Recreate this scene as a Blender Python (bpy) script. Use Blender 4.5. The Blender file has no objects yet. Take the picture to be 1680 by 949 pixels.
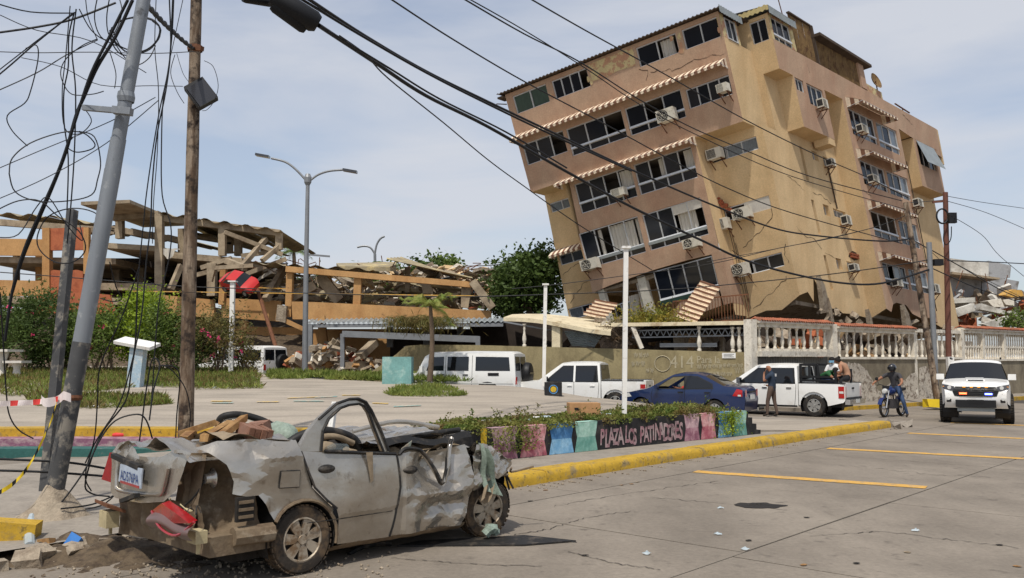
import bpy, bmesh, math, random
import numpy as np
from mathutils import Vector, Matrix, noise
from mathutils.geometry import delaunay_2d_cdt
random.seed(7)
R = math.radians
scene = bpy.context.scene
COL = scene.collection
# ------------------------------------------------------------------ camera
FPX, CX, CY, CAMH = 1450.0, 840.0, 474.5, 1.86      # focal length in pixels of the 1680 px wide photograph
PITCH = math.atan(116 / FPX)
cam_data = bpy.data.cameras.new('camera')
cam_data.sensor_width = 36.0
cam_data.lens = 36.0 * FPX / 1680.0
cam_data.clip_start = 0.05
cam_data.clip_end = 4000
cam = bpy.data.objects.new('camera', cam_data)
COL.objects.link(cam)
cam.location = (0, 0, CAMH)
cam.rotation_euler = (math.pi / 2 + PITCH, 0, 0)
scene.camera = cam
# ------------------------------------------------------------------ sky and sun
SUN_EL, SUN_AZ = R(60), R(198)      # azimuth clockwise from +Y (north)
world = bpy.data.worlds.new('World')
scene.world = world
world.use_nodes = True
nt = world.node_tree
nt.nodes.clear()
def _n(t, typ, **kw):
    nd = t.nodes.new(typ)
    for k, v in kw.items():
        setattr(nd, k, v)
    return nd
wo = _n(nt, 'ShaderNodeOutputWorld')
bg = _n(nt, 'ShaderNodeBackground')
sky = _n(nt, 'ShaderNodeTexSky', sky_type='NISHITA', sun_disc=False)
sky.sun_elevation = SUN_EL
sky.sun_rotation = SUN_AZ
sky.air_density = 1.0
sky.dust_density = 1.6
sky.ozone_density = 2.0
tc = _n(nt, 'ShaderNodeTexCoord')
mp = _n(nt, 'ShaderNodeMapping')
mp.inputs['Scale'].default_value = (1.0, 1.0, 4.2)
mp.inputs['Rotation'].default_value = (0.0, R(14), 0.3)
nz = _n(nt, 'ShaderNodeTexNoise')
nz.inputs['Scale'].default_value = 2.1
nz.inputs['Detail'].default_value = 7
nz.inputs['Roughness'].default_value = 0.5
nz.inputs['Distortion'].default_value = 0.35
rp = _n(nt, 'ShaderNodeMapRange')
rp.inputs['From Min'].default_value = 0.4
rp.inputs['From Max'].default_value = 0.62
rp.inputs['To Min'].default_value = 0.4
rp.inputs['To Max'].default_value = 0.9
mx = _n(nt, 'ShaderNodeMix', data_type='RGBA')
mx.inputs[7].default_value = (4.75, 4.9, 5.3, 1)        # thin white cloud, in the sky's own units
nt.links.new(tc.outputs['Generated'], mp.inputs['Vector'])
nt.links.new(mp.outputs['Vector'], nz.inputs['Vector'])
nt.links.new(nz.outputs['Fac'], rp.inputs['Value'])
nt.links.new(rp.outputs['Result'], mx.inputs[0])
nt.links.new(sky.outputs['Color'], mx.inputs[6])
nt.links.new(mx.outputs[2], bg.inputs['Color'])
bg.inputs['Strength'].default_value = 0.14
nt.links.new(bg.outputs['Background'], wo.inputs['Surface'])
sd = bpy.data.lights.new('sun', 'SUN')
sd.energy = 3.5
sd.angle = R(1.2)
sd.color = (1.0, 0.95, 0.87)
sun = bpy.data.objects.new('sun', sd)
COL.objects.link(sun)
_sv = Vector((math.sin(SUN_AZ) * math.cos(SUN_EL), math.cos(SUN_AZ) * math.cos(SUN_EL), math.sin(SUN_EL)))
sun.rotation_euler = _sv.to_track_quat('Z', 'Y').to_euler()
sun.location = (-10, -10, 40)
vs = scene.view_settings
vs.view_transform = 'Standard'
vs.look = 'None'
vs.exposure = 0.0
vs.gamma = 1.0
vs.use_curve_mapping = False

# ------------------------------------------------------------------ pixel helpers (a pixel of the photograph to a place)
V = Vector
CAM = V((0, 0, CAMH))
def ray(px, py):
    x, y = px - CX, py - CY
    d = V((x, FPX * math.cos(PITCH) + y * math.sin(PITCH), FPX * math.sin(PITCH) - y * math.cos(PITCH)))
    return d / d.y
def at(px, py, Y):
    return CAM + ray(px, py) * Y
def G(px, py, z=0.0):
    d = ray(px, py)
    return CAM + d * ((z - CAMH) / d.z)
def clamp(x, a=0.0, b=1.0): return max(a, min(b, x))
def smooth(x):
    x = clamp(x); return x * x * (3 - 2 * x)
def lerp(a, b, t): return a + (b - a) * t

# ------------------------------------------------------------------ materials
def lin(r, g, b):
    f = lambda c: (c / 255 / 12.92) if c <= 10 else ((c / 255 + 0.055) / 1.055) ** 2.4
    return (f(r), f(g), f(b))
MATS = {}
def M(name, col, rough=0.8, metal=0.0, var=0.18, scale=2.5, bump=0.15, bscale=45, bdist=0.01, col2=None, thr=0.55, soft=0.08,
      s2=2.0, st=(1, 1, 1), spec=0.35, coat=0.0, alpha=1.0, trans=0.0, col3=None, thr3=0.62, s3=6.0, soft3=0.05, emit=None, stv=(1, 1, 1)):
    m = bpy.data.materials.new(name)
    m.use_nodes = True
    t = m.node_tree
    b = t.nodes['Principled BSDF']
    out = t.nodes['Material Output']
    b.inputs['Roughness'].default_value = rough
    b.inputs['Metallic'].default_value = metal
    b.inputs['Specular IOR Level'].default_value = spec
    b.inputs['Coat Weight'].default_value = coat
    b.inputs['Coat Roughness'].default_value = 0.08
    L = t.links.new
    geo = _n(t, 'ShaderNodeNewGeometry')
    def mapped(s):
        q = _n(t, 'ShaderNodeMapping'); q.inputs['Scale'].default_value = s
        L(geo.outputs['Position'], q.inputs['Vector']); return q.outputs['Vector']
    def nse(sc, vec, det=5, rg=0.6):
        q = _n(t, 'ShaderNodeTexNoise'); q.inputs['Scale'].default_value = sc; q.inputs['Detail'].default_value = det
        q.inputs['Roughness'].default_value = rg; L(vec, q.inputs['Vector']); return q.outputs['Fac']
    n1 = nse(scale, mapped(stv), 8, 0.62)
    mr = _n(t, 'ShaderNodeMapRange')
    mr.inputs['From Min'].default_value = 0.25; mr.inputs['From Max'].default_value = 0.75
    mr.inputs['To Min'].default_value = 1 - var; mr.inputs['To Max'].default_value = 1 + var * 0.8
    L(n1, mr.inputs['Value'])
    base = _n(t, 'ShaderNodeRGB'); base.outputs[0].default_value = (*col, 1)
    c = base.outputs[0]
    for cc, th, sf, sc, stx in ((col2, thr, soft, s2, st), (col3, thr3, soft3, s3, (1, 1, 1))):
        if cc is None: continue
        nn = nse(sc, mapped(stx), 8, 0.65)
        rr = _n(t, 'ShaderNodeMapRange')
        rr.inputs['From Min'].default_value = th - sf; rr.inputs['From Max'].default_value = th + sf
        L(nn, rr.inputs['Value'])
        mm = _n(t, 'ShaderNodeMix', data_type='RGBA'); mm.inputs[7].default_value = (*cc, 1)
        L(rr.outputs[0], mm.inputs[0]); L(c, mm.inputs[6]); c = mm.outputs[2]
    hv = _n(t, 'ShaderNodeMix', data_type='RGBA', blend_type='MULTIPLY'); hv.inputs[0].default_value = 1
    cmb = _n(t, 'ShaderNodeCombineColor')
    fac = mr.outputs[0]
    if rough > .7 and not trans:
        m2 = _n(t, 'ShaderNodeMapRange'); m2.inputs['From Min'].default_value = .3; m2.inputs['From Max'].default_value = .7; m2.inputs['To Min'].default_value = .84; m2.inputs['To Max'].default_value = 1.13
        L(nse(17, mapped((1, 1, 1)), 4, .75), m2.inputs['Value']); mu = _n(t, 'ShaderNodeMath', operation='MULTIPLY'); L(fac, mu.inputs[0]); L(m2.outputs[0], mu.inputs[1]); fac = mu.outputs[0]
    for i in range(3): L(fac, cmb.inputs[i])
    L(c, hv.inputs[6]); L(cmb.outputs[0], hv.inputs[7])
    L(hv.outputs[2], b.inputs['Base Color'])
    if bump:
        bp = _n(t, 'ShaderNodeBump'); bp.inputs['Strength'].default_value = bump; bp.inputs['Distance'].default_value = bdist
        L(nse(bscale, mapped((1, 1, 1)), 6, 0.6), bp.inputs['Height']); L(bp.outputs[0], b.inputs['Normal'])
    if trans:
        tr = _n(t, 'ShaderNodeBsdfTranslucent'); L(hv.outputs[2], tr.inputs['Color'])
        ms = _n(t, 'ShaderNodeMixShader'); ms.inputs[0].default_value = trans
        L(b.outputs[0], ms.inputs[1]); L(tr.outputs[0], ms.inputs[2]); L(ms.outputs[0], out.inputs['Surface'])
    if alpha < 1:
        b.inputs['Alpha'].default_value = alpha
    if emit:
        b.inputs['Emission Color'].default_value = (*emit[0], 1); b.inputs['Emission Strength'].default_value = emit[1]
    MATS[name] = m
    return m

# ------------------------------------------------------------------ mesh builder
ORG = {}
class MB:
    def __init__(s): s.v, s.f, s.m = [], [], []
    def add(s, vs, fs, mi=0):
        o = len(s.v); s.v += [tuple(x) for x in vs]
        for f in fs: s.f.append([i + o for i in f]); s.m.append(mi)
        return s
    def quad(s, a, b, c, d, mi=0): return s.add([a, b, c, d], [(0, 1, 2, 3)], mi)
    def obox(s, o, a, b, c, mi=0):           # corner and three edge vectors
        o, a, b, c = V(o), V(a), V(b), V(c)
        vs = [o, o + a, o + a + b, o + b, o + c, o + a + c, o + a + b + c, o + b + c]
        return s.add(vs, [(3, 2, 1, 0), (4, 5, 6, 7), (0, 1, 5, 4), (1, 2, 6, 5), (2, 3, 7, 6), (3, 0, 4, 7)], mi)
    def box(s, c, sz, rz=0.0, mi=0, rot=None):
        q = rot if rot is not None else Matrix.Rotation(rz, 3, 'Z')
        a, b, d = q @ V((sz[0], 0, 0)), q @ V((0, sz[1], 0)), q @ V((0, 0, sz[2]))
        return s.obox(V(c) - (a + b + d) / 2, a, b, d, mi)
    def bar(s, p, q, w, h=None, up=(0, 0, 1), mi=0):
        p, q = V(p), V(q); h = h or w; d = (q - p); u = V(up)
        x = d.cross(u)
        if x.length < 1e-5: x = d.cross(V((1, 0, 0.01)))
        x.normalize(); y = x.cross(d).normalized()
        return s.obox(p - x * w / 2 - y * h / 2, d, x * w, y * h, mi)
    def tube(s, pts, r, n=6, cap=True, mi=0):
        pts = [V(p) for p in pts]; k = len(pts); rr = r if isinstance(r, (list, tuple)) else [r] * k
        o = len(s.v); prev = None
        for i, p in enumerate(pts):
            d = (pts[min(i + 1, k - 1)] - pts[max(i - 1, 0)])
            if d.length < 1e-9: d = V((0, 0, 1))
            d.normalize()
            if prev is None:
                x = d.cross(V((0, 0, 1)))
                if x.length < 0.05: x = d.cross(V((1, 0, 0)))
            else:
                x = prev - d * prev.dot(d)
            x.normalize(); prev = x; y = d.cross(x)
            for j in range(n):
                a = 2 * math.pi * j / n
                s.v.append(tuple(p + (x * math.cos(a) + y * math.sin(a)) * rr[i]))
        for i in range(k - 1):
            for j in range(n):
                s.f.append([o + i * n + j, o + i * n + (j + 1) % n, o + (i + 1) * n + (j + 1) % n, o + (i + 1) * n + j]); s.m.append(mi)
        if cap:
            s.f.append([o + j for j in range(n)][::-1]); s.m.append(mi)
            s.f.append([o + (k - 1) * n + j for j in range(n)]); s.m.append(mi)
        return s
    def lathe(s, prof, c=(0, 0, 0), ax='Z', n=16, mi=0, frame=None):   # prof: (r, height)
        c = V(c); o = len(s.v)
        for r, h in prof:
            for j in range(n):
                a = 2 * math.pi * j / n; x, y = r * math.cos(a), r * math.sin(a)
                p = V((x, y, h)) if ax == 'Z' else (V((x, h, y)) if ax == 'Y' else V((h, x, y)))
                if frame is not None: p = frame @ p
                s.v.append(tuple(c + p))
        for i in range(len(prof) - 1):
            for j in range(n):
                s.f.append([o + i * n + j, o + i * n + (j + 1) % n, o + (i + 1) * n + (j + 1) % n, o + (i + 1) * n + j]); s.m.append(mi)
        return s
    def grid(s, fn, nu, nv, mi=0):
        o = len(s.v)
        for i in range(nu + 1):
            for j in range(nv + 1): s.v.append(tuple(fn(i / nu, j / nv)))
        for i in range(nu):
            for j in range(nv):
                a = o + i * (nv + 1) + j
                s.f.append([a, a + 1, a + nv + 2, a + nv + 1]); s.m.append(mi if not callable(mi) else mi(i, j))
        return s
    def prism(s, poly, ext, mi=0):            # poly: list of 3d points, ext: vector
        k = len(poly); p = [V(x) for x in poly]; e = V(ext)
        s.add(p + [x + e for x in p], [list(range(k))[::-1], list(range(k, 2 * k))] + [(i, (i + 1) % k, k + (i + 1) % k, k + i) for i in range(k)], mi)
        return s
    def rock(s, c, sz, seed=0, mi=0, rot=None, jag=0.3):
        rnd = random.Random(seed); q = rot or Matrix.Rotation(rnd.uniform(0, 6.3), 3, V((rnd.uniform(-1, 1), rnd.uniform(-1, 1), rnd.uniform(0.2, 1))))
        vs = []
        for x in (-1, 1):
            for y in (-1, 1):
                for z in (-1, 1):
                    vs.append(V(c) + q @ V((x * sz[0] / 2 * rnd.uniform(1 - jag, 1), y * sz[1] / 2 * rnd.uniform(1 - jag, 1), z * sz[2] / 2 * rnd.uniform(1 - jag, 1))))
        s.add(vs, [(0, 1, 3, 2), (4, 6, 7, 5), (0, 4, 5, 1), (2, 3, 7, 6), (0, 2, 6, 4), (1, 5, 7, 3)], mi); return s
    def build(s, name, mats, parent=None, smooth_angle=None, kind=None, label=None, both=False):
        if not s.v: return None
        mats = mats if isinstance(mats, (list, tuple)) else [mats]
        a = np.array(s.v, dtype=np.float64); c = (a.min(0) + a.max(0)) / 2
        me = bpy.data.meshes.new(name)
        me.from_pydata((a - c).tolist(), [], s.f)
        for m in mats: me.materials.append(MATS[m] if isinstance(m, str) else m)
        if len(mats) > 1: me.polygons.foreach_set('material_index', s.m)
        bm = bmesh.new(); bm.from_mesh(me)
        bmesh.ops.recalc_face_normals(bm, faces=bm.faces); bm.to_mesh(me); bm.free()
        if smooth_angle:
            me.polygons.foreach_set('use_smooth', [True] * len(me.polygons))
            me.set_sharp_from_angle(angle=R(smooth_angle))
        me.update()
        o = bpy.data.objects.new(name, me); COL.objects.link(o)
        base = V((0, 0, 0))
        if parent is not None:
            o.parent = parent; base = ORG[parent.name]
        o.location = V(c) - base
        ORG[o.name] = V(c)
        if kind: o['kind'] = kind
        if label: o['label'] = label
        return o
def tag(o, label, cat, group=None, kind=None):
    o['label'] = label; o['category'] = cat
    if group: o['group'] = group
    if kind: o['kind'] = kind
    return o
def thing(name, label, cat, loc=(0, 0, 0), rz=0.0, group=None, frame='world'):
    o = bpy.data.objects.new(name, None); COL.objects.link(o); o.empty_display_size = 0.2
    o.location = loc; o.rotation_euler = (0, 0, rz)
    ORG[o.name] = V(loc) if frame == 'world' else V((0, 0, 0))
    return tag(o, label, cat, group)
def struct(o):
    o['kind'] = 'structure'; return o
def copy_tree(o, parent=None, label=None, group=None):
    c = o.copy(); COL.objects.link(c); c.parent = parent
    ORG[c.name] = ORG[o.name].copy()
    if label: c['label'] = label
    if group: c['group'] = group
    for ch in list(o.children): copy_tree(ch, c)
    return c
def inside(poly, x, y):
    r = False; j = len(poly) - 1
    for i in range(len(poly)):
        xi, yi = poly[i]; xj, yj = poly[j]
        if (yi > y) != (yj > y) and x < (xj - xi) * (y - yi) / (yj - yi) + xi: r = not r
        j = i
    return r
def dens(poly, step, close=True):
    out = []; k = len(poly)
    for i in range(k if close else k - 1):
        a, b = poly[i], poly[(i + 1) % k]
        d = math.hypot(b[0] - a[0], b[1] - a[1]); n = max(1, int(math.ceil(d / step)))
        for q in range(n): out.append((a[0] + (b[0] - a[0]) * q / n, a[1] + (b[1] - a[1]) * q / n))
    if not close: out.append(tuple(poly[-1]))
    return out
def panel(mb, outline, fn, holes=(), step=0.15, mi=0):
    """a flat outline with holes, filled by triangles and bent by fn(x, y) -> point"""
    loops = [dens(outline, step)] + [dens(h, step) for h in holes]
    pts, edges = [], []
    for lp in loops:
        o = len(pts); pts += lp; k = len(lp)
        edges += [(o + i, o + (i + 1) % k) for i in range(k)]
    xs = [p[0] for p in loops[0]]; ys = [p[1] for p in loops[0]]
    bnd = np.array(pts)
    x = min(xs) + step * 0.5; row = 0
    while x < max(xs):
        y = min(ys) + step * (0.5 if row % 2 else 0.25)
        while y < max(ys):
            if inside(loops[0], x, y) and not any(inside(h, x, y) for h in loops[1:]):
                if np.min(np.hypot(bnd[:, 0] - x, bnd[:, 1] - y)) > step * 0.5: pts.append((x, y))
            y += step
        x += step; row += 1
    vv, ee, ff, *_ = delaunay_2d_cdt([V(p) for p in pts], edges, [], 0, 1e-6)
    fs = []
    for f in ff:
        cx = sum(vv[i].x for i in f) / len(f); cy = sum(vv[i].y for i in f) / len(f)
        if inside(loops[0], cx, cy) and not any(inside(h, cx, cy) for h in loops[1:]): fs.append(list(f))
    mb.add([fn(v.x, v.y) for v in vv], fs, mi)
    return mb
def spline(pts, sub=6):
    P = [V(p) for p in pts]; out = []
    for i in range(len(P) - 1):
        p0, p1, p2, p3 = P[max(i - 1, 0)], P[i], P[i + 1], P[min(i + 2, len(P) - 1)]
        for k in range(sub):
            t = k / sub
            out.append(0.5 * ((2 * p1) + (p2 - p0) * t + (2 * p0 - 5 * p1 + 4 * p2 - p3) * t * t + (3 * p1 - p0 - 3 * p2 + p3) * t ** 3))
    out.append(P[-1]); return out
FONT = {}
def text_part(name, txt, mat, parent, origin, right, up, height, depth=0.004, squash=1.0, sharp=0.0):
    """flat lettering as a mesh; origin is the lower left corner of the text"""
    cu = bpy.data.curves.new('t', 'FONT'); cu.body = txt; cu.size = 1.0; cu.extrude = 0.0; cu.offset = sharp; cu.resolution_u = 3
    ob = bpy.data.objects.new('t', cu); COL.objects.link(ob)
    me = bpy.data.meshes.new_from_object(ob.evaluated_get(bpy.context.evaluated_depsgraph_get()))
    COL.objects.unlink(ob); bpy.data.objects.remove(ob)
    r, u = V(right).normalized(), V(up).normalized(); nrm = r.cross(u)
    mb = MB()
    mb.add([V(origin) + r * (v.co.x * height * 1.38 * squash) + u * (v.co.y * height * 1.38) + nrm * depth for v in me.vertices], [list(p.vertices) for p in me.polygons])
    bpy.data.meshes.remove(me)
    return mb.build(name, mat, parent)

ORD = 'first second third fourth fifth sixth seventh eighth ninth tenth eleventh twelfth thirteenth fourteenth fifteenth sixteenth seventeenth eighteenth nineteenth twentieth'.split()
def nth(i, n):
    if n == 1: return 'alone'
    if i == 0: return 'leftmost of its kind'
    if i == n - 1: return 'rightmost of its kind'
    if i < 20: return ORD[i] + ' from the left'
    return ORD[n - 1 - i] + ' from the right'
# ================================================================== MATERIALS
M('road_concrete', lin(139, 129, 116), 0.88, var=0.2, scale=0.7, bump=0.25, bscale=60, col2=lin(112, 103, 92), thr=0.55, soft=0.2, s2=0.45, st=(1.6, .7, 1), col3=lin(94, 86, 77), thr3=0.66, s3=3.2, soft3=0.07)
M('broken_concrete', lin(168, 154, 134), 0.95, var=0.3, scale=3, bump=0.7, bscale=14, bdist=0.05, col2=lin(118, 104, 88), thr=0.53, s2=3)
M('joint_dark', lin(74, 68, 62), 0.95, var=0.3, scale=8)
M('walk_concrete', lin(146, 137, 125), 0.88, var=0.16, scale=1.3, bump=0.25, bscale=50, col2=lin(122, 114, 104), thr=0.6, soft=0.12, s2=2.2)
M('plaza_concrete', lin(164, 153, 138), 0.85, var=0.12, scale=0.5, bump=0.15, bscale=40, col2=lin(136, 127, 115), thr=0.57, soft=0.12, s2=0.8, st=(0.4, 2.2, 1))
M('soil', lin(98, 84, 66), 0.95, var=0.35, scale=6, bump=0.6, bscale=25, bdist=0.03, col2=lin(70, 58, 46), thr=0.52, s2=9)
M('kerb_yellow', lin(182, 146, 44), 0.75, var=0.2, scale=3, bump=0.25, bscale=30, col2=lin(138, 120, 84), thr=0.6, soft=0.06, s2=4, col3=lin(96, 84, 52), thr3=0.62, s3=14)
M('kerb_purple', lin(178, 150, 150), 0.8, var=0.2, scale=3, col2=lin(134, 88, 108), thr=0.46, soft=0.1, s2=6, st=(1, 1, 1.5))
M('kerb_teal', lin(52, 98, 92), 0.8, var=0.25, scale=3, col2=lin(108, 112, 104), thr=0.62, soft=0.05, s2=6)
M('road_yellow', lin(204, 158, 78), 0.85, var=0.15, scale=4, col2=lin(160, 140, 112), thr=0.58, soft=0.07, s2=7)
M('plaza_yellow', lin(212, 176, 92), 0.85, col2=lin(182, 170, 150), thr=0.52, s2=6)
M('plaza_teal', lin(126, 168, 162), 0.85, col2=lin(182, 170, 150), thr=0.5, s2=6)

# ================================================================== GROUND
RD = V((0.70, 0.714, 0)).normalized()          # direction of the street, away from the camera
RN = V((RD.y, -RD.x, 0))                        # to its right
def plaza_z(x, y):
    zl = 0.45 + 0.05 * clamp(y - 19.0, -1, 22)
    return 0.13 + (zl - 0.13) * smooth((7.8 - x) / 8.2)
def GP(px, py, dz=0.0):
    d = ray(px, py); lo, hi = 5.0, 120.0
    for _ in range(60):
        m = (lo + hi) / 2; p = CAM + d * m
        if p.z > plaza_z(p.x, p.y) + dz: lo = m
        else: hi = m
    return CAM + d * hi
def street_z(x, y):
    return 0.85 * clamp((-x + 1) / 12) * clamp((y - 30) / 14)
def ground_z(x, y):
    return street_z(x, y) - 0.012
mb = MB()
xs = sorted(set([-900, -300, -120, -70] + list(range(-50, 60, 4)) + [70, 120, 300, 900]))
ys = sorted(set([-60, -20, 0, 6] + list(range(10, 76, 4)) + [90, 130, 300, 900, 2500]))
o = len(mb.v)
for x in xs:
    for y in ys: mb.v.append((x, y, ground_z(x, y) - 0.1))
for i in range(len(xs) - 1):
    for j in range(len(ys) - 1):
        a = i * len(ys) + j; mb.f.append([a, a + len(ys), a + len(ys) + 1, a + 1]); mb.m.append(0)
struct(mb.build('ground', 'soil', smooth_angle=60))
# road: a dark bed and concrete slabs laid on it, joints left open
road = struct(MB().add([(-30, -6, -0.03), (40, -6, -0.03), (60, 60, -0.03), (-14, 36, -0.03), (-14, 30, -0.03)], [(0, 1, 2, 3, 4)]).build('road', 'joint_dark'))
J0 = G(1105, 946); J1 = G(1680, 749)
jd = (J1 - J0).normalized(); jn = V((jd.y, -jd.x, 0))
rnd = random.Random(3)
for k in range(-4, 5):
    lo = -2.35; s = -14 + (k * 1.7) % 3
    w = 3.55
    while s < 44:
        ln = 4.6 + rnd.uniform(-0.5, 0.6)
        a = J0 + jn * (k * w) + jd * s
        if a.y > -6 and a.y < 38 and -16 < a.x < 34:
            g = 0.012
            z = rnd.uniform(-0.004, 0.0)
            jj = lambda: rnd.uniform(-0.006, 0.006)
            pts = [a + jd * (g + jj()) + jn * (g + jj()), a + jd * (ln - g + jj()) + jn * (g + jj()), a + jd * (ln - g + jj()) + jn * (w - g + jj()), a + jd * (g + jj()) + jn * (w - g + jj())]
            MB().prism([V((p.x, p.y, -0.15)) for p in pts], (0, 0, 0.15 + z)).build('slab', 'road_concrete', road)
        s += ln
# painted stall lines
def strip(name, mat, a, b, w, z, parent):
    a, b = V(a), V(b); d = (b - a).normalized(); nn = V((d.y, -d.x, 0)) * w / 2
    k = max(2, int((b - a).length / 0.15)); mb = MB(); L_, R_ = [], []
    for i in range(k + 1):
        p = a + (b - a) * i / k; e = rnd.uniform(-0.008, 0.008)
        L_.append(p + nn * (1 + e * 8)); R_.append(p - nn * (1 - e * 8))
    for i in range(k): mb.quad(L_[i] + V((0, 0, z)), L_[i + 1] + V((0, 0, z)), R_[i + 1] + V((0, 0, z)), R_[i] + V((0, 0, z)))
    return mb.build(name, mat, parent)
for (a, b) in (((1140, 774), (1520, 800)), ((1358, 736), (1680, 753)), ((1490, 711), (1700, 721)), ((1560, 694), (1700, 699))):
    o = strip('painted_line', 'road_yellow', G(*a), G(*b), 0.3, 0.004, road)
# kerb of the plaza along the street
KERB = [(-14.0, -3.2), (-9.0, 2.6), (-5.4, 6.7), (-3.2, 9.4), (-1.4, 11.5)] + [tuple(G(*q)[:2]) for q in ((838, 802), (940, 785), (1090, 760), (1240, 737), (1340, 720), (1462, 702))]
KP = spline([V((x, y, 0)) for x, y in KERB], 5)
def offs(P, d):
    out = []
    for i, p in enumerate(P):
        t = (P[min(i + 1, len(P) - 1)] - P[max(i - 1, 0)]).normalized(); out.append(p + V((-t.y, t.x, 0)) * d)
    return out
K2, K3 = offs(KP, 0.08), offs(KP, 0.36)
i0 = 25                                         # the kerb is broken away beside the wreck
kerb = thing('kerb', 'yellow painted concrete kerb curving along the street below the planter wall', 'kerb', KP[i0])
k = i0
while k < len(KP) - 1:
    e = min(k + 3, len(KP) - 1); mb = MB(); hh = 0.175 + rnd.uniform(-0.01, 0.01)
    for i in range(k, e):
        a, b = KP[i], KP[i + 1]; a2, b2, a3, b3 = K2[i], K2[i + 1], K3[i], K3[i + 1]
        g = 0.012
        if i == k: dlt = (b - a).normalized() * g; a, a2, a3 = a + dlt, a2 + dlt, a3 + dlt
        up = lambda p, z: V((p.x, p.y, z))
        prof_a = [up(a, -0.05), up(a, hh * 0.55), up(a * 0.6 + a2 * 0.4, hh * 0.92), up(a2, hh), up(a3, hh), up(a3, -0.05)]
        prof_b = [up(b, -0.05), up(b, hh * 0.55), up(b * 0.6 + b2 * 0.4, hh * 0.92), up(b2, hh), up(b3, hh), up(b3, -0.05)]
        n6 = len(prof_a)
        mb.add(prof_a + prof_b, [(q, q + 1, n6 + q + 1, n6 + q) for q in range(n6 - 1)] + ([list(range(n6))] if i == k else []) + ([list(range(n6, 2 * n6))] if i == e - 1 else []))
    mb.build('kerb_stone', 'kerb_yellow', kerb, 50)
    k = e
# broken unpainted kerb beside the wreck and a tipped yellow lump at the left edge
o = MB()
for q in range(40, 100):
    p = KP[int(q / 4)].lerp(KP[int(q / 4) + 1], (q % 4) / 4); sz_ = rnd.uniform(.5, 1)
    o.rock((p.x - 0.1 + rnd.uniform(-.1, .1), p.y + 0.12 + rnd.uniform(-.1, .1), 0.05), (0.36 * sz_, 0.28 * sz_, 0.22 * sz_), seed=q, rot=Matrix.Rotation(R(45) + rnd.uniform(-0.6, 0.6), 3, 'Z') @ Matrix.Rotation(rnd.uniform(-.3, .3), 3, 'X'), jag=.55)
tag(o.build('broken_kerb', 'broken_concrete'), 'crumbled bare kerb beside the rear of the wrecked car', 'kerb', kind='stuff')
# sidewalk between kerb and planter, and the lower pavement on the left
SW_Z = 0.155
def side_strip(P, Q, z):
    mb = MB()
    for i in range(len(P) - 1): mb.quad(V((P[i].x, P[i].y, z)), V((P[i + 1].x, P[i + 1].y, z)), V((Q[i + 1].x, Q[i + 1].y, z)), V((Q[i].x, Q[i].y, z)))
    return mb
struct(side_strip(offs(KP, 0.36), offs(KP, 7.5), SW_Z - 0.03).build('sidewalk', 'walk_concrete'))
# plaza
left_edge = [(-40.0, 14.5), (-24.0, 17.0), (-12.0, 18.4), (-8.0, 18.6), (-3.0, 18.1), (-0.6, 17.1)]
back_edge = [GP(830, 633), GP(960, 651), GP(1100, 667), GP(1240, 688), GP(1330, 690), GP(1400, 690)]
pw0, pw1 = G(800, 752, SW_Z), G(1238, 712, SW_Z)
PW0 = V((-0.9, 15.35, 0)); PW1 = V((pw1.x, pw1.y, 0))
front_line = [PW0 + V((-0.3, 1.5, 0)), PW1 + V((-0.25, 0.6, 0)), V((7.3, 21.9, 0)), V((10.2, 24.9, 0))]
poly = [(x, y) for x, y in left_edge] + [(p.x, p.y) for p in front_line] + [(9.6, 26.2)] + [(p.x, p.y) for p in back_edge[::-1]] + [(-3.2, 30.8), (-8, 33.5), (-14, 40), (-22, 46), (-45, 46)]
mb = MB(); panel(mb, poly, lambda x, y: (x, y, plaza_z(x, y)), step=1.0)
plaza = struct(mb.build('plaza', 'plaza_concrete', smooth_angle=40))
mb = MB(); q = dens(poly, 1.0)
for i in range(len(q)):
    a, b = q[i], q[(i + 1) % len(q)]
    mb.quad((a[0], a[1], plaza_z(*a)), (b[0], b[1], plaza_z(*b)), (b[0], b[1], -0.1), (a[0], a[1], -0.1))
mb.build('plaza_edge', 'walk_concrete', plaza)
# three painted steps on the left
LE = spline([V((x, y, 0)) for x, y in left_edge], 6)
steps = thing('plaza_steps', 'three long painted steps, yellow over purple over teal, below the plaza', 'steps', (-8, 18, 0))
for name, mt, d0, d1, z0, z1 in (('yellow_step', 'kerb_yellow', 0.0, 0.4, 0.2, 0.462), ('purple_step', 'kerb_purple', 0.401, 0.95, 0.1, 0.30), ('teal_step', 'kerb_teal', 0.951, 1.45, 0.0, 0.155)):
    A_, B_ = offs(LE, -d0 + 0.2), offs(LE, -d1)
    mb = MB()
    for i in range(len(LE) - 1):
        if B_[i].x < -30: continue
        u = lambda p, z: V((p.x, p.y, z))
        mb.quad(u(A_[i], z1), u(A_[i + 1], z1), u(B_[i + 1], z1), u(B_[i], z1)); mb.quad(u(B_[i], z1), u(B_[i + 1], z1), u(B_[i + 1], z0 - 0.25), u(B_[i], z0 - 0.25))
    mb.build(name, mt, steps)
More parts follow.
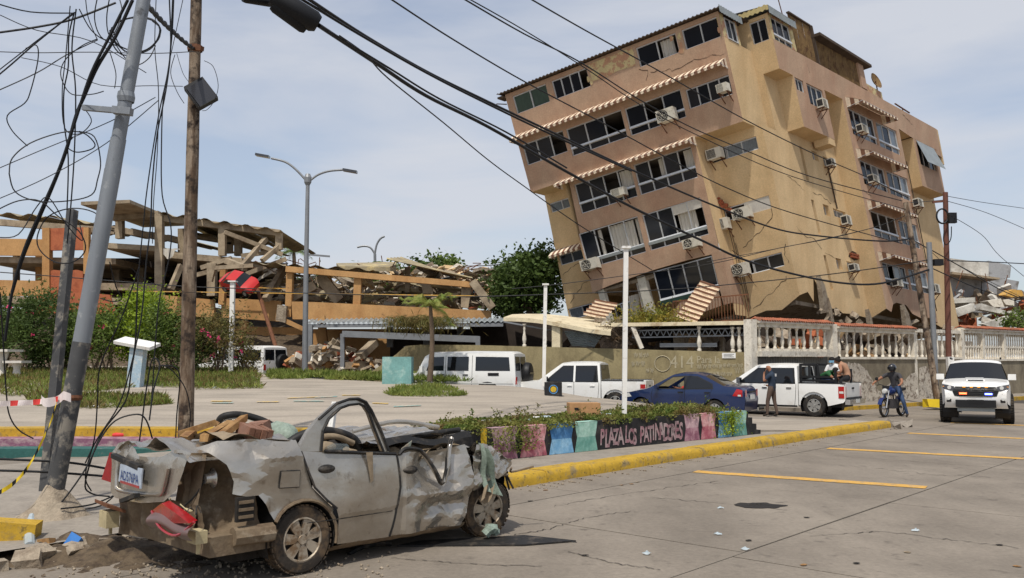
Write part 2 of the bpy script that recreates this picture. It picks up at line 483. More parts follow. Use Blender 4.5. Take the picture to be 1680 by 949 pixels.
# worn painted dashes on the plaza floor
dash = [((344, 660), (378, 660), 'plaza_yellow'), ((420, 661), (456, 661), 'plaza_yellow'), ((470, 655), (520, 653), 'plaza_yellow'), ((516, 654), (552, 652), 'plaza_teal'), ((560, 650), (590, 650), 'plaza_yellow'), ((610, 663), (636, 664), 'plaza_yellow'), ((645, 669), (690, 667), 'plaza_teal'), ((480, 660), (530, 660), 'plaza_teal'), ((345, 663), (380, 663), 'plaza_teal')]
for a, b, mt in dash:
    p, q = GP(*a), GP(*b); n2 = V((0, 0.13, 0)); mb = MB(); e = V((0, 0, 0.012))
    mb.grid(lambda s, t: (lambda X, Y: (X, Y, plaza_z(X, Y) + 0.02))(lerp(p.x, q.x, s), lerp(p.y, q.y, s) + 0.2 * t), 4, 1)
    mb.build('painted_dash', mt, plaza)
# far street behind the plaza: pavement and its own yellow kerb at the wall foot

# cracks across single slabs
for i, pts in enumerate((((842, 878), (900, 868), (960, 850), (1040, 838)), ((1060, 816), (1180, 826), (1300, 838)), ((930, 905), (1010, 925), (1090, 935)), ((1330, 880), (1450, 872), (1560, 886), (1680, 900)), ((1180, 790), (1100, 800), (1000, 815), (900, 832)), ((1400, 765), (1520, 778), (1640, 784)), ((640, 915), (760, 925), (900, 930)))):
    rr = random.Random(i); P = []
    for a, b in zip(pts[:-1], pts[1:]):
        for k in range(14): P.append(G(lerp(a[0], b[0], k / 14) + rr.uniform(-3, 3), lerp(a[1], b[1], k / 14) + rr.uniform(-1.2, 1.2)))
    mb = MB()
    for a, b in zip(P[:-1], P[1:]):
        d = (b - a).normalized(); n_ = V((d.y, -d.x, 0)) * rr.uniform(.002, .008); e = V((0, 0, .003)); mb.quad(a + n_ + e, b + n_ + e, b - n_ + e, a - n_ + e)
    mb.build('crack', 'joint_dark', road)
# ================================================================== THE LEANING APARTMENT BUILDING
M('stucco_pink', lin(186, 156, 130), 0.9, var=0.14, scale=1.1, bump=0.2, bscale=30, col2=lin(170, 132, 108), thr=0.58, soft=0.18, s2=0.9, st=(1, 1, 0.25), col3=lin(206, 170, 140), thr3=0.7, s3=3.5)
M('stucco_beige', lin(216, 187, 143), 0.9, var=0.12, scale=0.9, bump=0.2, bscale=30, col2=lin(198, 166, 121), thr=0.58, soft=0.2, s2=0.8, st=(1.2, 1.2, 0.22), col3=lin(172, 138, 98), thr3=0.72, s3=2.5)
M('stucco_peel', lin(186, 142, 112), 0.9, var=0.15, scale=2, col2=lin(206, 188, 140), thr=0.5, soft=0.03, s2=2.4, col3=lin(128, 96, 70), thr3=0.66, s3=5)
M('alu', lin(205, 206, 206), 0.45, 0.3, var=0.08, bump=0)
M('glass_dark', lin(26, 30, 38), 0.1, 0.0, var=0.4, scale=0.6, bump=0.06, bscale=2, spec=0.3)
M('glass_green', lin(58, 78, 70), 0.2, 0.0, var=0.25, scale=1.5, bump=0.05, bscale=5, spec=0.6, stv=(4, 4, 0.3))
M('glass_curtain', lin(110, 118, 124), 0.15, var=0.4, scale=6, stv=(3, 3, 0.15), bump=0.05, bscale=5, spec=0.6)
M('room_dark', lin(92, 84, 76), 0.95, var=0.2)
M('curtain', lin(222, 216, 204), 0.9, var=0.12, scale=5, stv=(4, 4, 0.2), trans=0.2)
M('awning_cream', lin(232, 214, 188), 0.8, var=0.15, scale=4, col2=lin(190, 164, 134), thr=0.62, s2=6)
M('awning_brown', lin(128, 92, 72), 0.8, var=0.2, scale=4)
M('rust_panel', lin(128, 102, 66), 0.8, var=0.35, scale=3, stv=(5, 5, 0.3), col2=lin(92, 66, 44), thr=0.56, s2=3)
M('sheet_grey', lin(158, 164, 164), 0.55, 0.35, var=0.2, scale=2)
M('sheet_yellow', lin(206, 188, 132), 0.75, var=0.2, scale=3)
M('roof_edge', lin(84, 70, 58), 0.9, var=0.3)
M('brick_red', lin(150, 84, 58), 0.95, var=0.35, scale=8, bump=0.5, bscale=20, bdist=0.03)
M('ac_white', lin(214, 208, 192), 0.6, var=0.1, scale=4, col2=lin(170, 158, 134), thr=0.63, s2=7)
M('ac_dark', lin(52, 50, 48), 0.7, var=0.2)
M('crack', lin(70, 56, 42), 0.95)
M('rust_iron', lin(112, 74, 52), 0.85, 0.2, var=0.35, scale=6)
bO = at(1215, 525, 42)
bL = V((-2940, 1512, -718)).normalized(); bA = V((1495, 1462, -87)).normalized(); bU = V((-.28, -.24, 1)).normalized()
def Bp(u, w, h): return bO + bL * u + bA * w + bU * h
def fm(pl, c):
    if pl == 'L': return lambda x, h, o=0.0: Bp(x, c - o, h)
    if c <= -3: return lambda x, h, o=0.0: Bp(US(x) - o, x, h)      # outer face of the right side, slightly splayed
    return lambda x, h, o=0.0: Bp(c - o, x, h)
def US(w): return -3.2 - .4 * clamp((w - 2.3) / 18.6)
bld = thing('apartment_building', 'pink and beige six storey apartment block leaning over, ground floor crushed', 'building', (bO.x, bO.y, 0))
def rect(x0, x1, h0, h1): return [(x0, h0), (x1, h0), (x1, h1), (x0, h1)]
def wallp(pl, c, outline, mat, holes=(), reveal=0.16, name='wall', step=1.6, revmat=None):
    f = fm(pl, c); mb = MB()
    panel(mb, outline, lambda x, h: f(x, h), holes, step)
    for hl in holes:
        for i in range(len(hl)):
            a, b = hl[i], hl[(i + 1) % len(hl)]
            mb.quad(f(*a), f(*b), f(b[0], b[1], -reveal), f(a[0], a[1], -reveal))
    return mb.build(name, mat, bld)
def window(pl, c, x0, x1, h0, h1, cols=2, tier=None, panes=None, curt=None, mat='glass_dark', inset=0.09, depth=1.3, t=0.045, room=True, sash=True):
    """frame with panes; panes: list of column numbers that are glazed (None: all)"""
    f = fm(pl, c); mb = MB(); s = 1 if x1 > x0 else -1
    def b(xa, ha, xb, hb, tt=t): 
        p, q = f(xa, ha, -inset), f(xb, hb, -inset); mb.bar(p, q, tt, tt * 1.3, up=bA if pl == 'L' else bL)
    e = t / 2 * s
    for xx in (x0 + e, x1 - e): b(xx, h0, xx, h1)
    for hh in (h0 + t / 2, h1 - t / 2): b(x0, hh, x1, hh)
    xs_ = [x0 + (x1 - x0) * i / cols for i in range(cols + 1)]
    for xx in xs_[1:-1]: b(xx, h0, xx, h1)
    if tier: b(x0, tier, x1, tier, 0.1)
    if not sash: mb = MB(); b(x0, h0, x0 + 0.01 * s, h0 + 0.01, 0.02)
    w = mb.build('window', 'alu', bld)
    hs = [(h0, tier), (tier, h1)] if tier else [(h0, h1)]
    for i in range(cols):
        for k, (a, d) in enumerate(hs):
            if panes is not None and (i, k) not in panes and i not in panes: continue
            o_ = -inset - 0.012 - 0.02 * (i % 2); g = 0.012 * s
            tl = random.uniform(-0.012, 0.012)
            q = MB().quad(f(xs_[i] + g, a + .01, o_ + tl), f(xs_[i + 1] - g, a + .01, o_ - tl), f(xs_[i + 1] - g, d - .01, o_ - tl), f(xs_[i] + g, d - .01, o_ + tl))
            mt = mat if isinstance(mat, str) else mat[i % len(mat)]
            q.build('pane', mt, w)
    if curt:
        for (ca, cb, ch) in curt:
            q = MB(); n = max(6, int(abs(cb - ca) / 0.05))
            q.grid(lambda a, d: f(lerp(ca, cb, a), lerp(h0 + 0.03 + ch, h1 - 0.03, d), -inset - 0.2 - 0.05 * math.sin(a * n * 1.7) * (1.2 - d * 0.6)), n * 2, 2)
            q.build('curtain', 'curtain', w, 60)
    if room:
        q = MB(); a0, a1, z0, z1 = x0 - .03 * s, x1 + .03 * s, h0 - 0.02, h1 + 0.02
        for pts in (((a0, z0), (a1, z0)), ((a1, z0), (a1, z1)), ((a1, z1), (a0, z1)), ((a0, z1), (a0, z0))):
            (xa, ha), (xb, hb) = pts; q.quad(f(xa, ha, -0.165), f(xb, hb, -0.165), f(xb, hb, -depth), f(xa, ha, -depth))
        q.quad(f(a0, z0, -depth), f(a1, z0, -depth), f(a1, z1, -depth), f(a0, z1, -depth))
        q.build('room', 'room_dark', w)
    return w
def awning(pl, c, x0, x1, h, out=0.75, drop=0.42, stripe=0.17, sag=0.0, side=None, val=0.12):
    f = fm(pl, c); mb = MB(); n = int(abs(x1 - x0) / stripe); 
    for i in range(n):
        xa, xb = lerp(x0, x1, i / n), lerp(x0, x1, (i + 1) / n); xm = (xa + xb) / 2; sg = sag * math.sin(math.pi * (i + .5) / n)
        prof = [(0.01, h), (out * .5, h - drop * .42 - sg), (out, h - drop - sg)]
        for (o0, h0_), (o1, h1_) in zip(prof[:-1], prof[1:]):
            mb.quad(f(xa, h0_, o0), f(xb, h0_, o0), f(xb, h1_, o1), f(xa, h1_, o1), i % 2)
        mb.add([f(xa, h - drop - sg, out), f(xb, h - drop - sg, out), f(xb, h - drop - val * .8 - sg, out - .015), f(xm, h - drop - val * 1.15 - sg, out + .01), f(xa, h - drop - val * .8 - sg, out - .015)], [(0, 1, 2, 3, 4)], i % 2)
    for xx in (x0, x1):
        k = 4
        for i in range(k):
            o0, o1 = out * i / k, out * (i + 1) / k
            mb.quad(f(xx, h - drop * o0 / out, o0), f(xx, h - drop * o1 / out, o1), f(xx, h - drop - val, o1), f(xx, h - drop - val, o0), i % 2)
    a = mb.build('awning', ['awning_cream', 'awning_brown'], bld)
    q = MB(); q.tube([f(x0, h - drop, out - .02), f(x1, h - drop, out - .02)], 0.015, 5)
    for xx in (x0, x1): q.tube([f(xx, h - drop - .1, 0), f(xx, h - drop, out - .02)], 0.012, 5)
    q.build('awning_rod', 'alu', a); return a
Wd = rect
# --- upper overhanging block (two storeys)
row1 = [(8.38, 6.52, 12.77, 13.68), (6.22, 4.34, 12.77, 13.68), (1.84, -0.1, 12.77, 13.68), (-0.38, -2.05, 12.77, 13.68)]
row2 = [(8.55, 6.28, 10.22, 11.3), (6.12, 3.2, 9.92, 11.28), (3.04, 0.28, 9.92, 11.24), (0.06, -1.98, 10.2, 11.1)]
wallp('L', 0, rect(8.72, -2.15, 8.9, 13.86), 'stucco_pink', [rect(*r) for r in row1 + row2])
mb = MB(); f = fm('L', 0)
panel(mb, [(4.2, 12.95), (3.5, 12.9), (2.9, 12.98), (2.0, 12.92), (1.95, 13.75), (4.2, 13.75)], lambda x, h: f(x, h, 0.012), (), 0.8)
mb.build('peeling_plaster', 'stucco_peel', bld)
for i in range(9):
    rr = random.Random(i); x = rr.choice([6.4, 4.27, 0.1, -0.22, 2.0, -2.1, 4.3, 6.35]) + rr.uniform(-.1, .1); h = rr.uniform(12.65, 13.7)
    q = MB(); poly = [(x + math.cos(a) * rr.uniform(.06, .16), h + math.sin(a) * rr.uniform(.05, .22)) for a in [k * 1.05 for k in range(6)]]
    q.add([f(px, pz, 0.015) for px, pz in poly], [list(range(6))]); q.build('plaster_patch', 'stucco_peel', bld)
window('L', 0, *row1[0], 2, mat='glass_green'); window('L', 0, *row1[1], 4, panes=[0, 1, 2]); window('L', 0, *row1[2], 2, panes=[0], curt=[(0.8, 0.2, 0)]); window('L', 0, *row1[3], 2)
window('L', 0, *row2[0], 3, mat='glass_dark', panes=[0, 1]); window('L', 0, *row2[1], 3, tier=10.3, panes=[0, 1, (2, 0)], depth=2.2); window('L', 0, *row2[2], 3, tier=10.3, panes=[0, 2, (1, 0)], depth=2.2); window('L', 0, *row2[3], 4)
awning('L', 0, 8.72, -2.02, 11.82, 0.62, 0.38, 0.15)
# right side of that block, its underside, roof slab with corrugated edge
wallp('R', -2.15, rect(0.0, 2.3, 8.9, 12.72), 'stucco_beige')
mb = MB(); mb.quad(Bp(8.72, 0, 8.9), Bp(-2.15, 0, 8.9), Bp(-2.15, 1.3, 8.9), Bp(8.72, 1.3, 8.9)); mb.build('soffit', 'stucco_beige', bld)
q = MB()
for i in range(1): q.obox(Bp(-2.15, 0.05, 12.72), bL * 0.16, bA * 0.3, bU * 1.1)
q.obox(Bp(-2.15, 1.25, 12.72), bL * 0.14, bA * 0.2, bU * 1.1); q.build('corner_post', 'stucco_peel', bld)
window('R', -2.15, 0.36, 1.24, 12.74, 13.7, 2, inset=0.0, room=False)
wallp('R', 8.72, rect(0.0, 16, 8.9, 13.8), 'stucco_pink')
mb = MB()
mb.grid(lambda a, d: Bp(lerp(8.95, -2.35, a), lerp(-0.28, 2.3, d), 13.9 + 0.12 * d + 0.03 * math.sin(a * 360)), 180, 2)
mb.grid(lambda a, d: Bp(lerp(8.95, -2.35, a), -0.28, 13.9 - 0.05 * d + 0.03 * math.sin(a * 360)), 180, 1)
mb.build('roof_sheet', 'roof_edge', bld)
mb = MB(); mb.grid(lambda a, d: Bp(-2.36 - 0.02 * math.sin(a * 60), lerp(-0.3, 1.6, a), 13.98 - 0.32 * d), 40, 1); mb.build('fascia_sheet', 'sheet_grey', bld)
q = MB(); q.obox(Bp(8.72, -0.2, 13.7), bL * 0.3, bA * 0.5, bU * 0.08); q.tube([Bp(8.75, 0, 13.4), Bp(9.2, -0.1, 13.55), Bp(9.3, -0.1, 13.35)], .03, 5); q.build('gutter', 'roof_edge', bld)
# --- bay below (rows 3 and 4)
row3 = [(6.42, 3.42, 7.1, 8.6), (3.28, 0.4, 7.1, 8.6)]; row4 = [(6.84, 3.68, 4.38, 6.2), (3.46, 0.52, 4.38, 6.18)]
wallp('L', 0, [(6.9, 3.1), (6.0, 3.25), (3.7, 3.42), (2.0, 3.45), (0.2, 3.4), (0.15, 8.9), (6.6, 8.9)], 'stucco_pink', [rect(*r) for r in row3 + row4])
wallp('R', 0.18, rect(0.0, 1.0, 0.3, 8.9), 'stucco_beige')
wallp('R', 6.88, rect(0.0, 1.0, 3.1, 8.9), 'stucco_beige')
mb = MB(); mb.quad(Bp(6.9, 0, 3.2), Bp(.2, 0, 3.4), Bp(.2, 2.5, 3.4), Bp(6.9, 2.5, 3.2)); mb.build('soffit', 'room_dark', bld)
window('L', 0, *row3[0], 4, tier=7.62, curt=[(4.2, 3.5, 0)], panes=[0, 1, (2, 0), (3, 0)]); window('L', 0, *row3[1], 4, tier=7.62, curt=[(2.2, 1.7, 0), (0.95, 0.45, 0)], panes=[0, 2, (1, 0), (3, 0)])
awning('L', 0, 7.0, 0.12, 8.98, 0.7, 0.36, 0.15)
window('L', 0, *row4[0], 4, tier=4.78, panes=[0, (1, 0), (2, 0), (3, 0)], curt=[(5.4, 4.1, 0.1), (6.0, 5.8, 0.2), (4.0, 3.75, 0.1)], depth=1.9)
window('L', 0, *row4[1], 4, tier=4.8, panes=[0, 1, (2, 0), (3, 0)], curt=[(1.9, 1.05, -0.02)], depth=1.9)
f = fm('L', 0); mb = MB(); mb.quad(f(1.98, 5.72, -.08), f(.55, 5.72, -.08), f(.55, 6.16, -.08), f(1.98, 6.16, -.08)); mb.build('blind', 'curtain', bld)
for r in row4:
    mb = MB(); mb.obox(f(r[0], r[2] + .26, 0.02), bL * (r[1] - r[0]), bA * 0.03, bU * 0.14); mb.build('sill_rail', 'sheet_grey', bld)
# row 5: torn open
mb = MB(); mb.obox(f(0.62, .9, 0.0), bL * -0.45, bA * 1.0, bU * 2.55); mb.build('wall', 'stucco_pink', bld)
w5 = window('L', 0, 3.62, 0.66, 1.62, 3.36, 4, tier=1.9, room=False)
mb = MB(); mb.obox(f(3.62, 1.62, 0.03), bL * -2.96, bA * 0.04, bU * 0.2); mb.build('sill_rail', 'glass_green', bld)
wallp('L', 0, [(3.3, .6), (0.7, 0.9), (0.7, 1.6), (2.6, 1.58), (3.1, 1.2)], 'stucco_pink')
q = MB()
for (xa, xb, ha, hb) in ((6.7, 6.4, 1.6, 3.2), (4.55, 4.15, 1.0, 3.35)): q.obox(f(xa, ha, -.15), bL * (xb - xa), bA * .25, bU * (hb - ha))
q.build('column', 'ac_white', bld)
q = MB(); q.quad(f(6.9, .4, -2.4), f(.6, .6, -2.4), f(.6, 3.5, -2.4), f(6.9, 3.3, -2.4)); q.quad(f(6.9, .5, 0), f(.6, .9, 0), f(.6, .9, -2.4), f(6.9, .5, -2.4)); q.obox(f(6.2, .6, -1.2), bL * -1.5, bA * .1, bU * 1.6); q.build('room', 'stucco_beige', bld)
q = MB(); q.grid(lambda a, d: f(lerp(4.75, 4.35, a), lerp(1.3, 3.2, d), -.3 - .05 * math.sin(a * 14)), 12, 2); q.build('curtain', 'curtain', bld, 60)
q = MB(); q.grid(lambda a, d: f(lerp(5.4, 4.9, a) + .25 * (1 - d), lerp(1.1, 2.6, d), -.5 - .05 * math.sin(a * 14)), 12, 2); q.build('curtain', 'curtain', bld, 60)
window('L', 0, 6.4, 5.3, 1.5, 2.4, 3, panes=[0, 2], inset=.7, room=False)
# --- beige walls set back beside the bay
sb = [(0.1, -2.1, 7.86, 8.46), (0.1, -2.08, 5.04, 5.66), (0.25, -2.08, 2.25, 2.92)]
wallp('L', 1.0, [(0.2, 0.2), (-0.8, 0.35), (-1.5, 0.2), (-2.45, 0.7), (-2.45, 8.9), (0.2, 8.9)], 'stucco_beige', [rect(*r) for r in sb])
window('L', 1.0, -0.62, -2.1, 7.86, 8.46, 2, mat='glass_curtain'); window('L', 1.0, 0.1, -0.6, 7.86, 8.46, 1, panes=[]); window('L', 1.0, 0.1, -0.9, 5.04, 5.66, 1, panes=[])
mb = MB(); f1 = fm('L', 1.0); mb.quad(f1(-.9, 5.04, -.03), f1(-2.08, 5.04, -.03), f1(-2.08, 5.66, -.03), f1(-.9, 5.66, -.03)); mb.build('blind', 'curtain', bld)
window('L', 1.0, -0.65, -2.08, 2.25, 2.92, 2); window('L', 1.0, 0.25, -0.65, 2.25, 2.92, 1, panes=[])
lb = [(8.6, 7.3, 7.95, 8.45), (8.85, 7.45, 5.2, 5.75), (9.1, 7.6, 2.3, 2.9)]
wallp('L', 1.0, [(9.25, 1.2), (6.88, 1.2), (6.88, 8.9), (8.72, 8.9)], 'stucco_beige', [rect(*r) for r in lb])
window('L', 1.0, *lb[0], 2, mat='glass_curtain'); window('L', 1.0, *lb[1], 2); window('L', 1.0, *lb[2], 2, mat=['glass_curtain', 'glass_dark'])
awning('L', 1.0, 9.05, 7.25, 6.05, 0.5, 0.35, 0.15)
mb = MB(); mb.quad(Bp(9.25, 1, 1.2), Bp(8.72, 1, 8.9), Bp(8.72, 16, 8.9), Bp(9.25, 16, 1.2)); mb.build('wall', 'stucco_beige', bld)
# --- right side: stair wall with slits
slits = [(4.4, 4.68, 6.9, 8.62), (4.42, 4.7, 4.2, 5.94), (4.45, 4.73, 1.34, 3.12)]
sw = [(5.66, 6.28, 8.2, 8.66), (5.62, 6.24, 5.36, 5.92), (5.74, 6.34, 2.56, 3.14)]; sw2 = [(6.8, 8.1, 8.12, 8.6), (6.7, 8.1, 5.46, 5.88), (6.95, 8.2, 2.6, 3.12)]
wallp('R', -2.45, [(1.0, 0.7), (1.9, 0.95), (2.3, 0.5), (2.55, 1.1), (2.8, 1.75), (3.0, 1.5), (3.15, 1.0), (3.5, .45), (4.2, .3), (4.6, .4), (5.2, .15), (6.4, .2), (8.38, 0.1), (8.38, 12.0), (2.3, 12.0), (2.3, 8.9), (1.0, 8.9)], 'stucco_beige', [rect(*r) for r in slits + sw + sw2], reveal=0.3, step=1.2)
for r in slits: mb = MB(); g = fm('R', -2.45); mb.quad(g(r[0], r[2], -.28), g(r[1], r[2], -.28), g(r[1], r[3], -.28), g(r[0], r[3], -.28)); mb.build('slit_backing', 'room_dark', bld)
for r in sw: window('R', -2.45, *r, 1, inset=0.2, depth=0.9)
for r in sw2: window('R', -2.45, *r, 2, inset=0.15, depth=0.9, mat='glass_curtain')
# outer face of the right side: roof band, projecting box, window bay
rw = [(8.8, 11.7, 9.88, 11.28), (11.9, 14.5, 9.88, 11.28), (8.9, 11.8, 7.28, 8.6), (12.0, 14.7, 7.28, 8.6), (8.9, 12.0, 4.5, 5.9), (12.2, 14.7, 4.5, 5.9), (9.0, 12.0, 1.82, 3.1), (12.2, 14.75, 1.82, 3.1)]
bx = [(3.62, 4.42, 10.9, 11.5), (4.7, 6.3, 10.48, 11.5)]
wallp('R', -3.5, [(2.3, 11.55), (3.5, 11.55), (3.5, 9.1), (6.52, 9.1), (6.52, 11.6), (8.38, 11.6), (8.38, .45), (8.9, .3), (9.3, .75), (9.8, .9), (11, .85), (11.6, .4), (12.8, .2), (13.9, .35), (14.9, .1), (14.9, 11.5), (20.65, 11.0), (20.65, 12.75), (2.3, 12.92)], 'stucco_pink', [rect(*r) for r in rw + bx])
window('R', -3.5, *bx[0], 2); window('R', -3.5, *bx[1], 3)
wallp('L', 3.5, rect(-2.4, US(3.5), 9.1, 11.6), 'stucco_beige'); wallp('L', 6.52, rect(-2.4, US(6.52), 9.1, 11.6), 'stucco_beige'); wallp('L', 8.38, [(-2.45, .1), (US(8.38), .45), (US(8.38), 12.9), (-2.45, 12.9)], 'stucco_beige')
q4 = lambda a, b, h, u=-2.4: MB().quad(Bp(u, a, h), Bp(US(a), a, h), Bp(US(b), b, h), Bp(u, b, h)).build('soffit', 'stucco_beige', bld)
q4(3.5, 6.52, 9.1); q4(2.3, 3.5, 11.55, -2.0); q4(6.52, 8.38, 11.6); MB().obox(Bp(US(6), 5.8, 8.75), bL * .7, bA * .68, bU * .34).build('corbel', 'stucco_beige', bld)
wallp('L', 2.3, rect(-1.4, -2.46, 8.9, 11.55), 'stucco_beige'); wallp('L', 2.3, rect(-1.4, US(2.3), 11.55, 14.1), 'stucco_beige', [rect(-2.3, -3.05, 12.95, 13.95)])
window('L', 2.3, -2.3, -3.05, 12.95, 13.95, 2)
wallp('R', -3.5, rect(2.3, 4.45, 12.92, 14.15), 'stucco_peel', [rect(2.5, 4.22, 12.94, 14.05)]); window('R', -3.5, 2.5, 4.22, 12.94, 14.05, 3, tier=13.25)
mb = MB(); mb.grid(lambda a, d: Bp(lerp(-3.4, -1.6, d), lerp(2.05, 4.6, a), 14.3 + .2 * d + .02 * math.sin(a * 90)), 60, 2); mb.grid(lambda a, d: Bp(-3.4, lerp(2.05, 4.6, a), 14.3 - .34 * d) + bL * (.02 * math.sin(a * 90)), 60, 1); mb.build('roof_sheet', 'sheet_grey', bld)
mb = MB(); mb.grid(lambda a, d: Bp(lerp(-1.6, -3.4, a), 2.03, 14.34 - .22 * d + .03 * math.sin(a * 50)), 40, 1); mb.build('fascia_sheet', 'sheet_yellow', bld)
for k in range(3):
    a0 = 4.5 + k * .69; mb = MB(); mb.grid(lambda a, d: Bp(US(a0) + .1 - .025 * math.sin(a * 32), lerp(a0, a0 + .685, a), lerp(12.85, 14.78, d)), 24, 1); mb.build('metal_panel', 'rust_panel', bld)
mb = MB(); mb.obox(Bp(US(5), 4.48, 14.78), bL * .14, bA * 2.12, bU * .07); mb.obox(Bp(US(6.5) - .01, 6.56, 12.9), bL * .25, bA * .14, bU * 1.9); mb.build('panel_frame', 'roof_edge', bld)
for k in range(5):
    a0 = 6.7 + k * .89; mb = MB(); mb.grid(lambda a, d: Bp(US(a0) + .1 - .025 * math.sin(a * 45), lerp(a0, a0 + .885, a), lerp(12.85, 14.2, d)), 30, 1); mb.build('metal_panel', 'rust_panel', bld)
mb = MB(); mb.obox(Bp(-3.62, 6.55, 14.2), bL * 1.8, bA * 5.8, bU * .14); mb.build('terrace_roof', 'roof_edge', bld)
mb = MB(); mb.obox(Bp(US(11.4) - .004, 11.16, 12.9), bL * .35, bA * .6, bU * 1.3); mb.build('corner_post', 'stucco_pink', bld)
for i, r in enumerate(rw):
    if i == 4: window('R', -3.5, *r, 3, tier=r[2] + .4, panes=[(0, 0), (1, 0), (2, 0)], depth=1.6); continue
    window('R', -3.5, *r, 4 if i % 2 == 0 else 3, tier=r[2] + .38, mat=['glass_dark', 'glass_dark', 'glass_curtain', 'glass_dark'] if i not in (1,) else ['glass_curtain', 'glass_dark'], panes=[0, 1, 2, 3] if i != 6 else [0, 2, 3])
for (h, b) in ((11.78, 12.8), (9.12, 12.8), (6.38, 12.8), (3.62, 13.0)): awning('R', -3.5, 8.72, b, h, .8, .42, .19, sag=.04)
wallp('L', 16.7, rect(-2.75, US(16.7), 8.55, 11.4), 'stucco_beige'); wallp('R', -3.5, rect(16.7, 20.0, 8.55, 11.35), 'stucco_pink', [rect(17.1, 19.4, 9.9, 11.2)]); window('R', -3.5, 17.1, 19.4, 9.9, 11.2, 3)
mb = MB(); g = fm('R', -3.5); mb.quad(g(17.0, 9.9, .42), g(19.5, 9.9, .46), g(19.5, 11.3, .03), g(17.0, 11.3, .03)); mb.build('shutter', 'sheet_grey', bld)
q4(16.7, 20.0, 8.55, -2.75); q4(14.9, 16.7, 11.45, -2.75)
wallp('R', -2.75, [(14.9, .1), (16, .5), (17.5, .2), (20.6, .4), (20.6, 11.3), (14.9, 11.3)], 'stucco_beige')
mb = MB(); mb.quad(Bp(US(14.9), 14.9, .1), Bp(-2.75, 14.9, .1), Bp(-2.75, 14.9, 11.4), Bp(US(14.9), 14.9, 11.4)); mb.build('wall', 'stucco_beige', bld)
mb = MB(); mb.quad(Bp(-2.75, 20.6, .2), Bp(8, 20.6, .2), Bp(8, 20.6, 12.7), Bp(-2.75, 20.6, 12.7)); mb.obox(Bp(US(20.6), 20.65, 10.6), bL * .9, bA * .2, bU * 2.13); mb.build('wall', 'stucco_beige', bld)
mb = MB(); mb.quad(Bp(-1.9, 2.35, 12.6), Bp(-3.1, 2.35, 12.6), Bp(-3.4, 20.5, 12.5), Bp(8.6, 20.5, 12.5)); mb.quad(Bp(8.6, 20.5, 12.5), Bp(8.6, 0.1, 12.71), Bp(-2.0, 0.1, 12.71), Bp(-1.9, 2.35, 12.6)); mb.build('roof', 'roof_edge', bld)
mb = MB(); mb.obox(Bp(US(12) + .05, 11.85, 12.8), bL * .25, bA * 1.9, bU * .5); mb.build('parapet', 'stucco_peel', bld)
# inner floor slabs seen where walls are torn away
for h in (0.55, 3.3):
    mb = MB(); mb.obox(Bp(6.8, .2 if h > 1 else 1.2, h - .2), bL * (-6.5 if h > 1 else -8.9), bA * (5 if h > 1 else 19), bU * .2); mb.build('floor_slab', 'broken_concrete', bld)
# crushed ground storey: dark gap and splintered stumps
mb = MB()
for i in range(22):
    mb = MB(); rr = random.Random(100 + i); w_ = rr.uniform(1, 20); u_ = -2.4 - rr.uniform(0, .6) - (.7 if w_ > 8 else 0); mb.rock(Bp(u_, w_, rr.uniform(-.7, .05)), (rr.uniform(.2, .7), rr.uniform(.2, .6), rr.uniform(.1, .35)), 200 + i, jag=.55)
    mb.build('rubble_chunk', 'broken_concrete', bld)
for i, (w_, h_, s_) in enumerate(((2.6, .9, .9), (3.0, -.2, .5), (7.4, -.4, .6), (9.5, -.2, 1.2))):
    mb = MB(); u_ = -2.5 if w_ < 7.5 else -3.45; mb.prism([Bp(u_, w_, h_ - 1.0), Bp(u_, w_ + s_ * .8, h_ - .9), Bp(u_ - .1, w_ + s_ * .5, h_ + .4), Bp(u_ - .1, w_ + .15, h_ + .9)], -bL * .2); mb.build('wall_shard', 'broken_concrete', bld)
# exposed brick at torn corners
mb = MB(); bi = 0
for i in range(7):
    for j in range(4):
        rr = random.Random(i * 9 + j)
        if rr.random() < .35: continue
        q = MB(); q.obox(Bp(0.28 - i * .1 - j * .03, .93, 6.1 - i * .13 - j * .1 + rr.uniform(-.02, .02)), bL * -.2, bA * -.1, bU * .08); q.build('brick', 'brick_red', bld)
for i in range(6):
    rr = random.Random(60 + i); q = MB(); q.obox(Bp(-2.5 + .02, 7.4 + (i % 3) * .3 + rr.uniform(0, .1), 3.5 - (i // 3) * .14), bL * -.1, bA * .26, bU * .1); q.build('brick', 'brick_red', bld)
mb = MB(); panel(mb, [(7.3, 3.4), (7.9, 3.25), (8.36, 3.35), (8.36, 3.75), (7.9, 3.78), (7.5, 3.6)], lambda x, h: fm('R', -2.45)(x, h, .012), (), .5); mb.build('plaster_hole', 'crack', bld)
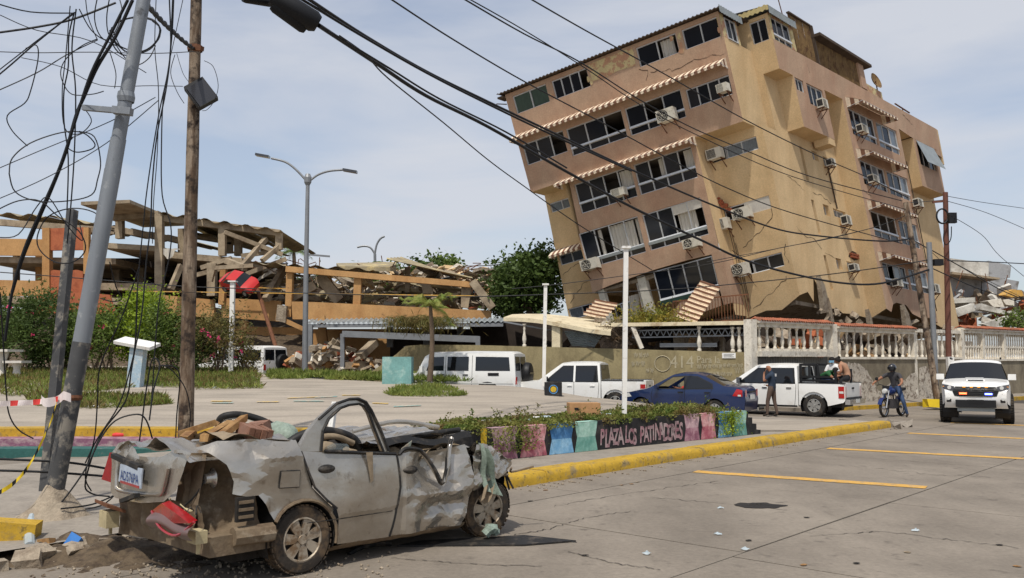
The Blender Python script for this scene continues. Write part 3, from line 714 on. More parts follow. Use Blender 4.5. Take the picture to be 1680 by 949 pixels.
# cracks
def crackline(pl, c, pts, wd=.035, o=.008, seed=0):
    rr = random.Random(seed); f = fm(pl, c); P = []
    for (a, b) in zip(pts[:-1], pts[1:]):
        k = max(2, int(math.hypot(a[0] - b[0], a[1] - b[1]) / .16))
        for i in range(k): P.append((lerp(a[0], b[0], i / k) + rr.uniform(-.06, .06), lerp(a[1], b[1], i / k) + rr.uniform(-.06, .06)))
    P.append(pts[-1]); mb = MB()
    for (a, b) in zip(P[:-1], P[1:]):
        d = V((b[0] - a[0], b[1] - a[1])); n_ = V((-d.y, d.x)).normalized() * wd * rr.uniform(.3, 1) / 2
        mb.quad(f(a[0] + n_.x, a[1] + n_.y, o), f(b[0] + n_.x, b[1] + n_.y, o), f(b[0] - n_.x, b[1] - n_.y, o), f(a[0] - n_.x, a[1] - n_.y, o))
    mb.build('crack', 'crack', bld)
for i, (pl, c, pts) in enumerate([('L', 1, [(-2.1, 5.0), (-2.0, 4.6), (-1.2, 4.0), (-.4, 3.6)]), ('L', 1, [(-2.3, 3.2), (-2.2, 2.7), (-2.3, 2.3)]), ('L', 1, [(-2.1, 1.7), (-1.2, 1.1), (-.2, .6)]), ('L', 1, [(8.9, 4.7), (8.2, 5.0), (7.3, 5.15)]), ('L', 1, [(8.9, 3.2), (8.0, 3.9), (7.3, 4.2)]),
        ('R', -2.45, [(2.4, 6.7), (3.2, 6.6), (3.9, 6.3)]), ('R', -2.45, [(2.2, 4.2), (3.0, 3.8), (3.7, 3.9), (4.4, 3.4)]), ('R', -2.45, [(4.7, 3.3), (5.3, 3.2), (5.7, 3.1)]), ('R', -2.45, [(4.8, 6.3), (5.6, 6.4), (6.6, 6.1)]), ('R', -3.5, [(8.5, 6.9), (9.4, 6.7)]), ('L', 0, [(1.4, 12.4), (.2, 12.1), (-.9, 12.2), (-2, 12.0)]), ('L', 0, [(1.9, 12.7), (1.5, 12.5), (1.7, 12.1)]),
        ('R', -3.5, [(5.2, 12.5), (5.3, 12.1)]), ('L', 1, [(0.15, 3.6), (-.2, 3.2), (-.3, 2.6), (-.6, 1.6)]), ('R', -3.5, [(15.9, 12.5), (17, 12.2)])]):
    crackline(pl, c, pts, seed=i)
for (u_, h0, h1) in ((0.05, .5, 6.0), (-.05, .5, 4.6), (-.12, .6, 3.9)): MB().tube([Bp(u_, .96, h0), Bp(u_ - .03, .96, (h0 + h1) / 2), Bp(u_, .96, h1)], .014, 5).build('drain_pipe', 'roof_edge', bld)
MB().tube([Bp(-3.55, 14.82, .8), Bp(-3.55, 14.82, 9.6)], .03, 5).build('drain_pipe', 'roof_edge', bld); MB().tube([Bp(-2.5, 7.05, 8.1), Bp(-2.5, 7.1, 5.9)], .035, 5).build('drain_pipe', 'roof_edge', bld)

# ---- air conditioners, each a thing of its own
def aircon(pl, c, x, h, kind, label, w=.85, hh=.58, d=.34):
    w, hh, d = w * .88, hh * .88, d * .9; f = fm(pl, c); out = (-bA if pl == 'L' else -bL); rt = (-bL if pl == 'L' else bA)
    org = f(x, h); t_ = thing('air_conditioner', label, 'air conditioner', org, group='air conditioners on the leaning block')
    o_ = org + out * .12 - rt * w / 2
    MB().obox(o_, rt * w, out * d, bU * hh).build('casing', 'ac_white', t_)
    fr = o_ + out * (d + .004); nrm = rt.cross(bU).normalized()
    if kind == 'split':
        cc = fr + rt * w * .36 + bU * hh * .5; fx = Matrix((rt, bU, out)).transposed()
        mb = MB(); mb.lathe([(0, .012), (.05, .02), (.06, .004), (hh * .40, .002), (hh * .43, .03), (hh * .46, .03), (hh * .46, 0)], cc, 'Z', 18, frame=fx); g_ = mb.build('fan_grille', 'ac_dark', t_)
        mb = MB()
        for r_ in (.12, .2): mb.lathe([(r_ * .98, .03), (r_ * 1.06, .034), (r_ * 1.06, .028)], cc, 'Z', 18, frame=fx)
        for k in range(6): a = k * 1.047; mb.bar(cc + out * .03, cc + out * .03 + (rt * math.cos(a) + bU * math.sin(a)) * hh * .43, .012)
        mb.build('fan_guard', 'ac_white', g_)
    else:
        mb = MB(); mb.quad(fr + rt * w * .06 + bU * hh * .1, fr + rt * w * .62 + bU * hh * .1, fr + rt * w * .62 + bU * hh * .9, fr + rt * w * .06 + bU * hh * .9); mb.build('vent', 'ac_dark', t_)
        mb = MB()
        for k in range(7): q_ = fr + out * .006 + bU * hh * (.15 + .11 * k); mb.bar(q_ + rt * w * .06, q_ + rt * w * .62, .02, .012)
        mb.build('louvre', 'ac_white', t_)
        MB().quad(o_ - rt * .004 + out * d * .1 + bU * hh * .15, o_ - rt * .004 + out * d * .9 + bU * hh * .15, o_ - rt * .004 + out * d * .9 + bU * hh * .85, o_ - rt * .004 + out * d * .1 + bU * hh * .85).build('side_vent', 'ac_dark', t_)
    for k in (.12, .88):
        mb = MB(); p_ = org - rt * w / 2 + rt * w * k; mb.bar(p_ - bU * .02, p_ + out * (d + .12) - bU * .02, .04); mb.bar(p_ - bU * .4, p_ + out * (d + .05) - bU * .04, .03)
        mb.build('bracket', 'rust_iron', t_)
    return t_
aircon('L', 0, 1.0, 9.88, 'split', 'white split air conditioner on brackets under the upper striped awning', .95, .62)
aircon('L', 0, -1.75, 10.28, 'box', 'small window air conditioner at the right end of the long upper awning', .55, .42)
aircon('L', 0, 4.1, 7.25, 'box', 'window air conditioner in the balcony glazing under the second awning', .75, .42)
aircon('L', 0, 1.25, 3.88, 'split', 'white split air conditioner below the blue tinted panes beside the corner', .9, .5)
aircon('L', 0, 6.45, 4.2, 'split', 'white split air conditioner beside the flying white curtains', 1.0, .6)
aircon('L', 1.0, -0.25, 7.9, 'box', 'brown window air conditioner in the top strip window of the beige wall', .8, .55)
aircon('L', 1.0, -.85, 4.85, 'split', 'white split air conditioner below the torn strip window of the beige wall', .95, .58)
aircon('L', 1.0, .1, 4.6, 'box', 'dented window air conditioner hanging under the torn brickwork', .6, .6)
aircon('L', 1.0, -.2, 2.25, 'split', 'grimy split air conditioner in the lowest strip window of the beige wall', .85, .64)
aircon('R', -2.45, 6.9, 8.0, 'box', 'dark window air conditioner under the projecting box of the right side', .5, .42)
aircon('R', -2.45, 7.3, 5.0, 'box', 'white window air conditioner beside the middle small window of the stair wall', .6, .55)
aircon('R', -2.45, 7.0, 2.5, 'box', 'white window air conditioner beside the louvred small window low on the stair wall', .65, .42)
aircon('R', -3.5, 5.3, 10.3, 'box', 'white window air conditioner on the projecting pink box near the roof', .6, .48)
aircon('R', -3.5, 9.3, 9.95, 'box', 'window air conditioner below the topmost awning of the right side', .8, .45)
aircon('R', -3.5, 9.4, 7.3, 'box', 'window air conditioner below the second awning of the right side', .8, .48)
aircon('R', -3.5, 9.7, 1.7, 'box', 'window air conditioner below the lowest awning of the right side', .8, .48)
aircon('R', -3.5, 14.75, 6.9, 'box', 'window air conditioner at the far edge of the bay below its second storey', .8, .5)
aircon('R', -3.5, 14.7, 1.8, 'box', 'window air conditioner at the foot of the far edge beside the grey pole', .8, .6)
# rooftop dish and aerials
p = at(1445, 140, (Bp(-3.3, 13.4, 13.0)).y); t_ = thing('satellite_dish', 'rusty satellite dish on the roof parapet', 'satellite dish', Bp(-3.3, 13.4, 13.0))
c_ = Bp(-3.3, 13.4, 13.85); fx = Matrix.Rotation(R(40), 3, 'Z') @ Matrix.Rotation(R(70), 3, 'X')
MB().lathe([(0, -.1), (.2, -.08), (.36, -.02), (.46, .06), (.47, .06), (.36, 0), (0, -.07)], c_, 'Z', 20, frame=fx).build('dish', 'rust_panel', t_, 40)
MB().tube([Bp(-3.3, 13.4, 13.0), c_], .035, 6).build('mast', 'rust_iron', t_)
t_ = thing('aerial', 'thin television aerial on the far roof edge', 'aerial', Bp(-3.3, 16.6, 12.6))
MB().tube([Bp(-3.3, 16.6, 12.6), Bp(-3.3, 16.6, 13.15)], .03, 5).build('mast', 'rust_iron', t_)
MB().bar(Bp(-3.3, 15.6, 13.15), Bp(-3.3, 17.6, 13.1), .06).build('boom', 'rust_iron', t_)
t_ = MB().tube([Bp(-3.0, 4.4, 14.3), Bp(-3.0, 4.2, 15.8)], .025, 5).build('aerial', 'rust_iron'); tag(t_, 'thin rod aerial beside the brown roof panels', 'aerial')
# ================================================================== STREET WALLS, BALUSTRADES, CARPORTS
M('wall_olive', lin(150, 137, 102), 0.92, var=0.18, scale=1.2, bump=0.3, bscale=25, col2=lin(116, 104, 76), thr=0.57, soft=0.13, s2=1.3, st=(1, 1, 0.5), col3=lin(172, 160, 130), thr3=0.68, s3=4)
M('wall_grey', lin(136, 126, 106), 0.92, var=0.2, scale=1.4, bump=0.3, bscale=25, col2=lin(108, 98, 82), thr=0.55, soft=0.12, s2=1.5, st=(1, 1, .5))
M('plaster_worn', lin(192, 182, 166), 0.95, var=0.2, scale=6, bump=0.6, bscale=18, bdist=0.02, col2=lin(128, 114, 100), thr=0.54, soft=0.04, s2=5, col3=lin(100, 88, 78), thr3=0.62, s3=11)
M('white_stone', lin(218, 210, 194), 0.85, var=0.15, scale=4, bump=0.15, col2=lin(168, 156, 138), thr=0.6, s2=5)
M('roof_tile', lin(166, 98, 70), 0.9, var=0.3, scale=6, bump=0.3, col2=lin(128, 82, 62), thr=0.52, s2=3)
M('cream_sheet', lin(214, 200, 168), 0.8, var=0.15, scale=1.5, col2=lin(168, 148, 116), thr=0.6, s2=2)
M('gate_grey', lin(108, 108, 106), 0.6, 0.3, var=0.2, scale=2)
M('gate_violet', lin(138, 138, 148), 0.6, 0.3, var=0.2, scale=2)
M('galv', lin(136, 138, 140), 0.55, 0.4, var=0.18, scale=3, bump=0.05)
M('dark_inside', lin(58, 50, 44), 0.95, var=0.3)  # dark brown that puts interior shade into the colour; some rubble shares it
M('chalk', lin(170, 160, 134), 0.95, var=0.2, scale=10)
M('wood', lin(160, 126, 88), 0.9, var=0.3, scale=3, stv=(4, 4, .6))
M('white_paint', lin(226, 224, 218), 0.55, var=0.08, scale=3, col2=lin(170, 162, 148), thr=0.66, s2=7)
W0, W1 = V((9.1, 33.0, 0)), V((27.2, 47.0, 0))
wd_ = (W1 - W0).normalized(); wn_ = V((wd_.y, -wd_.x, 0)); WL = (W1 - W0).length
def ws(px):
    r = ray(px, 590); k = r.x; return (W0.x - k * W0.y) / (k * wd_.y - wd_.x)
def Wp(s, z, o=0.0): return W0 + wd_ * s + wn_ * o + V((0, 0, z))
def inst(o, loc, parent, rz=None):
    c = o.copy(); COL.objects.link(c); c.parent = parent; c.location = V(loc) - ORG[parent.name]
    if rz is not None: c.rotation_euler = (0, 0, rz)
    ORG[c.name] = V(loc); return c
BAL = [(.075, 0), (.075, .06), (.045, .08), (.06, .16), (.08, .26), (.07, .36), (.042, .5), (.036, .6), (.05, .66), (.04, .7), (.05, .76), (.075, .78), (.075, .84)]
BPROTO = {}
def baluster(loc, parent, sc=1.0, mat='white_stone', fat=1.0):
    key = (round(sc, 3), fat, mat)
    if key in BPROTO: return inst(BPROTO[key], V(loc) + V((0, 0, .42 * sc)), parent)
    o = MB().lathe([(r * fat, h * sc) for r, h in BAL], loc, 'Z', 8).build('baluster', mat, parent, 50); BPROTO[key] = o; return o
def tilecap(parent, sa, sb, z, o0=-.28, o1=.3):
    n = max(2, int((sb - sa) / .155))
    for i in range(n):
        s = lerp(sa, sb, (i + .5) / n); dz = random.uniform(-.008, .008)
        prof = [(a - .5) * math.pi for a in np.linspace(0, 1, 5)]
        mb = MB()
        for hlf, (oa, ob, za, zb) in enumerate(((o0, 0.0, -.1, .02), (o1, 0.0, -.1, .02))):
            mb.grid(lambda u, v: Wp(s + .095 * math.sin((u - .5) * math.pi), z + dz + lerp(za, zb, v) + .07 * math.cos((u - .5) * math.pi), lerp(oa, ob, v)), 4, 1)
        mb.build('roof_tile', 'roof_tile', parent, 60)
    MB().obox(Wp(sa, z - .15, o0 * .8), wd_ * (sb - sa), wn_ * (o1 - o0) * .8, V((0, 0, .1))).build('cap_bed', 'white_stone', parent)
def balsec(name, label, pa, pb, zb, zr, tiles, gate=False, fat=1.0, nb=None, lower='wall_grey'):
    sa, sb = ws(pa), ws(pb); t_ = thing(name, label, 'wall', Wp((sa + sb) / 2, 0))
    MB().obox(Wp(sa, zr, -.13), wd_ * (sb - sa), wn_ * .26, V((0, 0, .16))).build('top_rail', 'white_stone', t_)
    MB().obox(Wp(sa, zb - .1, -.16), wd_ * (sb - sa), wn_ * .32, V((0, 0, .1))).build('ledge', 'white_stone', t_)
    n = nb or int((sb - sa) / .3)
    for i in range(n): baluster(Wp(lerp(sa, sb, (i + .5) / n), zb), t_, (zr - zb) / .84, fat=fat)
    if not gate: MB().obox(Wp(sa, -.1, -.1), wd_ * (sb - sa), wn_ * .2, V((0, 0, zb))).build('lower_wall', lower, t_)
    if tiles: tilecap(t_, sa - .05, sb + .05, zr + .3)
    return t_
def post(pa, z, w=.3, label='', lo=-.1):
    s = ws(pa); o = MB().obox(Wp(s - w / 2, lo, -w / 2), wd_ * w, wn_ * w, V((0, 0, z - lo))).build('wall_pillar', 'white_stone'); tag(o, label, 'pillar'); return o
t1 = balsec('balustrade_wall', 'white balustrade with tiled cap above the corrugated grey gate', 1240, 1359, 2.28, 3.08, True, gate=True, nb=10)
MB().obox(Wp(ws(1236), 1.98, -.3), wd_ * (ws(1352) - ws(1236)), wn_ * .7, V((0, 0, .2))).build('slab_ledge', 'white_stone', t1)
t2 = balsec('balustrade_wall', 'white balustrade with tiled cap behind the people in the pickup bed', 1371, 1497, 1.98, 3.0, True, nb=11)
t3 = balsec('balustrade_wall', 'white balustrade without tiles beside the leaning grey pole', 1500, 1574, 1.98, 3.1, False, nb=9)
t4 = balsec('balustrade_wall', 'weathered white balustrade with tiled cap behind the white off-roader', 1578, 1720, 1.9, 3.15, True, nb=38, fat=.75)
for q in (1610, 1645): 
    s = ws(q); MB().obox(Wp(s - .1, 1.9, -.15), wd_ * .2, wn_ * .3, V((0, 0, 1.4))).build('pier', 'white_stone', t4)
mb = MB(); sa, sb = ws(1578), ws(1720); mb.obox(Wp(sa, 2.45, -.05), wd_ * (sb - sa), wn_ * .1, V((0, 0, .08))); mb.build('middle_rail', 'white_stone', t4)
post(1232, 3.35, .34, 'tall concrete pillar between graffiti wall and tiled balustrade'); post(1365, 3.3, .34, 'white pillar between the two tiled balustrades'); post(1499, 3.25, .22, 'slim white pillar at the end of the tiled balustrade'); post(1576, 3.35, .3, 'white pillar behind the brown pole')
gs, ge = ws(1238), ws(1364); mb = MB(); mb.grid(lambda a, d: Wp(lerp(gs, ge, a), lerp(.05, 1.97, d), -.1 + .025 * math.sin(a * 200)), 160, 1)
tag(mb.build('corrugated_gate', 'gate_grey'), 'grey corrugated metal gate behind the white pickup', 'gate')
f = lambda x, z, o: Wp(x, z, o)
for i, (pts, par) in enumerate(([[(1371, .05), (1445, .05), (1438, .5), (1430, .75), (1424, 1.1), (1418, 1.4), (1408, 1.65), (1395, 1.72), (1371, 1.75)], t2], [[(1432, .05), (1500, .05), (1499, 1.3), (1490, 1.25), (1481, 1.0), (1468, .85), (1460, .95), (1448, .7)], t2], [[(1500, .05), (1540, .05), (1528, 1.3), (1512, 1.6), (1502, 1.45)], t3])):
    mb = MB(); rr = random.Random(i); poly = [(ws(x), z) for x, z in dens(pts, 4)]
    poly = [(x + rr.uniform(-.05, .05), z + rr.uniform(-.05, .05) if z > .1 else z) for x, z in poly]
    panel(mb, poly, lambda x, z: Wp(x, z, .115 + .02 * noise.noise(V((x * 3, z * 3, 0)))), (), .25); mb.build('worn_plaster', 'plaster_worn', par, 40)
# pavement and kerb at the foot of that wall
mb = MB(); mb.obox(Wp(0.4, -.1, 0), wd_ * 24, wn_ * 2.0, V((0, 0, .22))); o = struct(mb.build('wall_pavement', 'walk_concrete'))
t_ = thing('kerb', 'yellow kerb at the foot of the balustrade wall', 'kerb', Wp(4, 0, 2.1))
for i in range(9):
    mb = MB(); mb.obox(Wp(1.2 + i * 2.0, -.1, 2.01), wd_ * 1.97, wn_ * .18, V((0, 0, .24))); mb.build('kerb_stone', 'kerb_yellow', t_)
# ---- olive graffiti wall
OW = [V((9.0, 33.05, 0)), V((-1.45, 37.0, 0)), V((-3.9, 38.0, 0)), V((-6.2, 38.9, 0))]
ow = thing('graffiti_wall', 'olive plastered street wall with chalk graffiti, broken off at its left end', 'wall', OW[1])
od = (OW[1] - OW[0]).normalized(); on_ = V((od.y, -od.x, 0)) * -1; OWL = (OW[1] - OW[0]).length
if on_.y > 0: on_ = -on_
def ows(px):
    k = ray(px, 590).x; return (OW[0].x - k * OW[0].y) / (k * od.y - od.x)
def Op(s, z, o=0.0): return OW[0] + od * s + on_ * o + V((0, 0, z))
top = lambda s: lerp(2.13, 2.47, clamp(s / OWL))
sE = ows(640); sF = ows(583)
outline = [(0, -.1)] + [(0, 2.13), (OWL * .5, 2.3), (OWL, 2.47), (ows(690), 2.5), (ows(665), 2.45), (ows(650), 2.1), (ows(632), 1.75), (ows(610), 1.35), (ows(590), 1.0), (sF, .5), (sF, -.1)]
mb = MB(); panel(mb, outline, lambda x, z: Op(x, z), (), 1.2); panel(mb, outline, lambda x, z: Op(x, z, -.2), (), 1.2)
q = dens(outline, 1.2)
for i in range(len(q)): a, b = q[i], q[(i + 1) % len(q)]; mb.quad(Op(*a), Op(*b), Op(b[0], b[1], -.2), Op(a[0], a[1], -.2))
mb.build('wall_body', 'wall_olive', ow)
rt_ = -od
def owtext(txt, px, py0, hpx, sq=1.0, name='graffiti'):
    s = ows(px); P_ = Op(s, 0); sc = P_.y / FPX
    z = at(px, py0, P_.y).z
    text_part(name, txt, 'chalk', ow, Op(s, z, .012), rt_, (0, 0, 1), hpx * sc, 0.0, sq)
owtext('414', 1099, 604, 21, .9); owtext('Para la', 1143, 596, 12, .85)
s = ows(1087); mb = MB(); z0 = at(1087, 597, Op(s, 0).y).z
mb.tube([Op(s, z0, .012) + rt_ * .31 * math.cos(a) + V((0, 0, .30 * math.sin(a))) for a in np.linspace(0, 6.4, 26)], .018, 4); mb.build('graffiti', 'chalk', ow)
rr = random.Random(5)
for (xa, xb, y_, hp) in ((1143, 1180, 606, 9), (1186, 1218, 604, 8), (1150, 1200, 618, 8), (1205, 1222, 614, 12), (1040, 1060, 588, 10), (1036, 1056, 602, 10), (1060, 1072, 612, 8)):
    x = xa
    while x < xb:
        wl = rr.uniform(4, 9); P = []
        for k in range(8):
            xx = x + wl * k / 7; s = ows(xx); yy = y_ - (hp * .5) * (1 + math.sin(k * 2.3 + rr.uniform(-.5, .5))); P.append(Op(s, at(xx, yy, Op(s, 0).y).z, .012))
        MB().tube(spline(P, 3), .012, 4).build('graffiti', 'chalk', ow); x += wl + 2
s = ows(1185); z0 = at(1185, 588, Op(s, 0).y).z
t_ = thing('wall_sign', 'small white sign plate at the top of the graffiti wall', 'sign', Op(s, z0)); MB().obox(Op(s, z0, .02), rt_ * .5, on_ * .015, V((0, 0, .2))).build('plate', 'white_paint', t_)
for k in range(3): MB().obox(Op(s, z0 + .04 + .05 * k, .036) + rt_ * .06, rt_ * (.38 - .06 * (k % 2)), on_ * .004, V((0, 0, .018))).build('text_line', 'gate_grey', t_)
mb = MB(); panel(mb, [(ows(815), 2.1), (ows(838), 2.15), (ows(837), 1.6), (ows(830), 1.75), (ows(812), 1.85)], lambda x, z: Op(x, z, .01), (), .4); M('orange_paint', lin(190, 130, 66), .9, col2=lin(150, 137, 102), thr=.5, s2=5); mb.build('orange_smear', 'orange_paint', ow)
# ---- carport roofs behind the olive wall
cp = thing('carport', 'long low carport with cream roof edge on white posts behind the graffiti wall', 'carport', Op(4, 0, -2))
rz_ = lambda s: lerp(3.2, 3.45, s / OWL)
mb = MB(); mb.grid(lambda a, d: Op(lerp(.1, ows(1005), a), rz_(0) + .1 + .25 * d, lerp(.15, -5.5, d)), 6, 2); mb.grid(lambda a, d: Op(lerp(.1, ows(1005), a), rz_(0) + .1 - .14 * d, .16), 6, 1); mb.build('roof', 'cream_sheet', cp)
mb = MB(); sa, sb = ows(1228), ows(1035)
for (z, ) in ((2.78,), (3.05,)): mb.bar(Op(sa, z, -.25), Op(sb, z - .05, -.25), .05)
mb.build('truss_chord', 'galv', cp)
n = 18
for i in range(n):
    a, b = lerp(sa, sb, i / n), lerp(sa, sb, (i + .5) / n); c = lerp(sa, sb, (i + 1) / n)
    MB().bar(Op(a, 2.78, -.25), Op(b, 3.03, -.25), .03).build('truss_web', 'galv', cp); MB().bar(Op(b, 3.03, -.25), Op(c, 2.78, -.25), .03).build('truss_web', 'galv', cp)
for px in (1147, 1202, 1213): baluster(Op(ows(px), top(ows(px)), -.1), cp, 1.12, fat=1.15)
MB().obox(Op(ows(1175), 2.35, -.4), od * 2.2, on_ * .1, V((0, 0, .15))).build('beam', 'galv', cp)
mb = MB(); p_ = Op(ows(1052), 2.3, -.1); mb.bar(p_, p_ + V((-.35, 0, .85)), .22, .16); mb.build('tilted_post', 'white_stone', cp)
mb = MB(); mb.quad(Op(-.2, 0, -4.6), Op(ows(700), 0, -4.6), Op(ows(700), 3.7, -4.6), Op(-.2, 3.5, -4.6)); mb.build('back_wall', 'dark_inside', cp)  # dark sheet: the shade under the carport roof is given by its colour
rr = random.Random(8)
for i in range(12):
    s = rr.uniform(.3, 5.5); mb = MB(); mb.rock(Op(s, rr.uniform(2.1, 2.6), rr.uniform(-3, -.8)), (rr.uniform(.4, 1.1), rr.uniform(.2, .5), rr.uniform(.1, .5)), 300 + i); mb.build('broken_board', rr.choice(['wood', 'broken_concrete', 'roof_edge']), cp)
# middle: buckled cream roof sheet and dropped corrugated sheet
cm = thing('collapsed_roof', 'buckled cream roof slab sagging over the graffiti wall beside the dropped sheet', 'roof', Op(ows(900), 0, -1))
mb = MB(); Y1 = Op(ows(900), 0).y
a_, b_, c_, d_ = at(826, 521, Y1 + 1), at(1002, 541, Y1 - 1.5), at(1010, 524, Y1 + 2.5), at(840, 516, Y1 + 5)
mb.grid(lambda u, v: a_.lerp(b_, u).lerp(d_.lerp(c_, u), v) + V((0, 0, .08 * math.sin(u * 5))), 12, 3); mb.grid(lambda u, v: a_.lerp(b_, u) + V((0, 0, .08 * math.sin(u * 5) - .16 * v)), 12, 1); mb.build('roof_slab', 'cream_sheet', cm)
mb = MB(); a_, b_, c_, d_ = at(925, 543, Y1), at(992, 546, Y1 - .6), at(975, 570, Y1 - .5), at(938, 568, Y1); mb.grid(lambda u, v: a_.lerp(b_, u).lerp(d_.lerp(c_, u), v) + V((0, -.06 * math.sin((u * .3 + v) * 50), 0)), 8, 48); mb.build('dropped_sheet', 'sheet_grey', cm, 60)
MB().obox(Op(ows(919), 2.3, -.3), od * .35, on_ * .3, V((0, 0, 1.1))).build('column', 'cream_sheet', cm)
for px in (859, 893): baluster(Op(ows(px), top(ows(px)), -.1), cm, 1.1, fat=1.1)
mb = MB(); mb.bar(at(826, 528, Y1 + .6), at(925, 546, Y1 + .6), .06); mb.build('truss_chord', 'galv', cm)
for i in range(7):
    rr = random.Random(i + 40); mb = MB(); mb.rock(at(rr.uniform(930, 1030), rr.uniform(545, 568), Y1 + rr.uniform(.5, 2)), (rr.uniform(.4, 1.2), .3, rr.uniform(.1, .4)), i + 60); mb.build('broken_board', rr.choice(['roof_edge', 'broken_concrete', 'wood']), cm)
# left: thin corrugated canopy
cl = thing('canopy', 'thin corrugated canopy on grey posts before the orange ruin', 'canopy', at(650, 600, 40))
mb = MB(); a_, b_, c_, d_ = at(502, 531, 41.5), at(826, 528, 38.5), at(830, 522, 44), at(512, 523, 47)
mb.grid(lambda u, v: a_.lerp(b_, u).lerp(d_.lerp(c_, u), v) + V((0, 0, .04 * math.sin(u * 240))), 200, 2); mb.build('roof', 'sheet_grey', cl)
MB().bar(at(502, 535, 41.6), at(826, 533, 38.6), .1, .16).build('edge_beam', 'galv', cl)
MB().bar(at(562, 548, 40), at(785, 557, 38.6), .12, .28).build('cross_beam', 'galv', cl)
for (x, ya, yb, Y, w) in ((509, 533, 612, 41.3, .22), (562, 548, 605, 40.2, .18), (784, 552, 575, 38.6, .2), (755, 533, 562, 43, .3), (700, 533, 570, 44, .3), (640, 531, 570, 44.5, .3)):
    MB().bar(at(x, ya, Y), at(x, yb, Y), w).build('post', 'galv', cl)
mb = MB(); a0, a1 = at(662, 600, 39.6), at(782, 600, 38.4); mb.grid(lambda u, v: a0.lerp(a1, u) + V((0, -.03 * math.sin(u * 190), 1.15 * v - .3)), 150, 1); mb.build('gate_sheet', 'gate_violet', cl)
mb = MB(); mb.quad(at(640, 540, 46), at(835, 540, 44), at(835, 600, 44), at(640, 600, 46)); mb.build('back_wall', 'dark_inside', cl)  # coloured dark to paint in the gloom beneath the canopy
# ---- debris on the carport roof: fallen striped awnings, iron grille
def striped(name, label, A_, B_, C_, n, amp=.06):
    A_, B_, C_ = V(A_), V(B_), V(C_); mb = MB(); nn = (B_ - A_).cross(C_ - A_).normalized()
    k = n * 4
    mb.grid(lambda u, v: A_ + (B_ - A_) * u + (C_ - A_) * v + nn * (amp * math.sin(u * n * 2 * math.pi) + .25 * amp * math.sin(v * 5)), k, 2, mi=lambda i, j: (i // 2) % 2)
    tag(mb.build(name, ['awning_cream', 'awning_brown'], None, 60), label, 'awning')
Yc = 35.5
striped('fallen_awning', 'striped brown and cream awning sheet standing tilted on the carport roof', at(1109, 519, Yc), at(1150, 460, Yc + .6), at(1142, 531, Yc - .3), 9)
striped('fallen_awning', 'smaller striped awning sheet lying crumpled on the cream roof slab', at(955, 516, 38), at(978, 491, 38.3), at(992, 524, 37), 5)
t_ = thing('iron_grille', 'rusty iron window grille leaning on the carport roof', 'grille', at(1165, 530, 36.5))
for (y_) in (487, 529): MB().bar(at(1104, y_ + (8 if y_ < 500 else 0), 36.6), at(1228, y_ - 4, 36.4), .05).build('rail', 'rust_iron', t_)
for i in range(26):
    x = lerp(1104, 1227, i / 25); MB().bar(at(x, lerp(495, 483, i / 25), 36.55), at(x + 2, 528, 36.5), .022).build('bar', 'rust_iron', t_)
mb = MB()
for i in range(10):
    rr = random.Random(i + 900); x = 985 + 12 * i; q = MB(); q.rock(at(x, 533 - rr.uniform(0, 8), 36), (rr.uniform(.3, 1.3), .3, rr.uniform(.05, .25)), i + 901, rot=Matrix.Rotation(rr.uniform(-.4, .4), 3, 'Y'))
    tag(q.build('broken_plaster', rr.choice(['broken_concrete', 'white_stone'])), 'broken plaster piece on the carport roof, ' + nth(int(i), 10), 'rubble', 'plaster pieces on the carport roof')
# ================================================================== THE COLLAPSED PARKING BUILDING ON THE LEFT
M('conc_old', lin(164, 148, 124), 0.93, var=0.22, scale=1.6, bump=0.3, bscale=18, col2=lin(120, 104, 86), thr=0.55, soft=0.12, s2=1.4)
M('tan_paint', lin(184, 142, 93), 0.9, var=0.15, scale=1.4, bump=0.15, col2=lin(164, 120, 74), thr=0.55, soft=0.12, s2=1.0, st=(1, 1, .4), col3=lin(120, 92, 64), thr3=.69, s3=3)
M('orange_wall', lin(170, 98, 66), 0.9, var=0.15, scale=1.4, col2=lin(148, 80, 54), thr=0.6, s2=2)
M('asbestos', lin(150, 138, 112), 0.9, var=0.25, scale=2, col2=lin(196, 178, 128), thr=0.6, s2=1.5)
M('red_paint', lin(186, 34, 28), 0.3, var=0.15, coat=.6)
YR = 50.0
pk = thing('parking_building', 'collapsed orange and tan parking building with bare concrete frame and corrugated roof', 'building', at(300, 600, YR))
def pxprism(name, pts, Y, dep, mat, par=pk, slope=0):
    P = [at(x, y, Y + slope * (x - pts[0][0])) for x, y in pts]
    return MB().prism(P, (0, dep, 0)).build(name, mat, par)
def pxbeam(name, a, b, Y, w, mat='conc_old', h=None, par=pk, Y2=None):
    return MB().bar(at(*a, Y), at(*b, Y2 or Y), w, h or w).build(name, mat, par)
# upper frame, far left
def rsheet(pa, pb, Y, dep, rise, par=pk, amp=.11, mat='asbestos', n=None, side=0.0):
    a, b = at(*pa, Y), at(*pb, Y); n = n or int((b - a).length / 1.0); mb = MB()
    mb.grid(lambda u, v: a.lerp(b, u) + V((side * v, dep * v, rise * v + amp * math.sin(u * n * 2 * math.pi))), n * 6, 1)
    return mb.build('roof_sheet', mat, par, 50)
for i, (x0, y0, x1, y1) in enumerate(((-30, 349, 75, 355), (77, 355, 150, 366), (152, 366, 300, 392), (302, 380, 395, 395))): rsheet((x0, y0), (x1, y1), 53, 12, .5)
for (x0, y0, x1, y1) in ((188, 351, 262, 348),): pxbeam('roof_slab', (x0, y0 + 3), (x1, y1 + 3), 50.5, 8, h=.18)
for i in range(3): rsheet((262 + i * 67, 350 + i * 10), (327 + i * 67, 359 + i * 10), 49.5, 9, -.2)
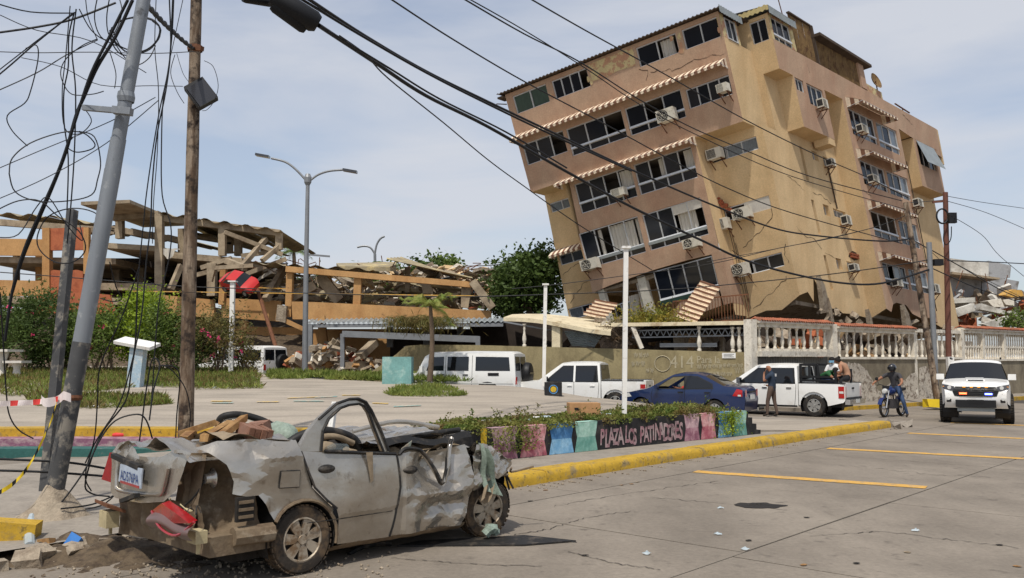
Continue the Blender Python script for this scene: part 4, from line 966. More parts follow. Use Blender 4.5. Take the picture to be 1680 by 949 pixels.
pxbeam('roof_beam', (-30, 363), (190, 380), 53, .4, h=.38); pxbeam('roof_beam', (160, 372), (300, 395), 53, .4, h=.34); pxbeam('roof_beam', (186, 358), (262, 352), 50, .5, h=.35); pxbeam('roof_beam', (262, 358), (460, 383), 50, .4, h=.36); pxbeam('roof_beam', (300, 384), (382, 397), 54, .4, h=.4)
for i, (x, y0, y1, Y, w, m_) in enumerate(((262, 352, 500, 49.8, .42, 'conc_old'), (197, 362, 392, 51, .4, 'conc_old'), (299, 376, 418, 53, .4, 'conc_old'), (365, 372, 420, 50, .38, 'conc_old'), (391, 386, 420, 53, .4, 'conc_old'), (458, 380, 410, 50, .35, 'conc_old'), (78, 375, 486, 51, .42, 'tan_paint'), (143, 374, 450, 51, .3, 'tan_paint'), (66, 398, 486, 54, .4, 'tan_paint'), (27, 395, 490, 55, .3, 'conc_old'), (376, 398, 416, 54, .4, 'conc_old'), (348, 432, 486, 49, .45, 'conc_old'), (192, 432, 490, 55, .5, 'conc_old'), (232, 440, 490, 55, .4, 'conc_old'))):
    pxbeam('column', (x, y0), (x, y1), Y, w, m_)
# floors
for (xa, ya, xb, yb, Y, dep, th) in ((-30, 421, 190, 424, 51.5, 13, .35), (165, 398, 262, 404, 50.3, 12, .3), (262, 412, 400, 424, 50.2, 11, .35), (-30, 486, 270, 490, 50.5, 14, .4), (130, 464, 262, 466, 51.5, 12, .4)):
    a, b = at(xa, ya, Y), at(xb, yb, Y); MB().prism([a, b, b - V((0, 0, th)), a - V((0, 0, th))], (0, dep, 0)).build('floor_slab', 'conc_old', pk)
pxprism('parapet', [(-30, 391), (74, 393), (74, 420), (-30, 419)], 51.2, .2, 'tan_paint'); pxprism('parapet', [(-30, 459), (68, 461), (68, 486), (-30, 486)], 50.8, .2, 'tan_paint')
pxprism('infill_panel', [(82, 375), (140, 373), (140, 410), (82, 411)], 50.9, .25, 'orange_wall'); pxprism('infill_panel', [(80, 446), (88, 443), (108, 445), (126, 443), (136, 446), (136, 482), (80, 481)], 50.9, .25, 'orange_wall')
pxprism('infill_panel', [(136, 480), (180, 484), (190, 515), (60, 515), (60, 486)], 50.4, .25, 'orange_wall')
pxprism('back_wall', [(130, 462), (200, 458), (260, 468), (260, 520), (130, 520)], 57, .3, 'conc_old')
pxprism('ramp_wall', [(262, 484), (350, 492), (352, 522), (262, 516)], 49.2, .3, 'tan_paint'); pxprism('parapet', [(362, 489), (461, 494), (461, 528), (364, 521)], 47.6, .3, 'tan_paint')
for i, (a, b, Y, w, Y2) in enumerate((((368, 381), (463, 418), 48.5, .38, 50), ((398, 436), (436, 392), 48, .42, 50), ((372, 428), (402, 440), 48.2, .5, 47), ((430, 428), (458, 404), 49, .4, 50), ((396, 420), (460, 412), 50, .4, 51), ((330, 440), (380, 424), 49, .4, 49), ((280, 475), (297, 435), 48.5, .45, 49), ((345, 462), (352, 432), 47.5, .4, 47.5), ((352, 440), (416, 436), 47, .35, 47), ((436, 492), (468, 438), 47.0, .55, 48.5), ((320, 452), (400, 432), 49.5, .4, 50), ((404, 450), (470, 425), 49.5, .4, 50))):
    pxbeam('fallen_beam', a, b, Y, w * .6, 'conc_old', Y2=Y2)
# tan portal frame, middle
for (x0, x1, y0, y1, Y) in ((467, 477, 438, 520, 46.4), (358, 367, 440, 500, 47.4), (578, 590, 452, 515, 46.4)): pxprism('column', [(x0 + 3, y0), (x1 + 3, y0), (x1, y1), (x0, y1)], Y, .4, 'tan_paint')
pxbeam('portal_beam', (470, 442), (778, 468), 46.4, .4, 'tan_paint', h=.3)
pxprism('column', [(757, 466), (775, 466), (768, 506), (756, 504)], 46.5, .4, 'conc_old'); pxprism('column', [(690, 460), (706, 460), (711, 482), (694, 482)], 48, .4, 'conc_old'); pxprism('column', [(664, 438), (672, 438), (672, 480), (664, 480)], 49, .4, 'conc_old')
pxbeam('fallen_beam', (775, 462), (808, 506), 46.0, .42, 'conc_old'); pxbeam('fallen_beam', (524, 452), (558, 494), 47.5, .6, 'conc_old'); pxbeam('fallen_beam', (474, 492), (518, 468), 47.2, .45, 'conc_old'); pxbeam('fallen_beam', (540, 470), (536, 452), 47.5, .4, 'tan_paint')
pxprism('parapet', [(478, 494), (806, 510), (806, 528), (480, 524)], 46.2, .35, 'tan_paint'); pxprism('low_wall', [(380, 536), (505, 538), (506, 575), (430, 578), (380, 572)], 48.2, .3, 'tan_paint'); pxprism('low_wall', [(466, 522), (500, 538), (500, 545), (466, 530)], 46.1, .3, 'tan_paint')
pxprism('leaning_panel', [(455, 500), (470, 502), (468, 530), (452, 526)], 46.0, .3, 'broken_concrete'); pxprism('leaning_panel', [(520, 525), (532, 518), (538, 575), (526, 580)], 45, .3, 'tan_paint'); pxprism('leaning_panel', [(388, 548), (398, 526), (406, 528), (398, 560)], 46.5, .3, 'tan_paint')
for i in range(2): rsheet((410 + i * 100, 431 + i * 6), (508 + i * 104, 437 + i * 6), 46.2, 4, .1, amp=.08)
a0, a1, a2, a3 = at(634, 425, 47), at(660, 423, 50), at(776, 457, 46), at(740, 452, 50)
mb = MB(); mb.grid(lambda u, v: a0.lerp(a2, u).lerp(a1.lerp(a3, u), v) + V((0, 0, .07 * math.sin(v * 30))), 4, 30); mb.build('roof_sheet', 'asbestos', pk, 50)
a0, a1, a2, a3 = at(552, 432, 50), at(650, 430, 50), at(650, 438, 47.5), at(556, 437, 47.5); mb = MB(); mb.prism([a0, a1, a2, a3], (0, 0, -.25)); mb.build('roof_slab', 'asbestos', pk)
pxbeam('handrail', (215, 478), (800, 486), 46, .05, 'road_yellow'); pxbeam('handrail', (360, 470), (470, 474), 46.9, .05, 'road_yellow')
pxprism('low_wall', [(500, 540), (645, 540), (645, 592), (500, 590)], 46.6, .3, 'tan_paint'); pxprism('back_wall', [(84, 424), (262, 424), (262, 488), (84, 488)], 61, .3, 'dark_inside'); pxprism('back_wall', [(262, 424), (470, 432), (470, 500), (262, 492)], 60, .3, 'dark_inside'); pxprism('back_wall', [(470, 470), (700, 480), (700, 515), (470, 510)], 60, .3, 'roof_edge')  # back walls added as dark sheets, painting in the ruin's shaded interior
# white cloth hanging from a floor edge
mb = MB(); mb.grid(lambda u, v: at(268 + 26 * u, 408 + 16 * v * (0.6 + .5 * math.sin(u * 5)), 49.7) + V((0, .1 * math.sin(u * 14), 0)), 14, 3); tag(mb.build('hanging_cloth', 'curtain', None, 60), 'white cloth hanging from the broken floor edge of the ruin', 'cloth')
# rubble heap inside and before the ruin, each chunk its own thing of the heap
hp = thing('rubble_heap', 'heap of broken slabs and beams filling the collapsed parking building', 'rubble', at(620, 520, 50))
rr = random.Random(77)
for i in range(290):
    x = rr.uniform(430, 830); t = (x - 430) / 400; y = rr.uniform(446 + 20 * math.sin(t * 6) * .4, 500); Y = 49 + rr.uniform(0, 9)
    s_ = rr.uniform(.3, 1.5); mb = MB(); mb.rock(at(x, y, Y), (s_, rr.uniform(.3, 1.0), rr.uniform(.06, .28)), 1000 + i, rot=Matrix.Rotation(rr.uniform(-.7, .7), 3, 'Y') @ Matrix.Rotation(rr.uniform(0, 3), 3, 'Z') @ Matrix.Rotation(rr.uniform(-.6, .6), 3, 'X'))
    mb.build('slab_piece', rr.choice(['conc_old', 'broken_concrete', 'broken_concrete', 'asbestos', 'conc_old', 'stucco_beige', 'white_stone']), hp)
for i in range(26):
    x, y = rr.uniform(480, 800), rr.uniform(450, 500); c_ = at(x, y, 48.2 + rr.uniform(0, 5)); Q = Matrix.Rotation(rr.uniform(0, 3), 3, 'Z') @ Matrix.Rotation(rr.uniform(-.5, .5), 3, 'X') @ Matrix.Rotation(rr.uniform(-.4, .4), 3, 'Y'); w_, l_ = rr.uniform(.5, 1.1), rr.uniform(.8, 2.0)
    mb = MB(); mb.grid(lambda u, v: c_ + Q @ V(((u - .5) * l_, (v - .5) * w_, .05 * math.sin(v * 28))), 2, 26); mb.build('roof_sheet', rr.choice(['asbestos', 'sheet_grey', 'conc_old']), hp)
for i in range(46):
    a = at(rr.uniform(370, 810), rr.uniform(432, 490), 47.4 + rr.uniform(0, 5)); MB().tube(spline([a, a + V((rr.uniform(-.5, .5), 0, rr.uniform(-.2, .5))), a + V((rr.uniform(-1.2, 1.2), 0, rr.uniform(-.6, .7)))], 3), .025, 4).build('rebar', 'rust_iron', hp)
hp2 = thing('rubble_heap', 'heap of brick and concrete rubble on the ground before the canopy posts', 'rubble', at(560, 605, 40))
for i in range(200):
    x = rr.gauss(560, 55); hgt = 42 * math.exp(-((x - 545) / 70) ** 2) + 4; y = 607 - rr.uniform(0, 1) * hgt; Y = 40.5 + rr.uniform(-.5, 2.5)
    if x < 455 or x > 690: continue
    mb = MB(); mb.rock(at(x, y, Y), (rr.uniform(.12, .7), rr.uniform(.12, .4), rr.uniform(.06, .25)), 2000 + i); mb.build('chunk', rr.choice(['broken_concrete', 'white_stone', 'tan_paint', 'brick_red', 'conc_old', 'broken_concrete']), hp2)
for i, (a, b, w_) in enumerate((((508, 602), (548, 578), .5), ((566, 600), (640, 596), .25), ((480, 590), (510, 612), .4), ((590, 585), (615, 562), .4))): MB().bar(at(*a, 40.2), at(*b, 41), w_, .3).build('fallen_beam', 'conc_old', hp2)
# rusty prop and hanging red car
tag(MB().tube([at(418, 462, 46.5), at(463, 602, 42.5)], .1, 8).build('steel_prop', 'rust_iron'), 'rusty steel tube leaning against the parking building under the red car', 'prop')
# mound of terrain under the ruin and far low skyline of debris on the right of it
def rt_(u, v):
    x = lerp(-140, 500, u); P0, P1, P2 = at(x, 600, 44), at(x, 545, 48.6), at(x, 512, 66); p_ = P0.lerp(P1, clamp(v * 3)) if v < .333 else P1.lerp(P2, (v - .333) * 1.5)
    return p_ + V((0, 0, .25 * noise.noise(V((x * .05, v * 6, 1)))))
mb = MB(); mb.grid(rt_, 40, 15); struct(mb.build('ruin_terrain', 'soil', None, 60))
hp3 = thing('rubble_heap', 'far heap of debris between the ruin and the big dark tree', 'rubble', at(770, 490, 62))
for i in range(60):
    x = rr.uniform(700, 850); y = rr.uniform(456, 505); mb = MB(); mb.rock(at(x, y, 60 + rr.uniform(0, 5)), (rr.uniform(.6, 2.4), rr.uniform(.5, 1.2), rr.uniform(.2, .8)), 3000 + i); mb.build('chunk', rr.choice(['broken_concrete', 'white_stone', 'stucco_beige', 'brick_red', 'conc_old']), hp3)
# ---- white collapsed house on the far right
wh = thing('collapsed_house', 'grey white collapsed house with tilted slabs behind the balustrade on the right', 'building', at(1620, 520, 62))
M('house_white', lin(206, 202, 192), .9, var=.15, scale=1.5, col2=lin(150, 144, 134), thr=.56, soft=.12, s2=1.2)
M('house_grey', lin(158, 158, 158), .9, var=.15, scale=1.5, col2=lin(116, 112, 108), thr=.6, s2=1.4)
for (nm, pts, Y, dep, mt) in (('wall', [(1560, 424), (1590, 428), (1622, 430), (1622, 458), (1575, 456), (1560, 450)], 64, 3, 'house_white'), ('wall', [(1622, 428), (1659, 436), (1657, 456), (1636, 458), (1620, 452)], 64.5, 3, 'house_grey'), ('wall', [(1562, 455), (1610, 458), (1608, 486), (1565, 490)], 63, 2, 'house_grey'), ('wall', [(1610, 458), (1640, 456), (1672, 462), (1668, 482), (1612, 486)], 63.3, 2, 'house_grey'), ('slab', [(1562, 446), (1640, 456), (1640, 459), (1562, 450)], 61.5, 3, 'conc_old'),
        ('slab', [(1564, 490), (1600, 488), (1600, 496), (1566, 498)], 58, 4, 'house_white'), ('beam', [(1566, 508), (1598, 498), (1600, 510), (1572, 520)], 57, .6, 'house_white'), ('beam', [(1610, 498), (1650, 510), (1648, 516), (1608, 508)], 57, .6, 'house_white'), ('beam', [(1612, 532), (1656, 518), (1656, 530), (1630, 538)], 56, .6, 'house_white'), ('slab', [(1620, 494), (1642, 490), (1648, 504), (1630, 504)], 58, 1, 'white_stone'), ('slab', [(1645, 492), (1664, 490), (1664, 502), (1650, 500)], 58, 1, 'white_stone'), ('mattress', [(1648, 484), (1662, 475), (1676, 477), (1680, 486), (1660, 488)], 59, 1, 'road_yellow'), ('wall', [(1600, 500), (1612, 498), (1612, 520), (1600, 522)], 60, 1, 'conc_old'), ('beam', [(1660, 510), (1690, 524), (1688, 530), (1656, 514)], 57, .5, 'house_white')):
    pxprism(nm, pts, Y, dep, mt, wh)
for i in range(90):
    x = rr.uniform(1545, 1700); y = rr.uniform(484, 535); mb = MB(); mb.rock(at(x, y, 59 + rr.uniform(0, 5)), (rr.uniform(.4, 1.8), rr.uniform(.4, 1.0), rr.uniform(.15, .5)), 4000 + i); mb.build('chunk', rr.choice(['broken_concrete', 'house_white', 'conc_old', 'brick_red', 'house_grey']), wh)
for i in range(14):
    a = at(rr.uniform(1565, 1670), rr.uniform(440, 500), 61); MB().tube([a, a + V((rr.uniform(-.6, .6), 0, -rr.uniform(.6, 1.8)))], .03, 4).build('rebar', 'rust_iron', wh)
# red-brown debris and boards behind the balustrade
t_ = thing('rubble_heap', 'boards, bent frames and plaster heaped behind the tiled balustrades', 'rubble', Wp(3, 0, -1.5))
for i in range(70):
    s = rr.uniform(.3, 13); mb = MB(); mb.rock(Wp(s, rr.uniform(1.2, 3.1) - .05 * s * 0, -rr.uniform(.6, 2.4)), (rr.uniform(.3, 1.6), rr.uniform(.1, .6), rr.uniform(.1, .7)), 5000 + i); mb.build('piece', rr.choice(['wood', 'orange_wall', 'broken_concrete', 'stucco_beige', 'roof_edge', 'broken_concrete', 'white_stone', 'conc_old', 'dark_inside', 'roof_edge']), t_)
mb = MB(); mb.quad(Wp(-1, 0, -3), Wp(24, 0, -3), Wp(24, 2.9, -3.2), Wp(-1, 2.9, -3.2)); mb.build('earth_bank', 'broken_concrete', t_)
# ================================================================== VEHICLES
M('car_white', lin(232, 231, 226), 0.32, var=0.05, scale=1.5, bump=0, coat=.5, col2=lin(196, 188, 174), thr=0.68, soft=.15, s2=1.2)
M('car_blue', lin(15, 36, 76), 0.28, var=0.12, scale=2, bump=0, coat=.7)
M('car_black', lin(26, 26, 27), 0.5, var=0.2, bump=0.05)
M('car_glass', lin(22, 24, 27), 0.05, var=0.1, bump=0, spec=.6)
M('car_glass_clear', lin(120, 130, 130), 0.03, var=0, bump=0, alpha=.25)
M('tyre', lin(40, 38, 36), 0.9, var=0.25, scale=5, bump=.4, bscale=60, col2=lin(78, 70, 60), thr=.58, s2=6)
M('rim_alloy', lin(168, 166, 160), 0.4, .6, var=.15, scale=6, bump=0)
M('rim_black', lin(30, 30, 31), 0.5, .2, var=.15, bump=0)
M('chrome', lin(200, 200, 200), 0.2, .9, var=.05, bump=0)
M('lamp_red', lin(168, 22, 22), 0.2, var=.1, bump=0, coat=.6)
M('lamp_clear', lin(205, 205, 200), 0.15, var=.1, bump=0, coat=.5)
M('lamp_smoke', lin(60, 60, 62), 0.15, var=.2, bump=0, coat=.6)
M('lamp_amber', lin(226, 130, 30), 0.3, var=0, bump=0, emit=((1, .45, .05), .7))
M('strobe_red', lin(255, 90, 50), 0.3, var=0, bump=0, emit=((1, .12, .04), 6))
M('strobe_blue', lin(80, 90, 255), 0.3, var=0, bump=0, emit=((.12, .16, 1), 8))
M('plate_white', lin(214, 214, 208), .6, var=.1, bump=0)
def lower_edge(xr, xf, zb, axles, ra, zc):
    pts = [(xr, zb)]
    for ax in sorted(axles):
        dx = math.sqrt(max(ra * ra - (zb - zc) ** 2, .01)); a0 = math.pi - math.asin((zb - zc) / ra)
        for k in range(11):
            a = lerp(a0, math.pi - a0, k / 10); pts.append((ax + ra * math.cos(a), zc + ra * math.sin(a)))
    pts.append((xf, zb)); return pts
class Car:
    def __init__(s, name, label, cat, loc, head, hw, paint, group=None):
        s.root = thing(name, label, cat, loc, math.atan2(head[1], head[0]), group, frame='local'); s.hw = hw; s.paint = paint
    def across(s, name, pts, mat, inset=1.0, lift=0.0, parent=None, n=10, ang=40):
        """pts: (x, z, drop)"""
        mb = MB(); k = len(pts) - 1
        def fn(u, v):
            i = min(int(u * k + 1e-6), k - 1); t = u * k - i
            x, z, d = [lerp(a, b, t) for a, b in zip(pts[i], pts[i + 1])]
            y = (v * 2 - 1); e = abs(y) ** 3 * d
            return (x, y * s.hw(x, z - d) * inset, z - e * inset ** 3 + lift)
        mb.grid(fn, k * 2, n); return mb.build(name, mat, parent or s.root, ang)
    def side(s, name, outline, mat, off=0.0, holes=(), sides=(1, -1), step=.14, parent=None, ang=40, thick=None):
        out = []
        for sg in sides:
            mb = MB(); panel(mb, outline, lambda x, z: (x, sg * (s.hw(x, z) + off), z), holes, step); out.append(mb.build(name, mat, parent or s.root, ang))
        return out
    def box(s, name, c, sz, mat, parent=None, rot=None):
        return MB().box(c, sz, 0, 0, rot).build(name, mat, parent or s.root)
    def seam(s, pts, sides=(1, -1), r=.007):
        for sg in sides:
            MB().tube([(x, sg * (s.hw(x, z) + .001), z) for x, z in dens(pts, .1, False)], r, 4).build('door_seam', 'car_black', s.root)
    def handle(s, x, z, mat='car_black', w=.17, sides=(1, -1)):
        for sg in sides: MB().box((x, sg * (s.hw(x, z) + .012), z), (w, .03, .035)).build('door_handle', mat, s.root)
    def wheel(s, x, y, r, w, rim='rim_alloy', rr=.62, spokes=6, sw=.16, tread=.01):
        sg = 1 if y > 0 else -1; c = V((x, y, r)); q = w / 2; mb = MB()
        n = 28; prof = [(r * rr, -q), (r * .8, -q * 1.04), (r * .93, -q * .98), (r * .985, -q * .8), (r, -q * .5), (r, q * .5), (r * .985, q * .8), (r * .93, q * .98), (r * .8, q * 1.04), (r * rr, q)]
        mb.lathe(prof, c, 'Y', n)
        for k in range(36):      # tread blocks
            a = k * 2 * math.pi / 36; cx, cz = math.cos(a), math.sin(a); rot = Matrix.Rotation(-a, 3, 'Y')
            for yy in (-q * .62, q * .62): mb.box(c + V((cx * r, yy, cz * r)), (tread, q * .62, r * .11), 0, 0, rot)
        t_ = mb.build('wheel', 'tyre', s.root, 35)
        o_ = sg * q; m2 = MB()
        m2.lathe([(r * rr * 1.01, o_ * .95), (r * rr * .99, o_ * 1.0), (r * rr * .9, o_ * .96), (r * rr * .88, o_ * .5), (0.0, o_ * .42)], c, 'Y', n); m2.build('rim_barrel', 'car_black' if rim != 'rim_black' else 'rim_black', t_, 40)
        m3 = MB(); m3.lathe([(r * rr * 1.0, o_ * .99), (r * rr * .93, o_ * 1.03), (r * rr * .88, o_ * .9)], c, 'Y', n); m3.lathe([(0, o_ * 1.0), (r * rr * .2, o_ * 1.0), (r * rr * .26, o_ * .8)], c, 'Y', 14)
        for k in range(spokes):
            a = 2 * math.pi * k / spokes + .3; d = V((math.cos(a), 0, math.sin(a))); tt = V((-math.sin(a), 0, math.cos(a))); p0, p1 = c + d * r * rr * .18 + V((0, o_ * .93, 0)), c + d * r * rr * .92 + V((0, o_ * .93, 0))
            w0, w1 = sw * r * .75, sw * r * 1.15
            m3.prism([p0 - tt * w0, p1 - tt * w1, p1 + tt * w1, p0 + tt * w0], (0, -o_ * .3, 0))
        m3.build('rim', rim, t_, 30); return t_
    def liner(s, x, r, yi, zc):
        for sg in (1, -1):
            mb = MB(); mb.grid(lambda u, v: (x + r * math.cos(math.pi * (u * 1.3 - .15)), sg * lerp(s.hw(x, zc) - .01, yi, v), zc + r * math.sin(math.pi * (u * 1.3 - .15))), 14, 1); mb.quad((x - r, sg * yi, .15), (x + r, sg * yi, .15), (x + r, sg * yi, zc + r), (x - r, sg * yi, zc + r)); mb.build('wheel_arch_liner', 'car_black', s.root)
def hwf(W, zb, zr, tumble=.2, xf=2.0, xr=-2.0, nose=.14, tail=.1, L=2.4):
    def f(x, z):
        k = 1.0
        if z > zb: k -= tumble * clamp((z - zb) / (zr - zb)) ** 1.15
        else: k -= .05 * clamp((zb - z) / zb) ** 2
        if x > xf: k -= nose * clamp((x - xf) / (L - xf)) ** 2
        if x < xr: k -= tail * clamp((xr - x) / (L + xr)) ** 2
        return W * k
    return f
HL = V((-.79, .613, 0))         # cars in the cross street point left and away
HS = V((-.613, -.79, 0))       # their left side, towards the camera
def spot(px, py, lx, ly, z=0.0):
    """root position when the local point (lx, ly, 0) stands on the ground at a pixel"""
    p = G(px, py, z); return p - HL * lx - HS * ly

# ---- white crew cab pickups
def pickup(label, loc, head, H=1.76, L=2.55, bedrail=1.08, kind=0, z0=0.0, dx=0.0):
    T = L; L += dx
    hw = hwf(.885, 1.05, 1.72, .17, 1.7, -2.3, .16, .03, L)
    c = Car('pickup_truck', label, 'pickup truck', (loc.x, loc.y, z0), head, hw, 'car_white'); fx, rx, wr = 1.5 + dx, -1.5, .365
    top = [(L, .42), (L + .03, .62), (L - .02, .86), (L - .12, .98), (1.35, 1.09), (.5, H - .09), (.2, H - .06), (-.75, H - .05), (-.92, H - .1), (-.98, 1.06)]
    cab = top + [(-.98, .3)] + lower_edge(-.98, L, .32, [fx], .44, wr)[1:]
    cab = [(L, .42)] + top[1:] + [(-.98, .32)] + lower_edge(-.98, L, .32, [fx], .44, wr)[1:-1] + [(L - .25, .38)]
    c.side('cab_side', cab, 'car_white')
    bed = [(-1.01, bedrail), (-T + .02, bedrail - .02), (-T, .55), (-T + .06, .48)] + lower_edge(-T + .1, -1.01, .36, [rx], .45, wr)[1:]
    c.side('bed_side', bed, 'car_white', off=.004)
    c.across('front', [(L, .42, .02), (L + .03, .62, .02), (L - .02, .86, .03), (L - .12, 1.01, .03)], 'car_white')
    c.across('hood', [(L - .12, 1.01, .03), (2.0, 1.08, .05), (1.35, 1.13, .05)], 'car_white')
    c.across('windshield', [(1.33, 1.12, .05), (.9, 1.44, .05), (.5, H - .05, .05)], 'car_glass'); c.across('roof', [(.5, H - .04, .05), (.2, H, .06), (-.3, H + .01, .06), (-.75, H, .06), (-.92, H - .05, .05)], 'car_white'); c.across('cab_back', [(-.92, H - .05, .05), (-.98, 1.06, .02), (-.98, .4, .02)], 'car_white'); c.across('rear_window', [(-.945, H - .12, 0), (-1.0, 1.16, 0)], 'car_glass', .82, .0)
    # bed: floor, inner faces, tailgate
    MB().box((-1.78, 0, .62), (1.54, 1.5, .05)).build('bed_floor', 'car_black', c.root)
    for sg in (1, -1): MB().box((-1.76, sg * .82, (bedrail + .62) / 2), (1.5, .05, bedrail - .62)).build('bed_inner', 'car_white', c.root); MB().box((-1.76, sg * .845, bedrail + .012), (1.5, .1, .03)).build('bed_rail', 'car_black', c.root)
    tg = MB().box((-T + .05, 0, (bedrail + .58) / 2), (.07, 1.52, bedrail - .58)).build('tailgate', 'car_white', c.root); MB().box((-T + .005, 0, .93), (.02, .2, .06)).build('handle', 'car_black', tg)
    bp = MB().box((-T - .06, 0, .5), (.16, 1.6, .16)).build('rear_bumper', 'chrome' if kind == 0 else 'car_white', c.root); MB().box((-T - .15, 0, .52), (.01, .34, .12)).build('licence_plate', 'plate_white', bp)
    for sg in (1, -1):
        mb = MB(); panel(mb, [(-T + .02, .62), (-T + .2, .62), (-T + .2, 1.0), (-T + .02, 1.0)], lambda x, z: (x, sg * (hw(x, z) + .014), z), (), .1); panel(mb, [(sg * .74, .62), (sg * .87, .62), (sg * .87, 1.0), (sg * .74, 1.0)], lambda y, z: (-T - .006, y, z), (), .1); tl = mb.build('tail_lamp', 'lamp_red', c.root)
        MB().box((-T + .11, sg * (hw(-T + .1, .8) + .016), .81), (.15, .006, .07)).build('lens_band', 'lamp_clear', tl)
    zt = H - .15
    c.side('window_trim', [(1.12, 1.06), (.42, zt), (-.84, zt), (-.9, 1.06)], 'car_black', .003)
    gl = 'car_glass'
    c.side('window', [(1.02, 1.09), (.42, zt - .04), (.02, zt - .03), (.02, 1.09)], gl, .007); c.side('window', [(-.05, 1.09), (-.05, zt - .03), (-.78, zt - .03), (-.84, 1.09)], gl, .007)
    c.side('pillar', [(-.05, 1.07), (.02, 1.07), (.02, zt), (-.05, zt)], 'car_white', .01, step=.3)
    c.seam([(.0, 1.06), (.0, .36)]); c.seam([(-.92, 1.06), (-.9, .7), (-.86, .36)]); c.seam([(1.1, 1.06), (1.12, .9), (1.05, .4)])
    c.handle(.16, .93, 'chrome' if kind == 0 else 'car_white'); c.handle(-.68, .93, 'chrome' if kind == 0 else 'car_white')
    for sg in (1, -1): m_ = MB().box((1.02, sg * 1.0, 1.16), (.12, .18, .2)).build('mirror', 'chrome' if kind == 0 else 'car_white', c.root); MB().box((.955, sg * 1.0, 1.16), (.01, .15, .16)).build('mirror_glass', 'car_glass', m_)
    for sg in (1, -1):
        mb = MB(); panel(mb, [(L - .45, .8), (L - .08, .76), (L - .1, .95), (L - .36, .98)], lambda x, z: (x, sg * (hw(x, z) + .006), z), (), .12); mb.quad((L + .035, sg * .5, .74), (L + .035, sg * .74, .74), (L - .01, sg * .74, .95), (L - .01, sg * .5, .95)); mb.build('headlamp', 'lamp_clear', c.root)
    for x in (fx, rx):
        c.liner(x, .46, .5, wr)
        for sg in (1, -1): c.wheel(x, sg * .76, wr, .25, 'rim_alloy', .6, 6 if kind == 0 else 5)
    MB().box((0, 0, .4), (4.6, 1.2, .18)).build('chassis', 'car_black', c.root)
    c.side('sill_shadow', [(-.95, .3), (.95, .3), (.95, .36), (-.95, .36)], 'car_black', .004, step=.4)
    return c
pA = pickup('white crew cab pickup with a dark metal rack and people in its bed', spot(1338, 684, -1.5, .76), HL, 1.74, 2.5, 1.09, 0)
HL = V((-.95, .312, 0)); HS = V((-.312, -.95, 0))
pB = pickup('clean white crew cab pickup nose out behind the blue sedan', spot(1016, 677, -1.62, .76), HL, 1.8, 2.6, 1.12, 1, dx=.3)
# dark rack in the bed of the first pickup
rk = thing('bed_rack', 'black metal headache rack and side bars mounted in the white pickup bed', 'rack', pA.root.location, math.atan2(.613, -.79), frame='local')
for (p_, q_) in (((-1.05, .78, 1.1), (-1.05, .78, 1.72)), ((-1.05, -.78, 1.1), (-1.05, -.78, 1.72)), ((-1.05, -.8, 1.7), (-1.05, .8, 1.7)), ((-1.05, .78, 1.7), (-1.62, .78, 1.68)), ((-1.05, -.78, 1.7), (-1.62, -.78, 1.68)), ((-1.62, .78, 1.68), (-1.68, .78, 1.1)), ((-1.62, -.78, 1.68), (-1.68, -.78, 1.1)), ((-1.06, .8, 1.3), (-2.2, .8, 1.3)), ((-1.06, .8, 1.18), (-2.2, .8, 1.18)), ((-1.06, -.8, 1.3), (-2.2, -.8, 1.3)), ((-2.2, .8, 1.1), (-2.2, .8, 1.55)), ((-2.2, -.8, 1.1), (-2.2, -.8, 1.55)), ((-1.35, .79, 1.3), (-1.35, .79, 1.68))):
    MB().bar(p_, q_, .07).build('bar', 'car_black', rk)

